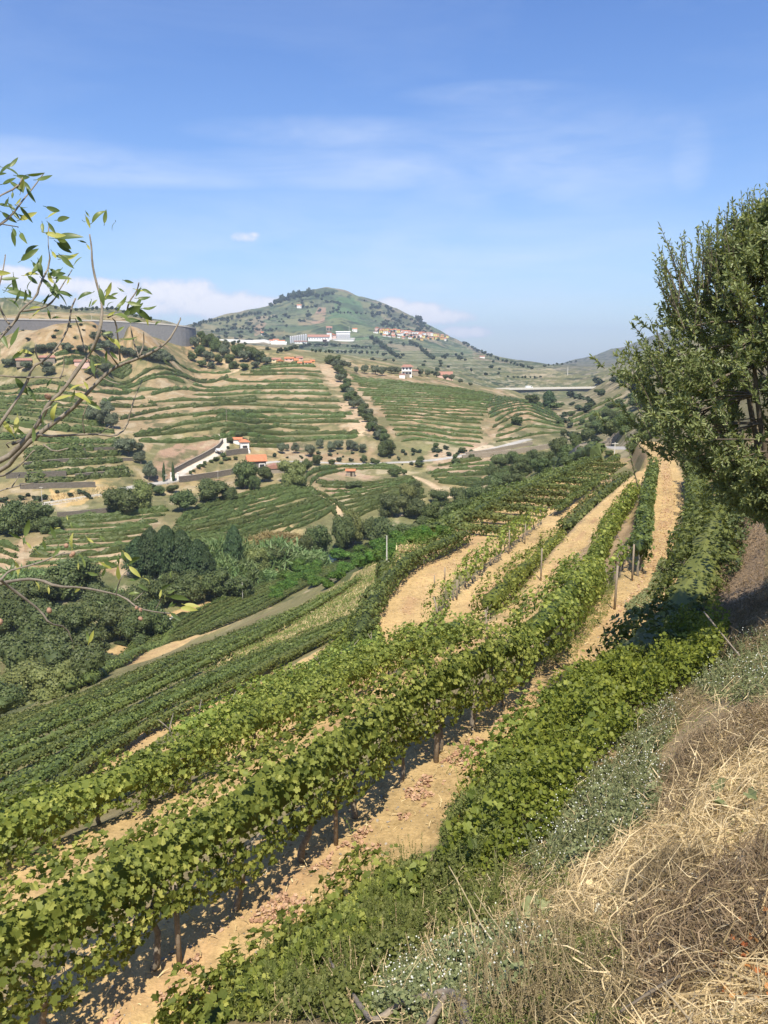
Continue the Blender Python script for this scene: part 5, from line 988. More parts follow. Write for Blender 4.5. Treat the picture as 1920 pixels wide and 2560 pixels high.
# highway retaining wall
tp = wl([(-260,792,415),(-150,795,430),(0,799,450),(100,800,470),(256,803,500),(371,809,520),(449,815,535),(478,820,546),(489,823,562),(484,822,600),(470,820,660)]); L = resample(smooth(tp, 2), 4.0); T, Sd = frames(L); n = len(L); zb = ground(L[:, 0], L[:, 1]) - 3; zb = np.minimum(zb, L[:, 2] - 9)
V = np.stack([L - Sd * .6, L + Sd * .6, L + Sd * .6, L - Sd * .6], 1); V[:, :2, 2] = zb[:, None]; i = np.arange(n * 4).reshape(n, 4); j = np.roll(i, -1, 1)
e = empty('retaining_wall', (0, 0, 0), 'tall dark grey curved highway retaining wall above the reddish dirt mound', 'retaining wall'); part(e, 'panel_face', MB().add(V, [np.stack([i[:-1], j[:-1], j[1:], i[1:]], -1).reshape(-1, 4)]), [M['wall_grey']])
V = np.stack([L - Sd * .8, L + Sd * .8, L + Sd * .8, L - Sd * .8], 1); V[:, :2, 2] -= .1; V[:, 2:, 2] += .7; part(e, 'parapet', MB().add(V, [np.stack([i[:-1], j[:-1], j[1:], i[1:]], -1).reshape(-1, 4), i[0][None], i[-1][None]]), [M['concrete']])
# poles
def pole(px, py, top, label, rmin=60, r=.11, arm=True, mat='concrete', Y=None):
    p = hx(px, py, rmin) if Y is None else at(px, py, Y); h = (py - top) * p[1] / F * 1.02; e = empty('utility_pole', p, label, 'pole'); m = MB(); m.tube([(0, 0, -.3), (0, 0, h)], [r, r * .6], 8); part(e, 'shaft', m, [M[mat]])
    if arm: part(e, 'crossarm', MB().box((0, 0, h - .25), (.55, .05, .05)), [M[mat]])
    return e
e = pole(967, 1424, 1336, 'tall pale power pole standing in the tall dry grass band', 60, .09, False); part(e, 'footing', MB().box((0, 0, .3), (.5, .45, .55), top=(.7, .7)), [M['concrete']])
pole(607, 1506, 1452, 'slim pale pole at the head of the vine block by the valley track', 60, .07, False)
pole(567, 1064, 1018, 'thin dark pole standing in the hill terraces above the tower', 150, .12, mat='post'); pole(106, 1262, 1216, 'thin pole beside the lane by the ochre bank', 120, .08)
pole(1432, 1134, 1098, 'pale pole beside the road bend', 120, .12); pole(1536, 1142, 1106, 'pale pole on the stone wall past the road bend', 120, .1); pole(416, 1214, 1186, 'slim lamp pole before the gate cypresses', 120, .06); pole(545, 1198, 1176, 'slim pole rising behind the garden wall', 120, .06)
pole(1419, 938, 918, 'white mast on the flat saddle beyond the bridge', 700, .5, False); pole(873, 838, 817, 'thin white mast beside the winery', 800, .5, False); pole(230, 806, 790, 'lamp post on the highway above the retaining wall', 400, .12, True, Y=512); pole(140, 803, 787, 'lamp post on the highway near the wall start', 400, .12, True, Y=482)
# white hill house
p = hx(1017, 942, 350); k = p[1] / F; e = empty('hill_house', p, 'white two-storey house with reddish roof alone on the crest above the bridge field', 'house', None, ori(1017)); w = 25 * k
part(e, 'wall', MB().box((0, 3, 1.8), (w / 2, 4, 4.6)), [M['white']]); part(e, 'terrace_wall', MB().box((-1.5, -2.6, .2), (w * .5, 1.2, 1.5)), [M['stone_pale']]); part(e, 'roof', MB().prism(-w / 2 - .7, w / 2 + 1.2, -1.9, 8, 6.4, 7.9, 'x', 0, 2), [M['tile_old']])
for s_ in (-2.2, 0, 2.2): part(e, 'window', MB().box((s_, -1.05, 5.2), (.55, .08, .6)), [M['window']]); part(e, 'window', MB().box((s_, -1.05, 2.3), (.55, .08, .6)), [M['window']])
part(e, 'balcony', MB().box((0, -1.6, 3.7), (w / 2 - .3, .6, .12)), [M['white']])
p = hx(1005, 944, 350); house(p + (0, -3, -.5), 3.6, 3, 2.6, .5, ori(1005), 'white', 'tile_old', 'small white annex in front of the lone hill house', name='annex', cat='outbuilding')
house(hx(1038, 938, 350), 4, 4, 3, .8, ori(1038), 'stone_pale', 'tile_old', 'beige shed at the side of the lone hill house', name='shed', cat='shed')
house(hx(1205, 899, 1500), 9, 8, 5, 2, 0, 'white', 'tile_old', 'tiny white building low on the eastern skyline')
for x, y, l in ((1112, 948, 'reddish roofed house among the trees behind the crest'),): house(hx(x, y, 600), 11, 8, 3, 2.5, ori(x), 'pink', 'tile_old', l)
# yellow estate on top of the terraced hill
for i, (x, y, w, h, wm, l) in enumerate([(665,903,20,7,'cream','first house of the cream estate, nearest the grove'),(690,904,22,9,'cream','long tiled house in the cream estate'),(700,908,16,9,'yellow','tall gabled yellow house at the heart of the hilltop estate'),(724,902,22,9,'pink','broad tiled house behind the yellow gable'),(741,908,10,11,'yellow','narrow bright yellow block of the hilltop estate'),(748,900,16,8,'pink','low old-roofed house behind the narrow yellow block'),(750,912,10,7,'cream','small cream cottage on the terrace edge'),(770,912,18,9,'cream','cream house with orange roof at the end of the hilltop estate'),(781,907,10,7,'ochre','orange roofed shed at the far end of the hilltop estate')]):
    p = hx(x, y, 480); k = p[1] / F; house(p, w * k, w * k * .6, h * k * .62, h * k * .45, ori(x) + (i % 3 - 1) * .3, wm, 'tile' if i % 4 != 1 else 'tile_old', l, 'hilltop estate houses', 2 if w > 14 else 1, axis='x' if i != 2 else 'y')
for x, y, l in ((60, 912, 'ruined stone hut half hidden behind the yellow leaf'), (118, 905, 'old stone farmhouse under the dirt mound'), (205, 915, 'tiny brick shed among the terraces under the mound')):
    p = hx(x, y, 250); house(p, 7, 5, 2.2, 1, ori(x), 'stone_pale' if x != 205 else 'pink', 'tile_old', l, name='farm_hut', cat='hut')
# winery
def Q(px, py): p = hx(px, py, 1000); return p, p[1] / F
for i in range(8):
    x = 727 + i * 5.4; p, k = Q(x, 858 - i * .8); m = MB(); r = 2.3 * k; m.tube([(0, 0, -2), (0, 0, 15 * k)], r, 12); m.tube([(0, 0, 15 * k), (0, 0, 17 * k)], [r, r * .2], 12)
    o = link('storage_tank', m.mesh('storage_tank', [M['steel']], False)); o.location = tuple(p); tag(o, f'{ORD[i]} grey steel tank of the row west of the winery hall', 'tank', 'steel tanks west of the winery hall')
for i in range(9):
    x = 838 + i * 4.5; p, k = Q(x, 849); m = MB(); r = 2.0 * k; m.tube([(0, 0, -2), (0, 0, 12 * k)], r, 12)
    o = link('storage_tank', m.mesh('storage_tank', [M['steel']], False)); o.location = tuple(p + np.array((0, -8, 0))); tag(o, f'{ORD[i]} grey tank of the row before the stepped white winery', 'tank', 'tanks before the stepped winery')
for (x, y, w, d, h, rh, wm, rm, wn, l, ax) in [(797,852,52,14,9,6,'white','tile_old',8,'long white winery hall with faded red roof','x'),(752,859,30,10,5,2,'white','tile_old',4,'low white shed between the tanks and the winery hall','x'),(823,848,12,16,16,2,'white','tile',1,'tall white end block of the winery hall','y'),(832,849,16,14,11,4,'pink','tile',1,'pinkish gabled house inside the winery','y'),(858,846,34,16,15,2,'white','white',0,'big stepped white winery building','x'),(882,852,10,6,6,1,'concrete','concrete',0,'grey concrete box at the end of the winery','x'),(812,856,10,6,6,1,'dark','tile_old',0,'dark loading bay in front of the winery hall','x'),(858,853,52,5,6,.5,'white','white',0,'low white wall block along the foot of the winery','x')]:
    p, k = Q(x, y); house(p, w * k, d * k, h * k, rh * k, ori(x), wm, rm, l, 'winery buildings', wn, 'winery_building', ax, 'winery', 1.0)
p, k = Q(823, 826); e = house(p, 15 * k, 9 * k, 6.5 * k, 3.5 * k, ori(823), 'stone_pale', 'tile_old', 'small pavilion with two dark arches above the winery', None, 0, 'pavilion', cat='pavilion')
for s_ in (-.23, .23): part(e, 'archway', MB().box((s_ * 15 * k, -4.6 * k, 3 * k), (2.2 * k, .3, 2.2 * k)), [M['window']])
for x, y, w, l in ((679,858,10,'white house with orange roof at the end of the long white wall'),(690,856,14,'middle white house beside the long white wall'),(704,859,16,'white house nearest the grey tanks'),(697,861,38,'long low white annex below the three wall-end houses'),(887,829,12,'white bungalow up the slope from the winery'),(656,838,7,'tiny white shed among vines above the long wall'),(748,770,11,'small white building near the mountain crest')):
    p, k = Q(x, y); house(p, w * k, 7 * k, (4 if w > 30 else 6) * k, 2.5 * k, ori(x), 'white', 'tile' if w < 30 else 'white', l, 'white houses round the winery', 2 if 8 < w < 30 else 0)
wall_line([(534,855),(580,856),(630,857),(674,859)], 5.5, 2.0, 'white', 'very long low white wall running toward the wall-end houses', 1000, name='white_wall', step=12, below=2)
p, k = Q(517, 850); house(p, 12 * k, 7 * k, 3 * k, 2 * k, 0, 'pink', 'tile', 'small reddish farmhouse near the start of the long white wall')
# village
rv = np.random.RandomState(4); cols = ['pink','white','ochre','yellow','white','white','yellow','white','white','pink','white','white','pink','white','pink','white','yellow','ochre','ochre','yellow','ochre','white','pink','white','pink','white','white']
vi = 0
for tier, (n, dy, hh) in enumerate(((20, -4, 10), (17, 3, 10), (8, 9, 6))):
    for i in range(n):
        x = 936 + (i + .3 + .4 * rv.rand()) * (184 / n) if tier < 2 else 955 + (i + rv.rand() * .5) * 13; y = 829 + (x - 936) * .105 + dy + rv.normal() * .8; p, k = Q(x, min(y, 855)); w = 6 + 7 * rv.rand() ** 1.5; vi += 1
        c = cols[(i + tier * 5) % len(cols)]; house(p, w * k, 6.5 * k, hh * k * (.34 + .42 * rv.rand()), 2.3 * k, ori(x) + rv.normal() * .25, c, 'tile' if rv.rand() < .7 else 'tile_old', f'{c if c != "white" else "white"} walled village house, {ORD[i]} along the {("upper", "middle", "lower")[tier]} street eastward'.replace('ochre walled', 'orange walled'), 'village houses on the mountain ledge', 2 if w > 9 else 1, axis='x' if rv.rand() < .6 else 'y', ov=.6)
# bridge
A_, B_ = at(1262, 973, 655), at(1500, 969, 690); mid_ = (A_ + B_) / 2; dv = B_ - A_; Lb = np.hypot(dv[0], dv[1]); rzb = math.atan2(dv[1], dv[0])
e = empty('bridge', mid_, 'long pale concrete road bridge with dark girder across the side valley', 'bridge', None, rzb); hl = Lb / 2; dz = dv[2] / 2
part(e, 'deck', MB().box((0, 0, -.25), (hl + 14, 4.6, .3)), [M['concrete']])
for s_ in (-1, 1): part(e, 'parapet', MB().box((0, s_ * 4.45, .35), (hl + 14, .16, .42)), [M['concrete']])
m = MB(); xs = np.linspace(-hl, hl, 33); dep = 1.5 + 1.6 * np.abs(xs / hl) ** 1.6
V = np.stack([np.stack([xs, xs * 0 + s_ * 2.6, z_], 1) for s_, z_ in ((-1, -.56 + 0 * xs), (1, -.56 + 0 * xs), (1, -.56 - dep), (-1, -.56 - dep))], 1); i = np.arange(33 * 4).reshape(33, 4); j = np.roll(i, -1, 1); m.add(V, [np.stack([i[:-1], i[1:], j[1:], j[:-1]], -1).reshape(-1, 4), i[0][None], i[-1][::-1][None]]); part(e, 'girder', m, [M['girder']])
for x in (-hl + 11, hl - 6): part(e, 'pier', MB().box((x, 0, -5.6), (1.6, 2.3, 3.3)), [M['concrete']])
p = mid_ + dv * -.27; e = empty('white_van', p + np.array((0, 0, .05)), 'white van crossing the concrete bridge', 'van', None, rzb)
part(e, 'body', MB().box((0, -1.5, 1.45), (2.6, .95, .95)).box((2.9, -1.5, 1.1), (.6, .9, .6), top=(.5, .9)), [M['paint']]); part(e, 'window', MB().box((1.9, -2.47, 1.7), (.5, .04, .3)), [M['window']])
for x in (-1.7, 2.3):
    for y in (-2.35, -.65): wh = MB(); wh.tube([(x, y - .12, .4), (x, y + .12, .4)], .4, 12); part(e, 'wheel', wh, [M['tyre']])
# river water and its boulders
RB = BENCH['river_bed'][0]; L = resample(RB, 3); T, Sd = frames(L); zz = np.minimum.accumulate(np.convolve(np.pad(L[:, 2], 5, 'edge'), np.ones(11) / 11, 'valid')[::-1])[::-1]; zz = L[:, 2] + .22
V = np.stack([L - Sd * 5.5, L - Sd * 1.8, L + Sd * 1.8, L + Sd * 5.5], 1); V[..., 2] = zz[:, None]; i = np.arange(len(L) * 4).reshape(-1, 4); link('river_water', new_mesh('river_water', V.reshape(-1, 3), [np.stack([i[:-1, k_:k_ + 1], i[1:, k_:k_ + 1], i[1:, k_ + 1:k_ + 2], i[:-1, k_ + 1:k_ + 2]], -1).reshape(-1, 4) for k_ in range(3)], [M['water']], True), kind='structure')
for i, (x, y, w) in enumerate([(395,1560,16),(408,1556,14),(422,1549,15),(436,1543,16),(400,1548,9),(868,1366,12),(1002,1290,14),(1014,1287,16),(1030,1286,14),(1046,1288,12),(1320,1000,10)]):
    p = hx(x, y, 70); k = p[1] / F; r = w * k * .5; m = MB().add(*blob(np.array((0, 0, r * .15)), np.array((r * 1.2, r, r * .7)), 5, np.random.RandomState(i), .28)); o = link('boulder', m.mesh('boulder', [M['concrete' if i < 6 else 'rock']])); o.location = tuple(p); o.rotation_euler = (0, 0, i); tag(o, 'pale boulder on the river shore under the trees' if i < 5 else f'pale river rock, {ORD[i - 5]} of the ones upstream', 'boulder', 'pale boulders on the shore' if i < 5 else 'upstream boulders')
# ------------------------------------------------------------------ posts of the near rows
for i, (x, y, t, l, tl) in enumerate([(1536,1524,1412,'grey post standing nearest the young vines in the weedy bank',(.02,0)),(1580,1452,1360,'post behind the young vines of the weedy bank',(0,0)),(1221,1600,1520,'leaning post at the near end of the tall dense row',(-.13,0)),(1101,1566,1490,'leaning post at the edge of the broad sand strip',(-.22,0)),(1086,1470,1438,'short post between the young staked vines',(0,0)),(1112,1452,1418,'post in the middle of the young staked vines',(0,0)),(1165,1452,1388,'tall post at the head of the young staked vines',(0,0)),(1272,1385,1325,'post by the third path near the cross rows',(0,0)),(1352,1452,1370,'grey post in the gap at the uphill face of the tall dense row',(0,0)),(1312,1360,1310,'thin post near the brow in the upper rows',(0,0)),(1190,1420,1372,'post leaning over the sand near the brow',(.05,0)),(1142,1500,1448,'bare post at the valley edge of the staked vines',(0,0))]):
    p = hit(x, y, 20); stake(p, (y - t) * p[1] / F * 1.05, l, 'posts among the terrace vines', tl, .04)
r1p = drop(resample(ra, 2.9))
for i, p in enumerate(r1p[1:-1]): stake(p + (.1, -.16, 0), 1.15 + .5 * (i % 2), f'{ORD[i]} weathered post under the canopy of the nearest long row', 'posts of the nearest long row', (.02 * (i % 3 - 1), .03), .035 if i != 2 else .05)
# ------------------------------------------------------------------ ground plants of the near bank
def wpoly(px, rmin=2.3):
    out = []
    for i, p in enumerate(px):
        q = px[(i + 1) % len(px)]
        for f in (0, .33, .66):
            h = hit(p[0] + f * (q[0] - p[0]), p[1] + f * (q[1] - p[1]), rmin)
            if h is not None: out.append(h)
    return np.array(out)
def scat(px, n, rng, rmin=2.3, world=None):
    """n points spread evenly over the ground inside a polygon"""
    w = wpoly(px, rmin) if world is None else world; lo, hi = w[:, :2].min(0), w[:, :2].max(0); out = []
    while sum(map(len, out)) < n:
        q = lo + rng.rand(4 * n, 2) * (hi - lo); out.append(q[inside(w, q[:, 0], q[:, 1])])
        if len(out) > 40: break
    q = np.concatenate(out)[:n]; return np.c_[q, ground(q[:, 0], q[:, 1])]
def cover(name, px, n, mat, leaf, shape, hmax, label, seed, rmin=2.3, clump=.5, tilt=.7, kind='stuff', hull=True, mid=None, lowcut=0.0, spread=.0):
    """a thicket of small leaves: mounds of height hmax over the ground"""
    rng = np.random.RandomState(seed); P = scat(px, n, rng, rmin); H = hmax * np.clip(.55 + fbm(P[:, 0] / clump + seed, P[:, 1] / clump, 3) * 1.1, .08, 1.25)
    z = H * (1 - lowcut * rng.rand(n)) * rng.rand(n) ** .45; P[:, 2] += z; P[:, :2] += rng.normal(size=(n, 2)) * spread
    N = rng.normal(size=(n, 3)) * tilt + (0, -.25, .8); mb = MB().add(*leaves(P, N, leaf * (.5 + rng.rand(n)), shape, .35, rng))
    return tag(link(name, mb.mesh(name, [M[mat]])), label, name.replace('_', ' '), None, kind)
CR_ = [(1130,2120),(1220,1960),(1330,1840),(1440,1740),(1560,1650),(1700,1600),(1820,1620),(1780,1700),(1660,1780),(1560,1880),(1440,2010),(1360,2130),(1230,2210),(1130,2220),(1090,2180)]
cover('creeper_thicket', CR_, 56000, 'creeper', .048, 'five', .85, 'dense yellow-green creeper thicket spilling down the bank beside the overgrown vines', 3, clump=.7)
cover('creeper_thicket', [(1080,2190),(1110,2080),(1180,1990),(1260,1930),(1330,2000),(1280,2130),(1190,2210)], 9000, 'weed', .05, 'lance', .5, 'darker leafy creeper at the foot of the yellow-green thicket', 5, clump=.5)
rr7 = np.random.RandomState(17)
def shoots(px, n, hgt, mat, leaf, label, name, seed, per=26, stem='weed', shape='lance', rmin=2.3, lean=.25, top=None):
    """upright leafy stalks as one mass"""
    rng = np.random.RandomState(seed); P = scat(px, n, rng, rmin); mb = MB(); A = []; Nn = []; S = []; U = []
    for p in P:
        h = hgt * (.55 + .7 * rng.rand()); d = np.array((rng.normal() * lean, rng.normal() * lean, 1)); d /= np.linalg.norm(d); mid = p + d * h * .5 + rng.normal(size=3) * .02; e = p + d * h
        mb.tube([p - (0, 0, .03), mid, e], [.004, .003, .0015], 3, 1, closed=False); t = np.sort(rng.rand(per)) ** .8; b = p + (e - p) * t[:, None]; u = norm(np.stack([rng.normal(size=per), rng.normal(size=per), .5 + .4 * rng.rand(per)], 1))
        L_ = leaf * (1.15 - .7 * t) * (.7 + .6 * rng.rand(per)); A.append(b + u * L_[:, None] * .5); U.append(u); S.append(L_)
    A, U, S = np.concatenate(A), np.concatenate(U), np.concatenate(S); N = np.cross(U, rng.normal(size=A.shape)); mb.add(*leaves(A, N, S, shape, .3, rng, up=U))
    if top:
        T_ = P + (0, 0, hgt * .8); q = T_[rng.randint(0, len(T_), n)] + rng.normal(size=(n, 3)) * (.05, .05, .08); mb.add(*leaves(q, rng.normal(size=q.shape) * .5 + (0, -.4, .8), .014, 'five', .2, rng), 2)
    return tag(link(name, mb.mesh(name, [M[mat], M[stem]] + ([M['petal']] if top else []))), label, name.replace('_', ' '), None, 'stuff')
shoots([(1130,2100),(1180,1960),(1260,1850),(1350,1790),(1420,1790),(1340,1880),(1260,1990),(1190,2120)], 70, .55, 'creeper', .10, 'red stemmed shoots with long drooping lime leaves rising from the creeper by the path', 'red_stemmed_weeds', 6, 22, 'redleaf', lean=.2)
shoots(CR_, 330, .75, 'creeper', .07, 'long loose creeper stems standing out of the yellow-green thicket', 'creeper_shoots', 7, 26, 'creeper', shape='lance', lean=.45)
cover('creeper_thicket', CR_, 700, 'vine', .085, 'vine', .8, 'broad vine leaves scattered through the yellow-green thicket', 8, clump=.9)
GF = 'grey_flowering_weeds'
for i, (px, n, l) in enumerate([([(1290,2170),(1380,2030),(1500,1930),(1620,1880),(1660,1960),(1640,2060),(1560,2110),(1480,2170),(1370,2220)], 520, 'grey-green weeds dotted with tiny white flowers below the brush heap'), ([(1690,1700),(1780,1640),(1920,1590),(1960,1700),(1920,1780),(1820,1760),(1740,1750)], 300, 'grey-green flowering weeds higher up beside the shaded bank'), ([(1540,1880),(1600,1800),(1680,1760),(1700,1810),(1650,1880)], 160, 'narrow strip of grey-green weeds joining the two flowering patches'), ([(930,2560),(960,2440),(1120,2370),(1300,2340),(1400,2400),(1330,2480),(1250,2560)], 420, 'grey-green flowering weeds around the dead branch')]):
    shoots(px, n, .30 if i != 3 else .2, 'grey', .04, l, GF, 20 + i, 30, 'grey', 'lance', lean=.5, top=True)
    cover('grey_leafy_weeds', px, 9000 if i in (0, 3) else 4500, 'grey', .028, 'five', .24, 'low grey-green leafy undergrowth under ' + ['the weeds below the brush heap', 'the weeds beside the shaded bank', 'the narrow strip of weeds', 'the dead branch'][i], 30 + i, clump=.25)
WD = [(600,2560),(560,2500),(700,2360),(860,2250),(1000,2180),(1120,2160),(1260,2200),(1280,2300),(1100,2370),(950,2440),(860,2560)]
shoots(WD, 620, .50, 'weed', .038, 'tall thin green weed stalks standing over the near bank', 'tall_weeds', 41, 34, 'weed', lean=.16)
cover('bank_weeds', WD, 26000, 'weed', .035, 'five', .30, 'tangled green weeds covering the near bank by the path', 42, clump=.4)
cover('bank_vine_leaves', [(420,2560),(600,2440),(760,2340),(960,2230),(1080,2200),(1000,2330),(820,2440),(640,2560)], 5200, 'vine', .075, 'vine', .42, 'loose trailing vine leaves mixed into the weeds of the near bank', 43, clump=.4)
cover('bank_undergrowth', [(800,2560),(900,2450),(1000,2380),(1000,2560)], 6000, 'weed', .022, 'five', .14, 'fine green undergrowth at the lower edge of the near bank', 44, clump=.3)
# heather-like brown-green brush at the bottom
shoots([(1130,2620),(1180,2480),(1290,2380),(1420,2330),(1560,2380),(1600,2480),(1560,2620)], 520, .30, 'brownbrush', .022, 'dense olive-brown wiry scrub low beside the dry straw', 'wiry_scrub', 51, 40, 'brownbrush', lean=.28)
cover('wiry_scrub_leaves', [(1130,2620),(1180,2480),(1290,2380),(1420,2330),(1560,2380),(1600,2480),(1560,2620)], 15000, 'weed', .016, 'lance', .24, 'tiny olive leaves of the wiry scrub', 52, clump=.2)
# straw and dead brush
def blades(name, px, n, L0, mat, label, seed, flat=.8, wid=1.0, rmin=2.2, lift=.1, world=None, curve=.25):
    rng = np.random.RandomState(seed); P = scat(px, n, rng, rmin, world); a = rng.rand(n) * 6.283; el = np.abs(rng.normal(size=n)) * (1.5 - flat) * .7 + .03; Lh = L0 * (.35 + 1.1 * rng.rand(n) ** 2)
    d = np.stack([np.cos(a) * np.cos(el), np.sin(a) * np.cos(el), np.sin(el)], 1); P[:, 2] += rng.rand(n) ** 2 * lift; s = norm(np.cross(d, rng.normal(size=(n, 3)))); w = .0022 * wid * (.6 + .9 * rng.rand(n))
    c = rng.normal(size=(n, 3)) * curve * Lh[:, None] * .4; c[:, 2] = np.abs(c[:, 2]) * .5
    gx, gy = P[:, 0], P[:, 1]; e_ = .15; sl = (ground(gx + d[:, 0] * e_, gy + d[:, 1] * e_) - ground(gx, gy)) / e_; d[:, 2] += np.clip(sl, -1.5, 1.5) * np.hypot(d[:, 0], d[:, 1])
    m_ = P + d * Lh[:, None] * .5 + c; e = P + d * Lh[:, None]; V = np.stack([P - s * w[:, None], P + s * w[:, None], m_ + s * w[:, None], e, m_ - s * w[:, None]], 1); I_ = np.arange(n * 5).reshape(n, 5)
    return tag(link(name, MB().add(V, [I_[:, [0, 1, 2, 4]], I_[:, [4, 2, 3]]]).mesh(name, [M[mat]])), label, name.replace('_', ' '), None, 'stuff')
ST = [(1400,2190),(1500,2150),(1620,2060),(1700,1950),(1790,1840),(1960,1760),(2100,1900),(2100,2700),(1500,2700),(1480,2600),(1500,2440),(1400,2300)]
blades('dry_straw', ST, 30000, .20, 'straw', 'flattened golden dry straw covering the near bank', 61, .95, 1.0, lift=.07)
blades('dry_straw', ST, 5000, .34, 'straw', 'longer pale straw stems lying over the near bank', 62, .8, 1.5, lift=.10, curve=.35)
cover('dry_leaf_litter', ST, 9000, 'straw', .020, 'quad', .05, 'broken pale dry leaves and chaff between the straw', 63, clump=.3, tilt=.5)
BANKALL = [(1040,2300),(1240,2100),(1400,1960),(1560,1820),(1700,1660),(1960,1560),(2060,2000),(2060,2680),(900,2680)]
blades('dry_straw', BANKALL, 3500, .24, 'straw', 'scattered dry stems woven through all plants of the near bank', 64, .7, 1.2, lift=.18, curve=.3)
cover('scattered_weeds', BANKALL, 7000, 'weed', .028, 'lance', .14, 'sparse green seedlings scattered through the straw of the near bank', 65, clump=.15)
shoots([(640,2600),(760,2450),(900,2370),(1100,2290),(1280,2260),(1400,2330),(1330,2480),(1100,2600)], 160, .34, 'straw', .03, 'dry seed stalks standing among the green weeds of the near bank', 'dry_weed_stalks', 66, 16, 'straw', lean=.35)
cover('bank_weeds', [(1230,2150),(1330,2130),(1420,2170),(1420,2260),(1330,2330),(1230,2330),(1190,2240)], 4200, 'weed', .03, 'lance', .2, 'thin green weeds at the corner between thicket, flowers and straw', 67, clump=.2)
blades('dry_straw', [(1230,2150),(1330,2130),(1420,2170),(1420,2260),(1330,2330),(1230,2330),(1190,2240)], 3200, .18, 'straw', 'dry straw at the corner between thicket, flowers and weeds', 68, .8, 1.1, lift=.1)
BB = [[(1640,1960),(1720,1870),(1830,1800),(1960,1770),(1980,1880),(1860,1900),(1780,1950),(1700,2060),(1640,2080)], [(1560,2340),(1700,2260),(1800,2200),(1960,2120),(1960,2420),(1800,2460),(1640,2560),(1560,2480)], [(1560,2250),(1640,2180),(1760,2170),(1700,2240),(1600,2290)], [(1560,1780),(1700,1700),(1760,1760),(1640,1870)]]
for i, b in enumerate(BB):
    blades('dead_brush', b, (7000, 8000, 3000, 3500)[i], .17, 'brownbrush', ['heap of dead brown brush above the straw', 'wide mat of dark brown dead brush in the lowest corner of the bank', 'strip of dead brush beside the white paper scraps', 'thin dead brush between the creeper and the flowering weeds'][i], 70 + i, .45, 1.1, lift=.16, curve=.6)
for i, (px, n) in enumerate([([(1440,1500),(1250,1700),(1120,1800),(1230,1790),(1400,1660),(1560,1500)], 2600), ([(1290,1560),(1330,1480),(1420,1380),(1520,1290),(1500,1420),(1440,1540),(1420,1600)], 3200)]): blades('dry_grass', px, n, .22, 'straw', ['dry yellow grass tufts along the edge of the nearest path', 'dry yellow grass on the bank between two vine rows'][i], 80 + i, .5, 2.2, 10)
blades('dry_grass', [(500,1690),(600,1600),(780,1500),(960,1400),(1060,1340),(1180,1285),(1080,1390),(900,1530),(700,1620)], 3000, .5, 'straw', 'band of tall golden dry grass crossing the slope below the pole', 83, .1, 9, 45, .1)
cover('slope_weeds', [(500,1690),(600,1600),(780,1500),(960,1400),(1060,1340),(1180,1285),(1080,1390),(900,1530),(700,1620)], 14000, 'weed', .22, 'lance', .5, 'green-brown weeds mixed into the golden grass band', 87, 45, clump=3)
blades('dry_grass', [(120,1240),(290,1215),(300,1238),(120,1262)], 3000, .8, 'straw', 'ochre dry grass bank under the lane', 84, .1, 22, 120, .1)
cover('path_weeds', [(1560,1520),(1620,1470),(1650,1400),(1690,1400),(1690,1440),(1640,1500),(1590,1560)], 5200, 'grey', .05, 'five', .16, 'low grey-green weeds in the middle of the rutted path', 85, 12, clump=.6)
cover('path_weeds', [(1330,1700),(1420,1590),(1480,1490),(1510,1430),(1545,1450),(1520,1540),(1440,1640)], 9000, 'weed', .05, 'lance', .35, 'green weeds at the foot of the post on the weedy bank', 86, 12, clump=.6)
# shaded bank under the almond tree
cover('shaded_undergrowth', [(1750,1560),(1720,1480),(1780,1380),(1800,1260),(1960,1180),(1960,1540),(1850,1560)], 22000, 'brownbrush', .05, 'lance', .35, 'brown undergrowth in the shade of the almond tree', 91, 8, clump=.8)
cover('shaded_undergrowth', [(1760,1420),(1790,1240),(1850,1200),(1880,1340),(1840,1460)], 12000, 'broad', .07, 'five', .8, 'dark green bramble on the bank behind the almond tree', 92, 8, clump=.9)
blades('dead_brush', [(1690,1640),(1740,1540),(1960,1480),(1960,1620),(1800,1660)], 6000, .25, 'brownbrush', 'dead brown brush on the shaded bank', 93, .5, 1.5, 8, .2, curve=.5)
def lift(px, py, h, rmin=2.2): p = hit(px, py, rmin); return p * (1 - 1.75 * h / max(.5, -p[2]))
for i, (T_, y0, y1, hw_) in enumerate(((T2, 26, 75, .9), (T3, 30, 75, 1.3), (T4, 34, 60, 1.3), (T1, 6, 75, .9))):
    q = drop(resample(T_[(T_[:, 1] > y0) & (T_[:, 1] < y1)], 1)); wq = np.concatenate([offset(q, -hw_), offset(q, hw_)[::-1]]); nm = ('second', 'third', 'broad', 'nearest')[i]
    blades('dry_grass', None, (2600, 3200, 3200, 4200)[i], .16, 'straw', f'dry straw bits trampled over the {nm} sandy path', 180 + i, .8, 2.6, world=wq)
    P = scat(None, 900 if i < 3 else 1500, rr7, world=wq); gate = fbm(P[:, 0] / 1.7 + i, P[:, 1] / 1.7, 3) > .05; P = P[gate]; P[:, 2] += .012
    tag(link('fallen_leaves', MB().add(*leaves(P, rr7.normal(size=P.shape) * .35 + (0, 0, 1), (.09 if i < 3 else .05) * (.5 + rr7.rand(len(P))), 'five', .5, rr7)).mesh('fallen_leaves', [M['litter']])), f'rusty fallen leaves in patches on the {nm} sandy path', 'fallen leaves', None, 'stuff')
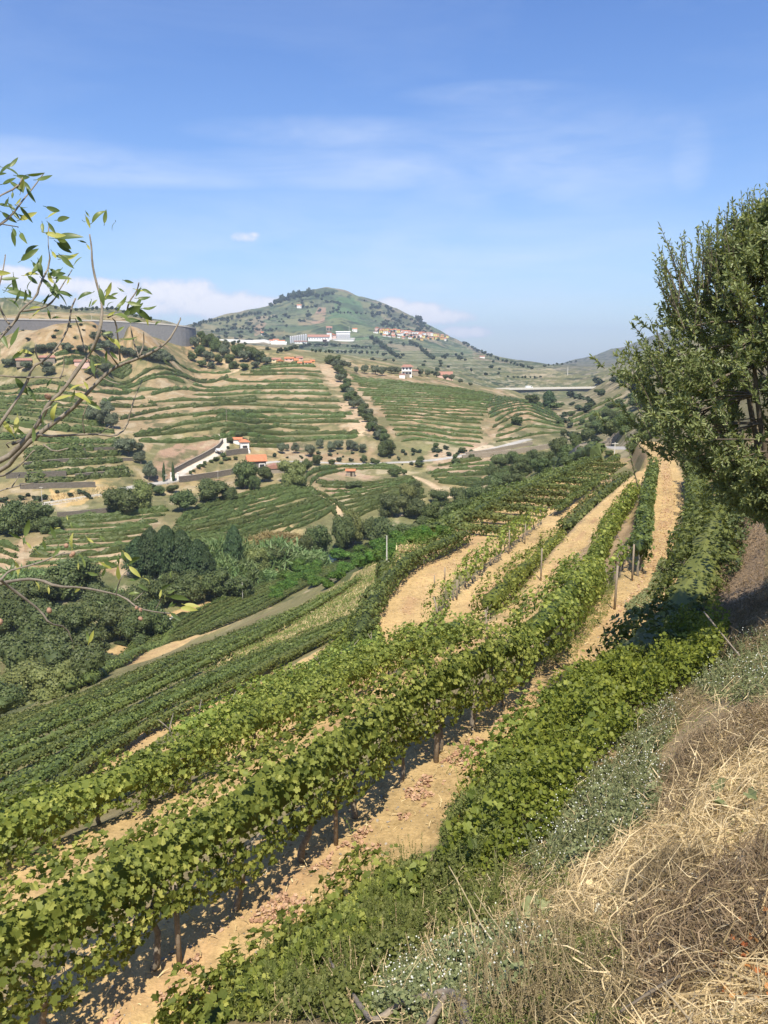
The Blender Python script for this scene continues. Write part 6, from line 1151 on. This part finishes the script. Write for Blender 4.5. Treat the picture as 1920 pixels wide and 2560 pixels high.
# leaf litter under the nearest row
lw = np.concatenate([offset(ra, .25)[:, :2], offset(ra, .75)[::-1, :2]]); lw = np.c_[lw, np.zeros(len(lw))]
P = scat(None, 3400, rr7, world=lw); gate = fbm(P[:, 0] / .5, P[:, 1] / .5, 3) > .08; P = P[gate]; P[:, 2] += .012 + .02 * rr7.rand(len(P))
tag(link('fallen_leaves', MB().add(*leaves(P, rr7.normal(size=P.shape) * .35 + (0, 0, 1), .05 * (.5 + rr7.rand(len(P))), 'vine', .5, rr7)).mesh('fallen_leaves', [M['litter']])), 'drifts of fallen pale brown vine leaves beneath the nearest long row', 'fallen leaves', None, 'stuff')
w2 = T1[(T1[:, 1] < 60)]; w2 = np.concatenate([offset(w2, -.9), offset(w2, .9)[::-1]]); P = scat(None, 3600, rr7, world=w2); P[:, 2] += .01
tag(link('pebbles', MB().add(*leaves(P, rr7.normal(size=P.shape) * .3 + (0, 0, 1), .035 * (.4 + 1.3 * rr7.rand(len(P)) ** 3), 'five', -.6, rr7)).mesh('pebbles', [M['rock']])), 'flat stone chips scattered over the nearest sandy path', 'stone chips', None, 'stuff')
w3 = drop(resample(T1[(T1[:, 1] > 24) & (T1[:, 1] < 80)], 1)); w3 = np.concatenate([offset(w3, -.35), offset(w3, .45)[::-1]]); P = scat(None, 1500, rr7, world=w3); P[:, 2] += .015
tag(link('fallen_leaves', MB().add(*leaves(P, rr7.normal(size=P.shape) * .35 + (0, 0, 1), .085 * (.5 + rr7.rand(len(P))), 'five', .5, rr7)).mesh('fallen_leaves', [M['litter']])), 'rusty fallen leaves down the middle of the wide rutted path', 'fallen leaves', None, 'stuff')
P = scat(ST, 300, rr7); P[:, 2] += .03 + .10 * rr7.rand(len(P))
tag(link('fallen_leaves', MB().add(*leaves(P, rr7.normal(size=P.shape) * .5 + (0, -.2, 1), .05 * (.5 + rr7.rand(len(P))), 'vine', .6, rr7)).mesh('fallen_leaves', [M['straw']])), 'pale dried leaves caught on top of the straw', 'fallen leaves', None, 'stuff')
P = scat([(1760,2400),(1940,2330),(1960,2560),(1800,2580)], 46, rr7); P[:, 2] += .08 + .10 * rr7.rand(len(P))
tag(link('fallen_leaves', MB().add(*leaves(P, rr7.normal(size=P.shape) * .5 + (0, -.3, 1), .026 * (.6 + rr7.rand(len(P))), 'vine', .6, rr7)).mesh('fallen_leaves', [M['redleaf']])), 'rust red dried leaves in the lowest corner of the bank', 'fallen leaves', None, 'stuff')
P = np.array([lift(x, y, .12) for x, y in ((1330,2255),(1350,2262),(1318,2270),(1345,2245),(1365,2268),(1325,2290),(1275,2330),(1300,2318),(1880,1990),(1800,1965),(1812,1952),(1790,1975),(1798,2010),(1235,2370),(1255,2390))])
tag(link('melon_vine', MB().add(*leaves(P, rr7.normal(size=P.shape) * .35 + (0, -.5, 1), .085 + .04 * rr7.rand(len(P)), 'vine', .3, rr7)).mesh('melon_vine', [M['grey']])), 'broad blue-green leaves of a creeping weed by the dry canes', 'creeping weed', None, 'stuff')
# --- small single things on the bank: paper, dead branch, canes
for i, (x, y, s_, l) in enumerate([(1612,2215,.085,'crumpled white paper scrap lying in the golden straw'),(1498,2275,.075,'pale cream scrap on the straw below the white paper'),(1740,2190,.055,'white petal-like scrap on the brown brush edge'),(1778,2188,.05,'small white scrap beside the petal-like one'),(1855,2145,.055,'white scrap on the dark brush near the top of the bank'),(1442,2155,.035,'round white flower nearest the grey weeds'),(1400,2168,.03,'small white flower left alone in the grey weeds'.replace('left ', '')),(1440,2530,.03,'tiny white scrap low in the wiry scrub'),(1742,1917,.022,'small white flower in the brown brush heap')]):
    p = hit(x, y, 2.2); p = p * (1 - .17 / -p[2]); rg = np.random.RandomState(i); g_ = np.linspace(-.5, .5, 5); X_, Y_ = np.meshgrid(g_, g_); Z_ = rg.normal(size=X_.shape) * .16; V = np.stack([X_ + rg.normal(size=X_.shape) * .07, Y_ * .8 + rg.normal(size=X_.shape) * .07, Z_], -1).reshape(-1, 3) * s_
    I = np.arange(25).reshape(5, 5); o = link('paper_scrap' if 'scrap' in l else 'white_flower', MB().add(V, np.stack([I[:-1, :-1], I[1:, :-1], I[1:, 1:], I[:-1, 1:]], -1).reshape(-1, 4)).mesh('scrap', [M['petal']])); o.location = tuple(p); o.rotation_euler = (.5, 0, i); tag(o, l, 'scrap' if 'scrap' in l else 'flower')
def branch(name, pts, r, mat, label, cat, k=7, twigs=(), rough=.1):
    P = smooth(np.array(pts), 2); rg = np.random.RandomState(int(abs(P[0, 0]) * 100)); n = len(P); rad = np.linspace(r[0], r[1], n) * (1 + rough * rg.normal(size=n)); o0 = P[n // 2].copy(); e = MB(); e.tube(P - o0, rad, k)
    for tw, tr in twigs: Tw = smooth(np.array(tw), 1); e.tube(Tw - o0, np.linspace(tr[0], tr[1], len(Tw)), 5)
    o = link(name, e.mesh(name, [M[mat]], True)); o.location = tuple(o0); return tag(o, label, cat)
branch('dead_branch', [lift(812,2362,.30),lift(822,2400,.28),lift(866,2465,.22),lift(908,2525,.15),lift(935,2560,.1),lift(1010,2500,.2),lift(1075,2492,.22),lift(1128,2476,.22),lift(1162,2512,.2),lift(1170,2580,.1)], (.010,.036), 'post', 'crooked grey dead branch arching over the weeds', 'dead branch', 8, [([lift(1120,2480,.2),lift(1075,2560,.12),lift(1040,2620,.1)],(.028,.02)),([lift(846,2462,.24),lift(868,2470,.22)],(.005,.008))])
for i, (a, r_, l) in enumerate([([(1122,2165,.3),(1165,2240,.3),(1200,2310,.25),(1245,2370,.2),(1285,2410,.15)], (.006,.008), 'thick golden dry cane lying across the grey weeds'), ([(1172,2270,.3),(1182,2340,.25),(1200,2385,.2),(1240,2400,.15)], (.004,.006), 'hooked thin dry cane branching from the thick one'), ([(1185,2230,.35),(1240,2310,.3),(1300,2390,.2)], (.004,.005), 'straight thin dry cane parallel to the thick one'), ([(1275,2230,.3),(1295,2290,.3),(1310,2400,.2)], (.004,.005), 'curved dry stalk at the straw edge'), ([(1655,2465,.25),(1700,2520,.2),(1740,2570,.15)], (.005,.006), 'pale dry stalk low in the brown brush'), ([(1550,2530,.2),(1640,2470,.2),(1700,2440,.15)], (.007,.007), 'dark dead stick under the brown brush')]): branch('dry_cane', [lift(*q) for q in a], r_, 'straw' if i != 5 else 'bark', l, 'dry cane', 5)
for i, (x, y) in enumerate([(760,2350),(800,2480),(735,2460),(770,2500),(830,2520)]): branch('dry_twig', [lift(x, y, .34), lift(x + 18, y + 60, .25), lift(x + 50 + 10 * i, y + 130, .05)], (.0015, .003), 'straw', f'{ORD[i]} bare pale twig sticking up beside the dead branch', 'dry twig', 4)
branch('dry_cane', [lift(1760,1530,.9,8), lift(1800,1580,.6,8), lift(1850,1640,.1,8)], (.012,.014), 'post', 'reddish dead cane leaning on the shaded bank', 'dry cane', 6)
# ------------------------------------------------------------------ almond tree on the bank
def almond_tree():
    rng = np.random.RandomState(77); Y0 = 12.0; key = [(455,30),(500,70),(560,150),(640,225),(700,260),(800,315),(900,345),(1000,368),(1070,370),(1120,320),(1170,235),(1230,175),(1300,110)]
    zc = np.array([at(2000, y, Y0)[2] for y, _ in key])[::-1]; rc_ = np.array([r * Y0 / F * 1.02 for _, r in key])[::-1]; cx = at(2000, 900, Y0)[0]; gz = float(ground(cx + .15, Y0)); base = np.array((cx + .15, Y0, gz))
    e = empty('almond_tree', base, 'tall leafy almond tree with upright shoots on the shaded bank', 'tree')
    wood = MB(); S_ = []; D_ = []; Ls = []; RN = []
    fork = np.array((-.1, 0, 1.0)); wood.tube([(0, 0, -.2), (.03, 0, .3), (-.04, .02, .7), fork], [.13, .11, .10, .095], 10)
    limbs = []
    for i in range(13):
        a = i * 2.4; tz = rng.uniform(zc[0] + .9, zc[-1] - .3) if i > 2 else zc[-1] - .5; r = np.interp(tz, zc, rc_) * .62; end = np.array((math.cos(a) * r - .15, math.sin(a) * r, tz - gz)); m = fork * .5 + end * .5 + np.array((math.cos(a) * .2, math.sin(a) * .2, .15)); L = smooth(np.array([fork, m, end]), 2); wood.tube(L, np.linspace(.06, .016, len(L)), 6); limbs.append(L)
    LP = np.concatenate([l[3:] for l in limbs])
    n = 5400
    for i in range(n):
        z = zc[0] + (zc[-1] - zc[0]) * rng.rand() ** .85; a = rng.rand() * 6.283; R_ = np.interp(z, zc, rc_) * (1 + .36 * vnoise(np.array(a * 1.6 + 3), np.array(z * 1.7))[()] + .34 * vnoise(np.array(a * 3.7), np.array(z * 3.2))[()])
        if rng.rand() < 3.2 * (vnoise(np.array(a * 3 + 40), np.array(z * 2.6 + 5))[()] - .03): continue
        rr = R_ * math.sqrt(rng.uniform(.2, 1)) * (1 + abs(rng.normal()) * .11); p = np.array((math.cos(a) * rr - .15, math.sin(a) * rr, z - gz))
        up = .35 + 1.0 * np.clip((z - zc[0]) / (zc[-1] - zc[0]), 0, 1); d = np.array((math.cos(a), math.sin(a), up)) + rng.normal(size=3) * .45; 
        if z < zc[0] + .8: d[2] -= .5
        d /= np.linalg.norm(d); ln = rng.uniform(.16, .42) * (1.5 if z > zc[-1] - 1.0 else 1); s0 = p - d * ln * .7; tip = p + d * ln * .3; ln *= 1.0
        wood.tube([s0, (s0 + tip) / 2 + (0, 0, .01), tip], [.006, .004, .002], 3, 0, False)
        if i % 9 == 0:
            q = LP[np.argmin(np.linalg.norm(LP - s0, axis=1))]; wood.tube([q, (q + s0) / 2 + (0, 0, .05), s0], [.016, .011, .006], 4, 0, False)
        k = int(ln * 95) + 4; t = rng.rand(k); S_.append(s0 + (tip - s0) * t[:, None]); D_.append(norm(d * .75 + rng.normal(size=(k, 3)) * .8)); Ls.append(.062 + .035 * rng.rand(k)); RN.append(np.tile((math.cos(a), math.sin(a) - .45, .6), (k, 1)))
    # long shoots above the top
    for x, y in ((1885,470),(1868,520),(1830,498),(1795,545),(1812,530),(1650,562),(1646,620),(1672,600),(1910,520),(1765,580),(1725,600),(1700,590),(1740,625),(1850,560),(1780,590),(1820,575),(1680,650),(1640,800),(1620,790),(1645,680),(1612,850),(1582,920),(1575,960),(1560,1080)) + tuple((int(x), int(np.interp(x, (1630,1700,1760,1830,1890,1960), (640,575,555,500,455,430)) + abs(rng.normal()) * 60)) for x in rng.uniform(1635, 1965, 90)):
        tip = at(x, y, Y0 + rng.uniform(-.5, .5)) - base; d = norm(np.array((-.15 if x > 1700 else -.45, 0, 1.0)) + rng.normal(size=3) * .10); ln = rng.uniform(.6, .95); s0 = tip - d * ln; P_ = [s0, s0 + d * ln * .5 + rng.normal(size=3) * .015, tip]; wood.tube(P_, [.009, .006, .002], 4, 0, False)
        k = 34; t = np.linspace(.05, 1, k); S_.append(s0 + (tip - s0) * t[:, None]); D_.append(norm(d * .8 + rng.normal(size=(k, 3)) * .6)); Ls.append(.05 + .025 * rng.rand(k)); RN.append(np.tile((0, -1, .6), (k, 1)))
    S_, D_, Ls = np.concatenate(S_), np.concatenate(D_), np.concatenate(Ls); N = rng.normal(size=D_.shape) * .7 + np.concatenate(RN) * .9; N -= D_ * (N * D_).sum(1, keepdims=True); mb = MB().add(*leaves(S_ + D_ * Ls[:, None] * .5, N, Ls, 'lance', .6, rng, up=D_))
    link('foliage', mb.mesh('foliage', [M['almond']]), e); link('trunk', wood.mesh('trunk', [M['bark']], True), e)
    return len(S_)
almond_tree()
# ------------------------------------------------------------------ almond branches beside the camera
def near_branches():
    rng = np.random.RandomState(5)
    c1 = lambda pts: [(x / 2.592, 680 + y / 2.592) for x, y in pts]; c7 = lambda pts: [(x / 2.963, 360 + y / 2.963) for x, y in pts]; c9 = lambda pts: [(x / 2.963, 1300 + y / 2.963) for x, y in pts]
    B = [(c1([(-700,1560),(-300,1420),(0,1290),(130,1160),(260,1040),(440,900),(560,800),(700,650),(780,600),(900,560),(1010,515),(1090,450),(1130,390),(1165,305)]), 13, 3, 2.0, 2.1),
     (c1([(-700,1520),(-300,1340),(0,1230),(150,1100),(280,940),(330,850),(430,770),(520,620),(600,510),(660,420),(680,300),(655,180),(625,60),(605,-60),(598,-160),(590,-240)]), 12, 3, 1.9, 2.05),
     (c1([(-200,1250),(0,1000),(80,880),(150,740),(220,610),(300,580),(400,480),(440,340),(462,250),(480,170)]), 8, 3, 1.85, 2.0),
     (c1([(60,1120),(240,1050),(300,1065),(420,1060),(540,1055),(640,1050),(750,1065),(810,1020),(850,880),(880,790),(915,700)]), 6, 2.2, 1.95, 2.1), (c1([(580,1062),(640,1050),(690,1020),(735,985)]), 3, 2, 2.05, 2.1),
     (c7([(-100,1560),(0,1440),(90,1310),(180,1230),(250,1130),(300,1040),(345,880),(360,720),(365,590)]), 7, 2.2, 1.8, 1.95), (c7([(60,1330),(30,1290),(10,1150),(15,950),(25,815)]), 5, 2.2, 1.8, 1.85),
     (c7([(180,1240),(330,1220),(400,1160),(450,1080),(545,940)]), 4.5, 2, 1.9, 2.0), (c7([(-200,560),(0,410),(120,310),(190,255)]), 5, 2.5, 1.7, 1.8), (c7([(-100,640),(40,520),(160,420),(230,330),(325,215)]), 5, 2, 1.7, 1.85), (c7([(-100,600),(0,600),(130,612)]), 4, 2, 1.7, 1.75),
     (c9([(-150,640),(0,440),(60,380),(150,355),(300,320),(400,270),(480,240)]), 6, 3, 1.6, 1.7), (c9([(-160,520),(0,470),(150,455),(280,460),(450,470),(600,505),(760,535),(900,575),(1050,630),(1180,665),(1300,690)]), 8, 2.5, 1.5, 1.75),
     (c9([(0,440),(30,470),(150,560),(300,680),(400,740),(480,800),(560,890)]), 7, 2, 1.5, 1.65), (c9([(865,565),(900,440),(920,400),(930,380)]), 3, 2, 1.62, 1.6), (c9([(640,225),(560,240),(480,240)]), 2, 2, 1.7, 1.72), (c9([(1160,650),(1190,600),(1195,540)]), 2.5, 2, 1.72, 1.7), (c9([(980,610),(1050,545)]), 2.5, 1.5, 1.66, 1.66),
     (c1([(910,560),(860,460),(835,340)]), 4, 2.2, 2.05, 2.05), (c1([(920,545),(930,470),(940,390)]), 3.5, 2.5, 2.05, 2.05), (c1([(740,600),(730,540),(705,490)]), 3.5, 2, 2.03, 2.03), (c1([(780,575),(780,450),(765,330),(740,300)]), 4, 2.5, 2.04, 2.0), (c1([(540,700),(600,670),(640,600)]), 4, 1.5, 1.98, 1.97),
     (c1([(620,690),(610,640),(580,560)]), 3, 2, 1.97, 1.95), (c1([(680,290),(740,270),(800,270),(840,200),(880,120),(905,70)]), 4, 2.5, 2.0, 2.0), (c1([(575,520),(520,400),(490,300)]), 4, 2, 1.98, 1.95), (c1([(250,600),(225,540),(225,465)]), 4, 2.5, 1.9, 1.9), (c1([(0,450),(50,350)]), 3, 2, 1.8, 1.8),
     (c1([(50,1140),(40,1110),(80,1100)]), 3, 2, 1.95, 1.95), (c1([(270,1120),(360,1165),(450,1140)]), 4, 2.5, 1.95, 1.95), (c1([(400,690),(410,620),(415,540)]), 3, 2, 1.95, 1.95), (c1([(0,670),(150,685),(300,680),(360,690),(420,670)]), 4, 2, 1.9, 1.95), (c1([(530,1050),(530,950),(555,870)]), 3.5, 2, 2.0, 2.0), (c1([(680,690),(740,715),(800,725)]), 3, 2, 2.0, 2.0),
     (c1([(340,870),(300,900),(270,960),(250,1000)]), 4, 3, 1.93, 1.93), (c1([(0,1320),(60,1310),(150,1250),(240,1150)]), 5, 3, 1.95, 1.95), (c1([(90,1390),(100,1320)]), 3, 2, 1.95, 1.95), (c1([(-50,1440),(50,1400),(200,1370),(290,1355)]), 3.5, 2, 1.95, 2.0)]
    groot = np.array((-2.35, 2.2, 0)); groot[2] = float(ground(groot[0], groot[1])); e = empty('almond_branches', groot, 'bare grey almond branches with few curled leaves reaching in from the valley edge', 'almond tree')
    w = MB(); w.tube([(0, 0, -.1), (.05, -.1, .4), (.0, -.15, (-1.0 - groot[2]) * .6), (.25, -.2, -1.0 - groot[2] + .1), (.55, -.2, -.72 - groot[2])], [.07, .06, .05, .04, .03], 9)
    for px, r0, r1, y0, y1 in B:
        n = len(px); Ys = np.linspace(y0, y1, n); P = np.array([at(x, y, Yq) for (x, y), Yq in zip(px, Ys)]); P[:, 1] += rng.normal(size=n) * .012
        if px[0][0] < -25: P = np.r_[[groot + (.55, -.2, -.72 - groot[2])], P]
        P = smooth(P, 1); n = len(P); rad = np.linspace(r0 * 1.2, r1 * 1.1, n) * .5 * y1 / F * (1 + .10 * rng.normal(size=n)); w.tube(P - groot, rad, 7)
        L = resample(P, .028)
        for q in L[2:]:
            if rng.rand() < .45: d = rng.normal(size=3); d /= np.linalg.norm(d); rq = np.interp(0, [0], [r1 * .5 * y1 / F]); w.tube([q - groot, q - groot + d * rq * 2.2, q - groot + d * rq * 3.0], [rq * 1.1, rq * .9, rq * .5], 5)
    link('limb', w.mesh('limb', [M['bark_grey']], True), e)
    # leaves: (x, y, angle of the tip in the view (degrees, 0 = right, 90 = up), length px, kind) in source pixels from the three enlargements
    LV = [(c7, [(0,175,150,-28,'g'),(105,140,0,65,'g'),(60,200,0,0,'')])]
    raw7 = [(75,205,-25,160,'g'),(103,135,62,90,'g'),(18,222,5,60,'g'),(68,275,20,110,'g'),(265,220,12,120,'g'),(170,240,-10,110,'g'),(172,320,-75,100,'y2'),(230,380,-58,110,'g'),(92,380,-85,60,'g'),(165,463,-5,80,'g'),(120,530,-55,90,'g'),(210,535,32,130,'y2'),(70,545,-35,110,'g'),(30,455,-15,90,'g'),(108,655,-65,80,'g'),(178,700,-60,120,'g'),(400,520,30,100,'y2'),(470,555,-5,140,'g'),(385,625,-60,90,'g'),(512,695,-3,200,'g'),(470,725,-45,150,'g'),(222,820,45,150,'g'),(275,890,65,160,'g'),(400,820,-55,70,'y'),(480,830,-3,130,'g'),(500,875,-50,130,'g'),(580,865,40,80,'g'),(235,972,10,100,'y'),(380,990,-62,110,'y2'),(415,960,-40,120,'g'),(300,930,-80,120,'g'),(220,1045,62,80,'g'),(350,1040,-40,110,'g'),(430,1140,-50,170,'g'),(405,1100,-55,160,'g'),(485,1110,-15,100,'g'),(75,998,2,120,'g'),(95,1073,-10,90,'g'),(145,1115,-14,170,'g'),(95,1185,-35,110,'g'),(275,1245,45,110,'y2'),(345,1150,60,90,'g'),(652,580,-75,85,'y'),(735,540,45,130,'g'),(650,520,-50,40,'g'),(655,765,-50,50,'y2'),(755,1135,-75,130,'g'),(800,1090,40,70,'g'),(820,1135,-15,100,'g'),(900,1165,50,110,'y2'),(700,1175,50,60,'g'),(820,1195,45,70,'g'),(825,1255,30,60,'y'),(905,1300,-30,140,'g'),(960,1235,45,120,'g'),(1010,1220,45,130,'g'),(1060,1260,-30,150,'g'),(1085,1310,-75,70,'y'),(955,1020,-15,70,'g'),(1090,1095,-30,80,'g'),(1065,1138,3,100,'g'),(850,1465,-30,100,'y'),(870,1480,-70,80,'y'),(740,1520,0,60,'y2'),(800,1400,20,70,'g'),(790,1570,80,80,'g'),(110,1425,70,150,'g'),(30,1455,-60,130,'y2'),(195,1550,-5,110,'y'),(640,1790,-60,70,'y'),(470,1880,15,150,'y'),(410,1985,80,130,'y2'),(440,1810,70,70,'y2'),(590,1300,-40,80,'g'),(700,1650,25,110,'y2'),(330,2040,85,110,'g'),(60,2100,-55,130,'y'),(80,2150,-60,140,'y'),(690,1930,-35,140,'g'),(170,1800,-60,160,'g'),(365,1265,-80,70,'g')]
    raw9 = [(200,60,62,140,'g'),(120,120,-30,90,'g'),(430,60,0,40,'y'),(540,150,88,120,'y'),(530,40,-75,50,'y2'),(670,150,-40,60,'y2'),(120,355,85,120,'y'),(275,490,-60,70,'y2'),(880,395,80,140,'y'),(920,270,-60,80,'y2'),(1000,290,18,110,'g'),(1000,385,-42,120,'y'),(1085,460,-60,80,'y2'),(1060,500,-30,90,'y2'),(985,310,40,80,'y2'),(690,400,-5,90,'g'),(770,385,70,70,'g'),(1330,580,-12,150,'g'),(1400,660,-8,130,'y'),(1190,545,85,60,'y2'),(1225,570,80,50,'y'),(675,865,65,100,'y'),(820,320,-15,110,'g'),(1230,490,30,90,'g'),(1280,630,20,60,'g'),(620,320,-70,80,'g'),(600,280,-55,70,'g'),(330,190,-75,80,'g'),(215,190,-65,60,'y2'),(440,190,85,90,'g')]
    G_ = {'g': [], 'y': []}
    for conv, raw, Yl in ((c7, raw7, 1.93), (c9, raw9, 1.66)):
        for x, y, a, L, kd in raw:
            (sx, sy), = conv([(x, y)]); Yq = Yl + rng.normal() * .05 - (.12 if sy < 560 and sx < 110 else 0); G_['g' if kd == 'g' else 'y' if kd == 'y' or rng.rand() < .5 else 'g'].append((at(sx, sy, Yq) - groot, a, L / 2.963 * Yq / F * 1.03))
            if rng.rand() < .8: G_['g' if rng.rand() < .75 else 'y'].append((at(sx + rng.normal() * 22, sy + rng.normal() * 22, Yq + rng.normal() * .04) - groot, a + rng.normal() * 50, L / 2.963 * Yq / F * (.7 + .4 * rng.rand())))
    rt = np.array((1.0, 0, 0)); upv = np.array((0, math.sin(PITCH), math.cos(PITCH))); fw = np.array((0, math.cos(PITCH), -math.sin(PITCH)))
    for kd, mat, nm in (('g', 'almond_near', 'green_leaves'), ('y', 'almond_yellow', 'yellow_leaves')):
        mb = MB()
        for p, a, L in G_[kd]:
            a = math.radians(a + rng.normal() * 4); d = rt * math.cos(a) + upv * math.sin(a) + fw * rng.normal() * .25; d /= np.linalg.norm(d); nn = -fw + rng.normal(size=3) * .5 + np.array((0, 0, .3)); nn -= d * nn.dot(d); nn /= np.linalg.norm(nn); s_ = np.cross(d, nn); m_ = 9; t = np.linspace(0, 1, m_); wd = L * .135 * (np.sin(np.pi * t ** .8) ** .85) + .0003; bend = rng.normal() * .10
            c = p + d * L * (t - .5)[:, None] + nn * (L * bend * np.sin(np.pi * t))[:, None]; f = .30; V = np.concatenate([c - s_ * wd[:, None] + nn * (wd * f)[:, None], c, c + s_ * wd[:, None] + nn * (wd * f)[:, None]]); i = np.arange(m_ - 1)
            mb.add(V, np.concatenate([np.stack([i, i + 1, i + 1 + m_, i + m_], 1), np.stack([i + m_, i + 1 + m_, i + 1 + 2 * m_, i + 2 * m_], 1)])); b0 = c[0]; mb.tube([b0 - d * L * .16 + nn * .002, b0], [.0006, .0007], 4)
        link(nm, mb.mesh(nm, [M[mat]], True), e)
    for (x, y, s_, conv) in ((365,670,26,c9),(0,755,24,c9),(490,190,20,c9),(540,250,19,c9),(530,262,16,c9),(1010,650,16,c9),(1040,665,16,c9),(1040,730,17,c9),(355,1870,24,c7)):
        (sx, sy), = conv([(x, y)]); Yq = 1.66 if conv is c9 else 1.93; p = at(sx, sy, Yq); m = MB().add(*blob(np.zeros(3), np.array((s_ * .62, s_ * .42, s_ * .5)) * .5 * Yq / F * 1.25, 7, rng, .06)); o = link('almond_fruit', m.mesh('almond_fruit', [M['almond_fruit']], True), e); o.location = tuple(p - groot); o.rotation_euler = (0, rng.normal() * .6, rng.normal())
near_branches()
# ------------------------------------------------------------------ the air
def haze():
    lo, hi = GZ.min() - 1.0, max(GZ[(RRg < 8800)].max() + 30, 60)
    b = MB().box((0, 0, (lo + hi) / 2), (9600, 9600, (hi - lo) / 2)); m = bpy.data.materials.new('haze'); m.use_nodes = True; g = NT(m.node_tree); g.n.clear()
    v = g('ShaderNodeVolumePrincipled'); v.inputs['Color'].default_value = (.66, .80, 1.0, 1); v.inputs['Density'].default_value = HAZE; v.inputs['Anisotropy'].default_value = .0
    o = g('ShaderNodeOutputMaterial'); g.l.new(v.outputs[0], o.inputs['Volume']); ob = link('haze', b.mesh('haze', [m])); tag(ob, 'thin blue summer haze over the valley', 'haze', None, 'stuff')
HAZE = 1.25e-4
haze()
for o in SC.objects:
    if o.parent is None and o.get('category') and 'kind' not in o: o['kind'] = 'thing'
# every thing its own label: members that share one are told apart by their order from west to east
_by = {}
for o in SC.objects:
    if o.parent is None and o.get('category') and o.get('kind') == 'thing': _by.setdefault((o['label'], o.get('group')), []).append(o)
for (lab, grp), L in _by.items():
    if len(L) < 2 or len(L) > len(ORD): continue
    for i, o in enumerate(sorted(L, key=lambda q: q.location.x / max(1, q.location.y))):
        w = lab.split(); tail = ', ' + ORD[i] + ' from the west'; o['label'] = ' '.join(w[:12]) + tail
        if len(w) > 12: print('LONG LABEL', lab)
for o in SC.objects:
    if o.get('label') and len(o['label'].split()) > 16: print('LONG', o['label'])
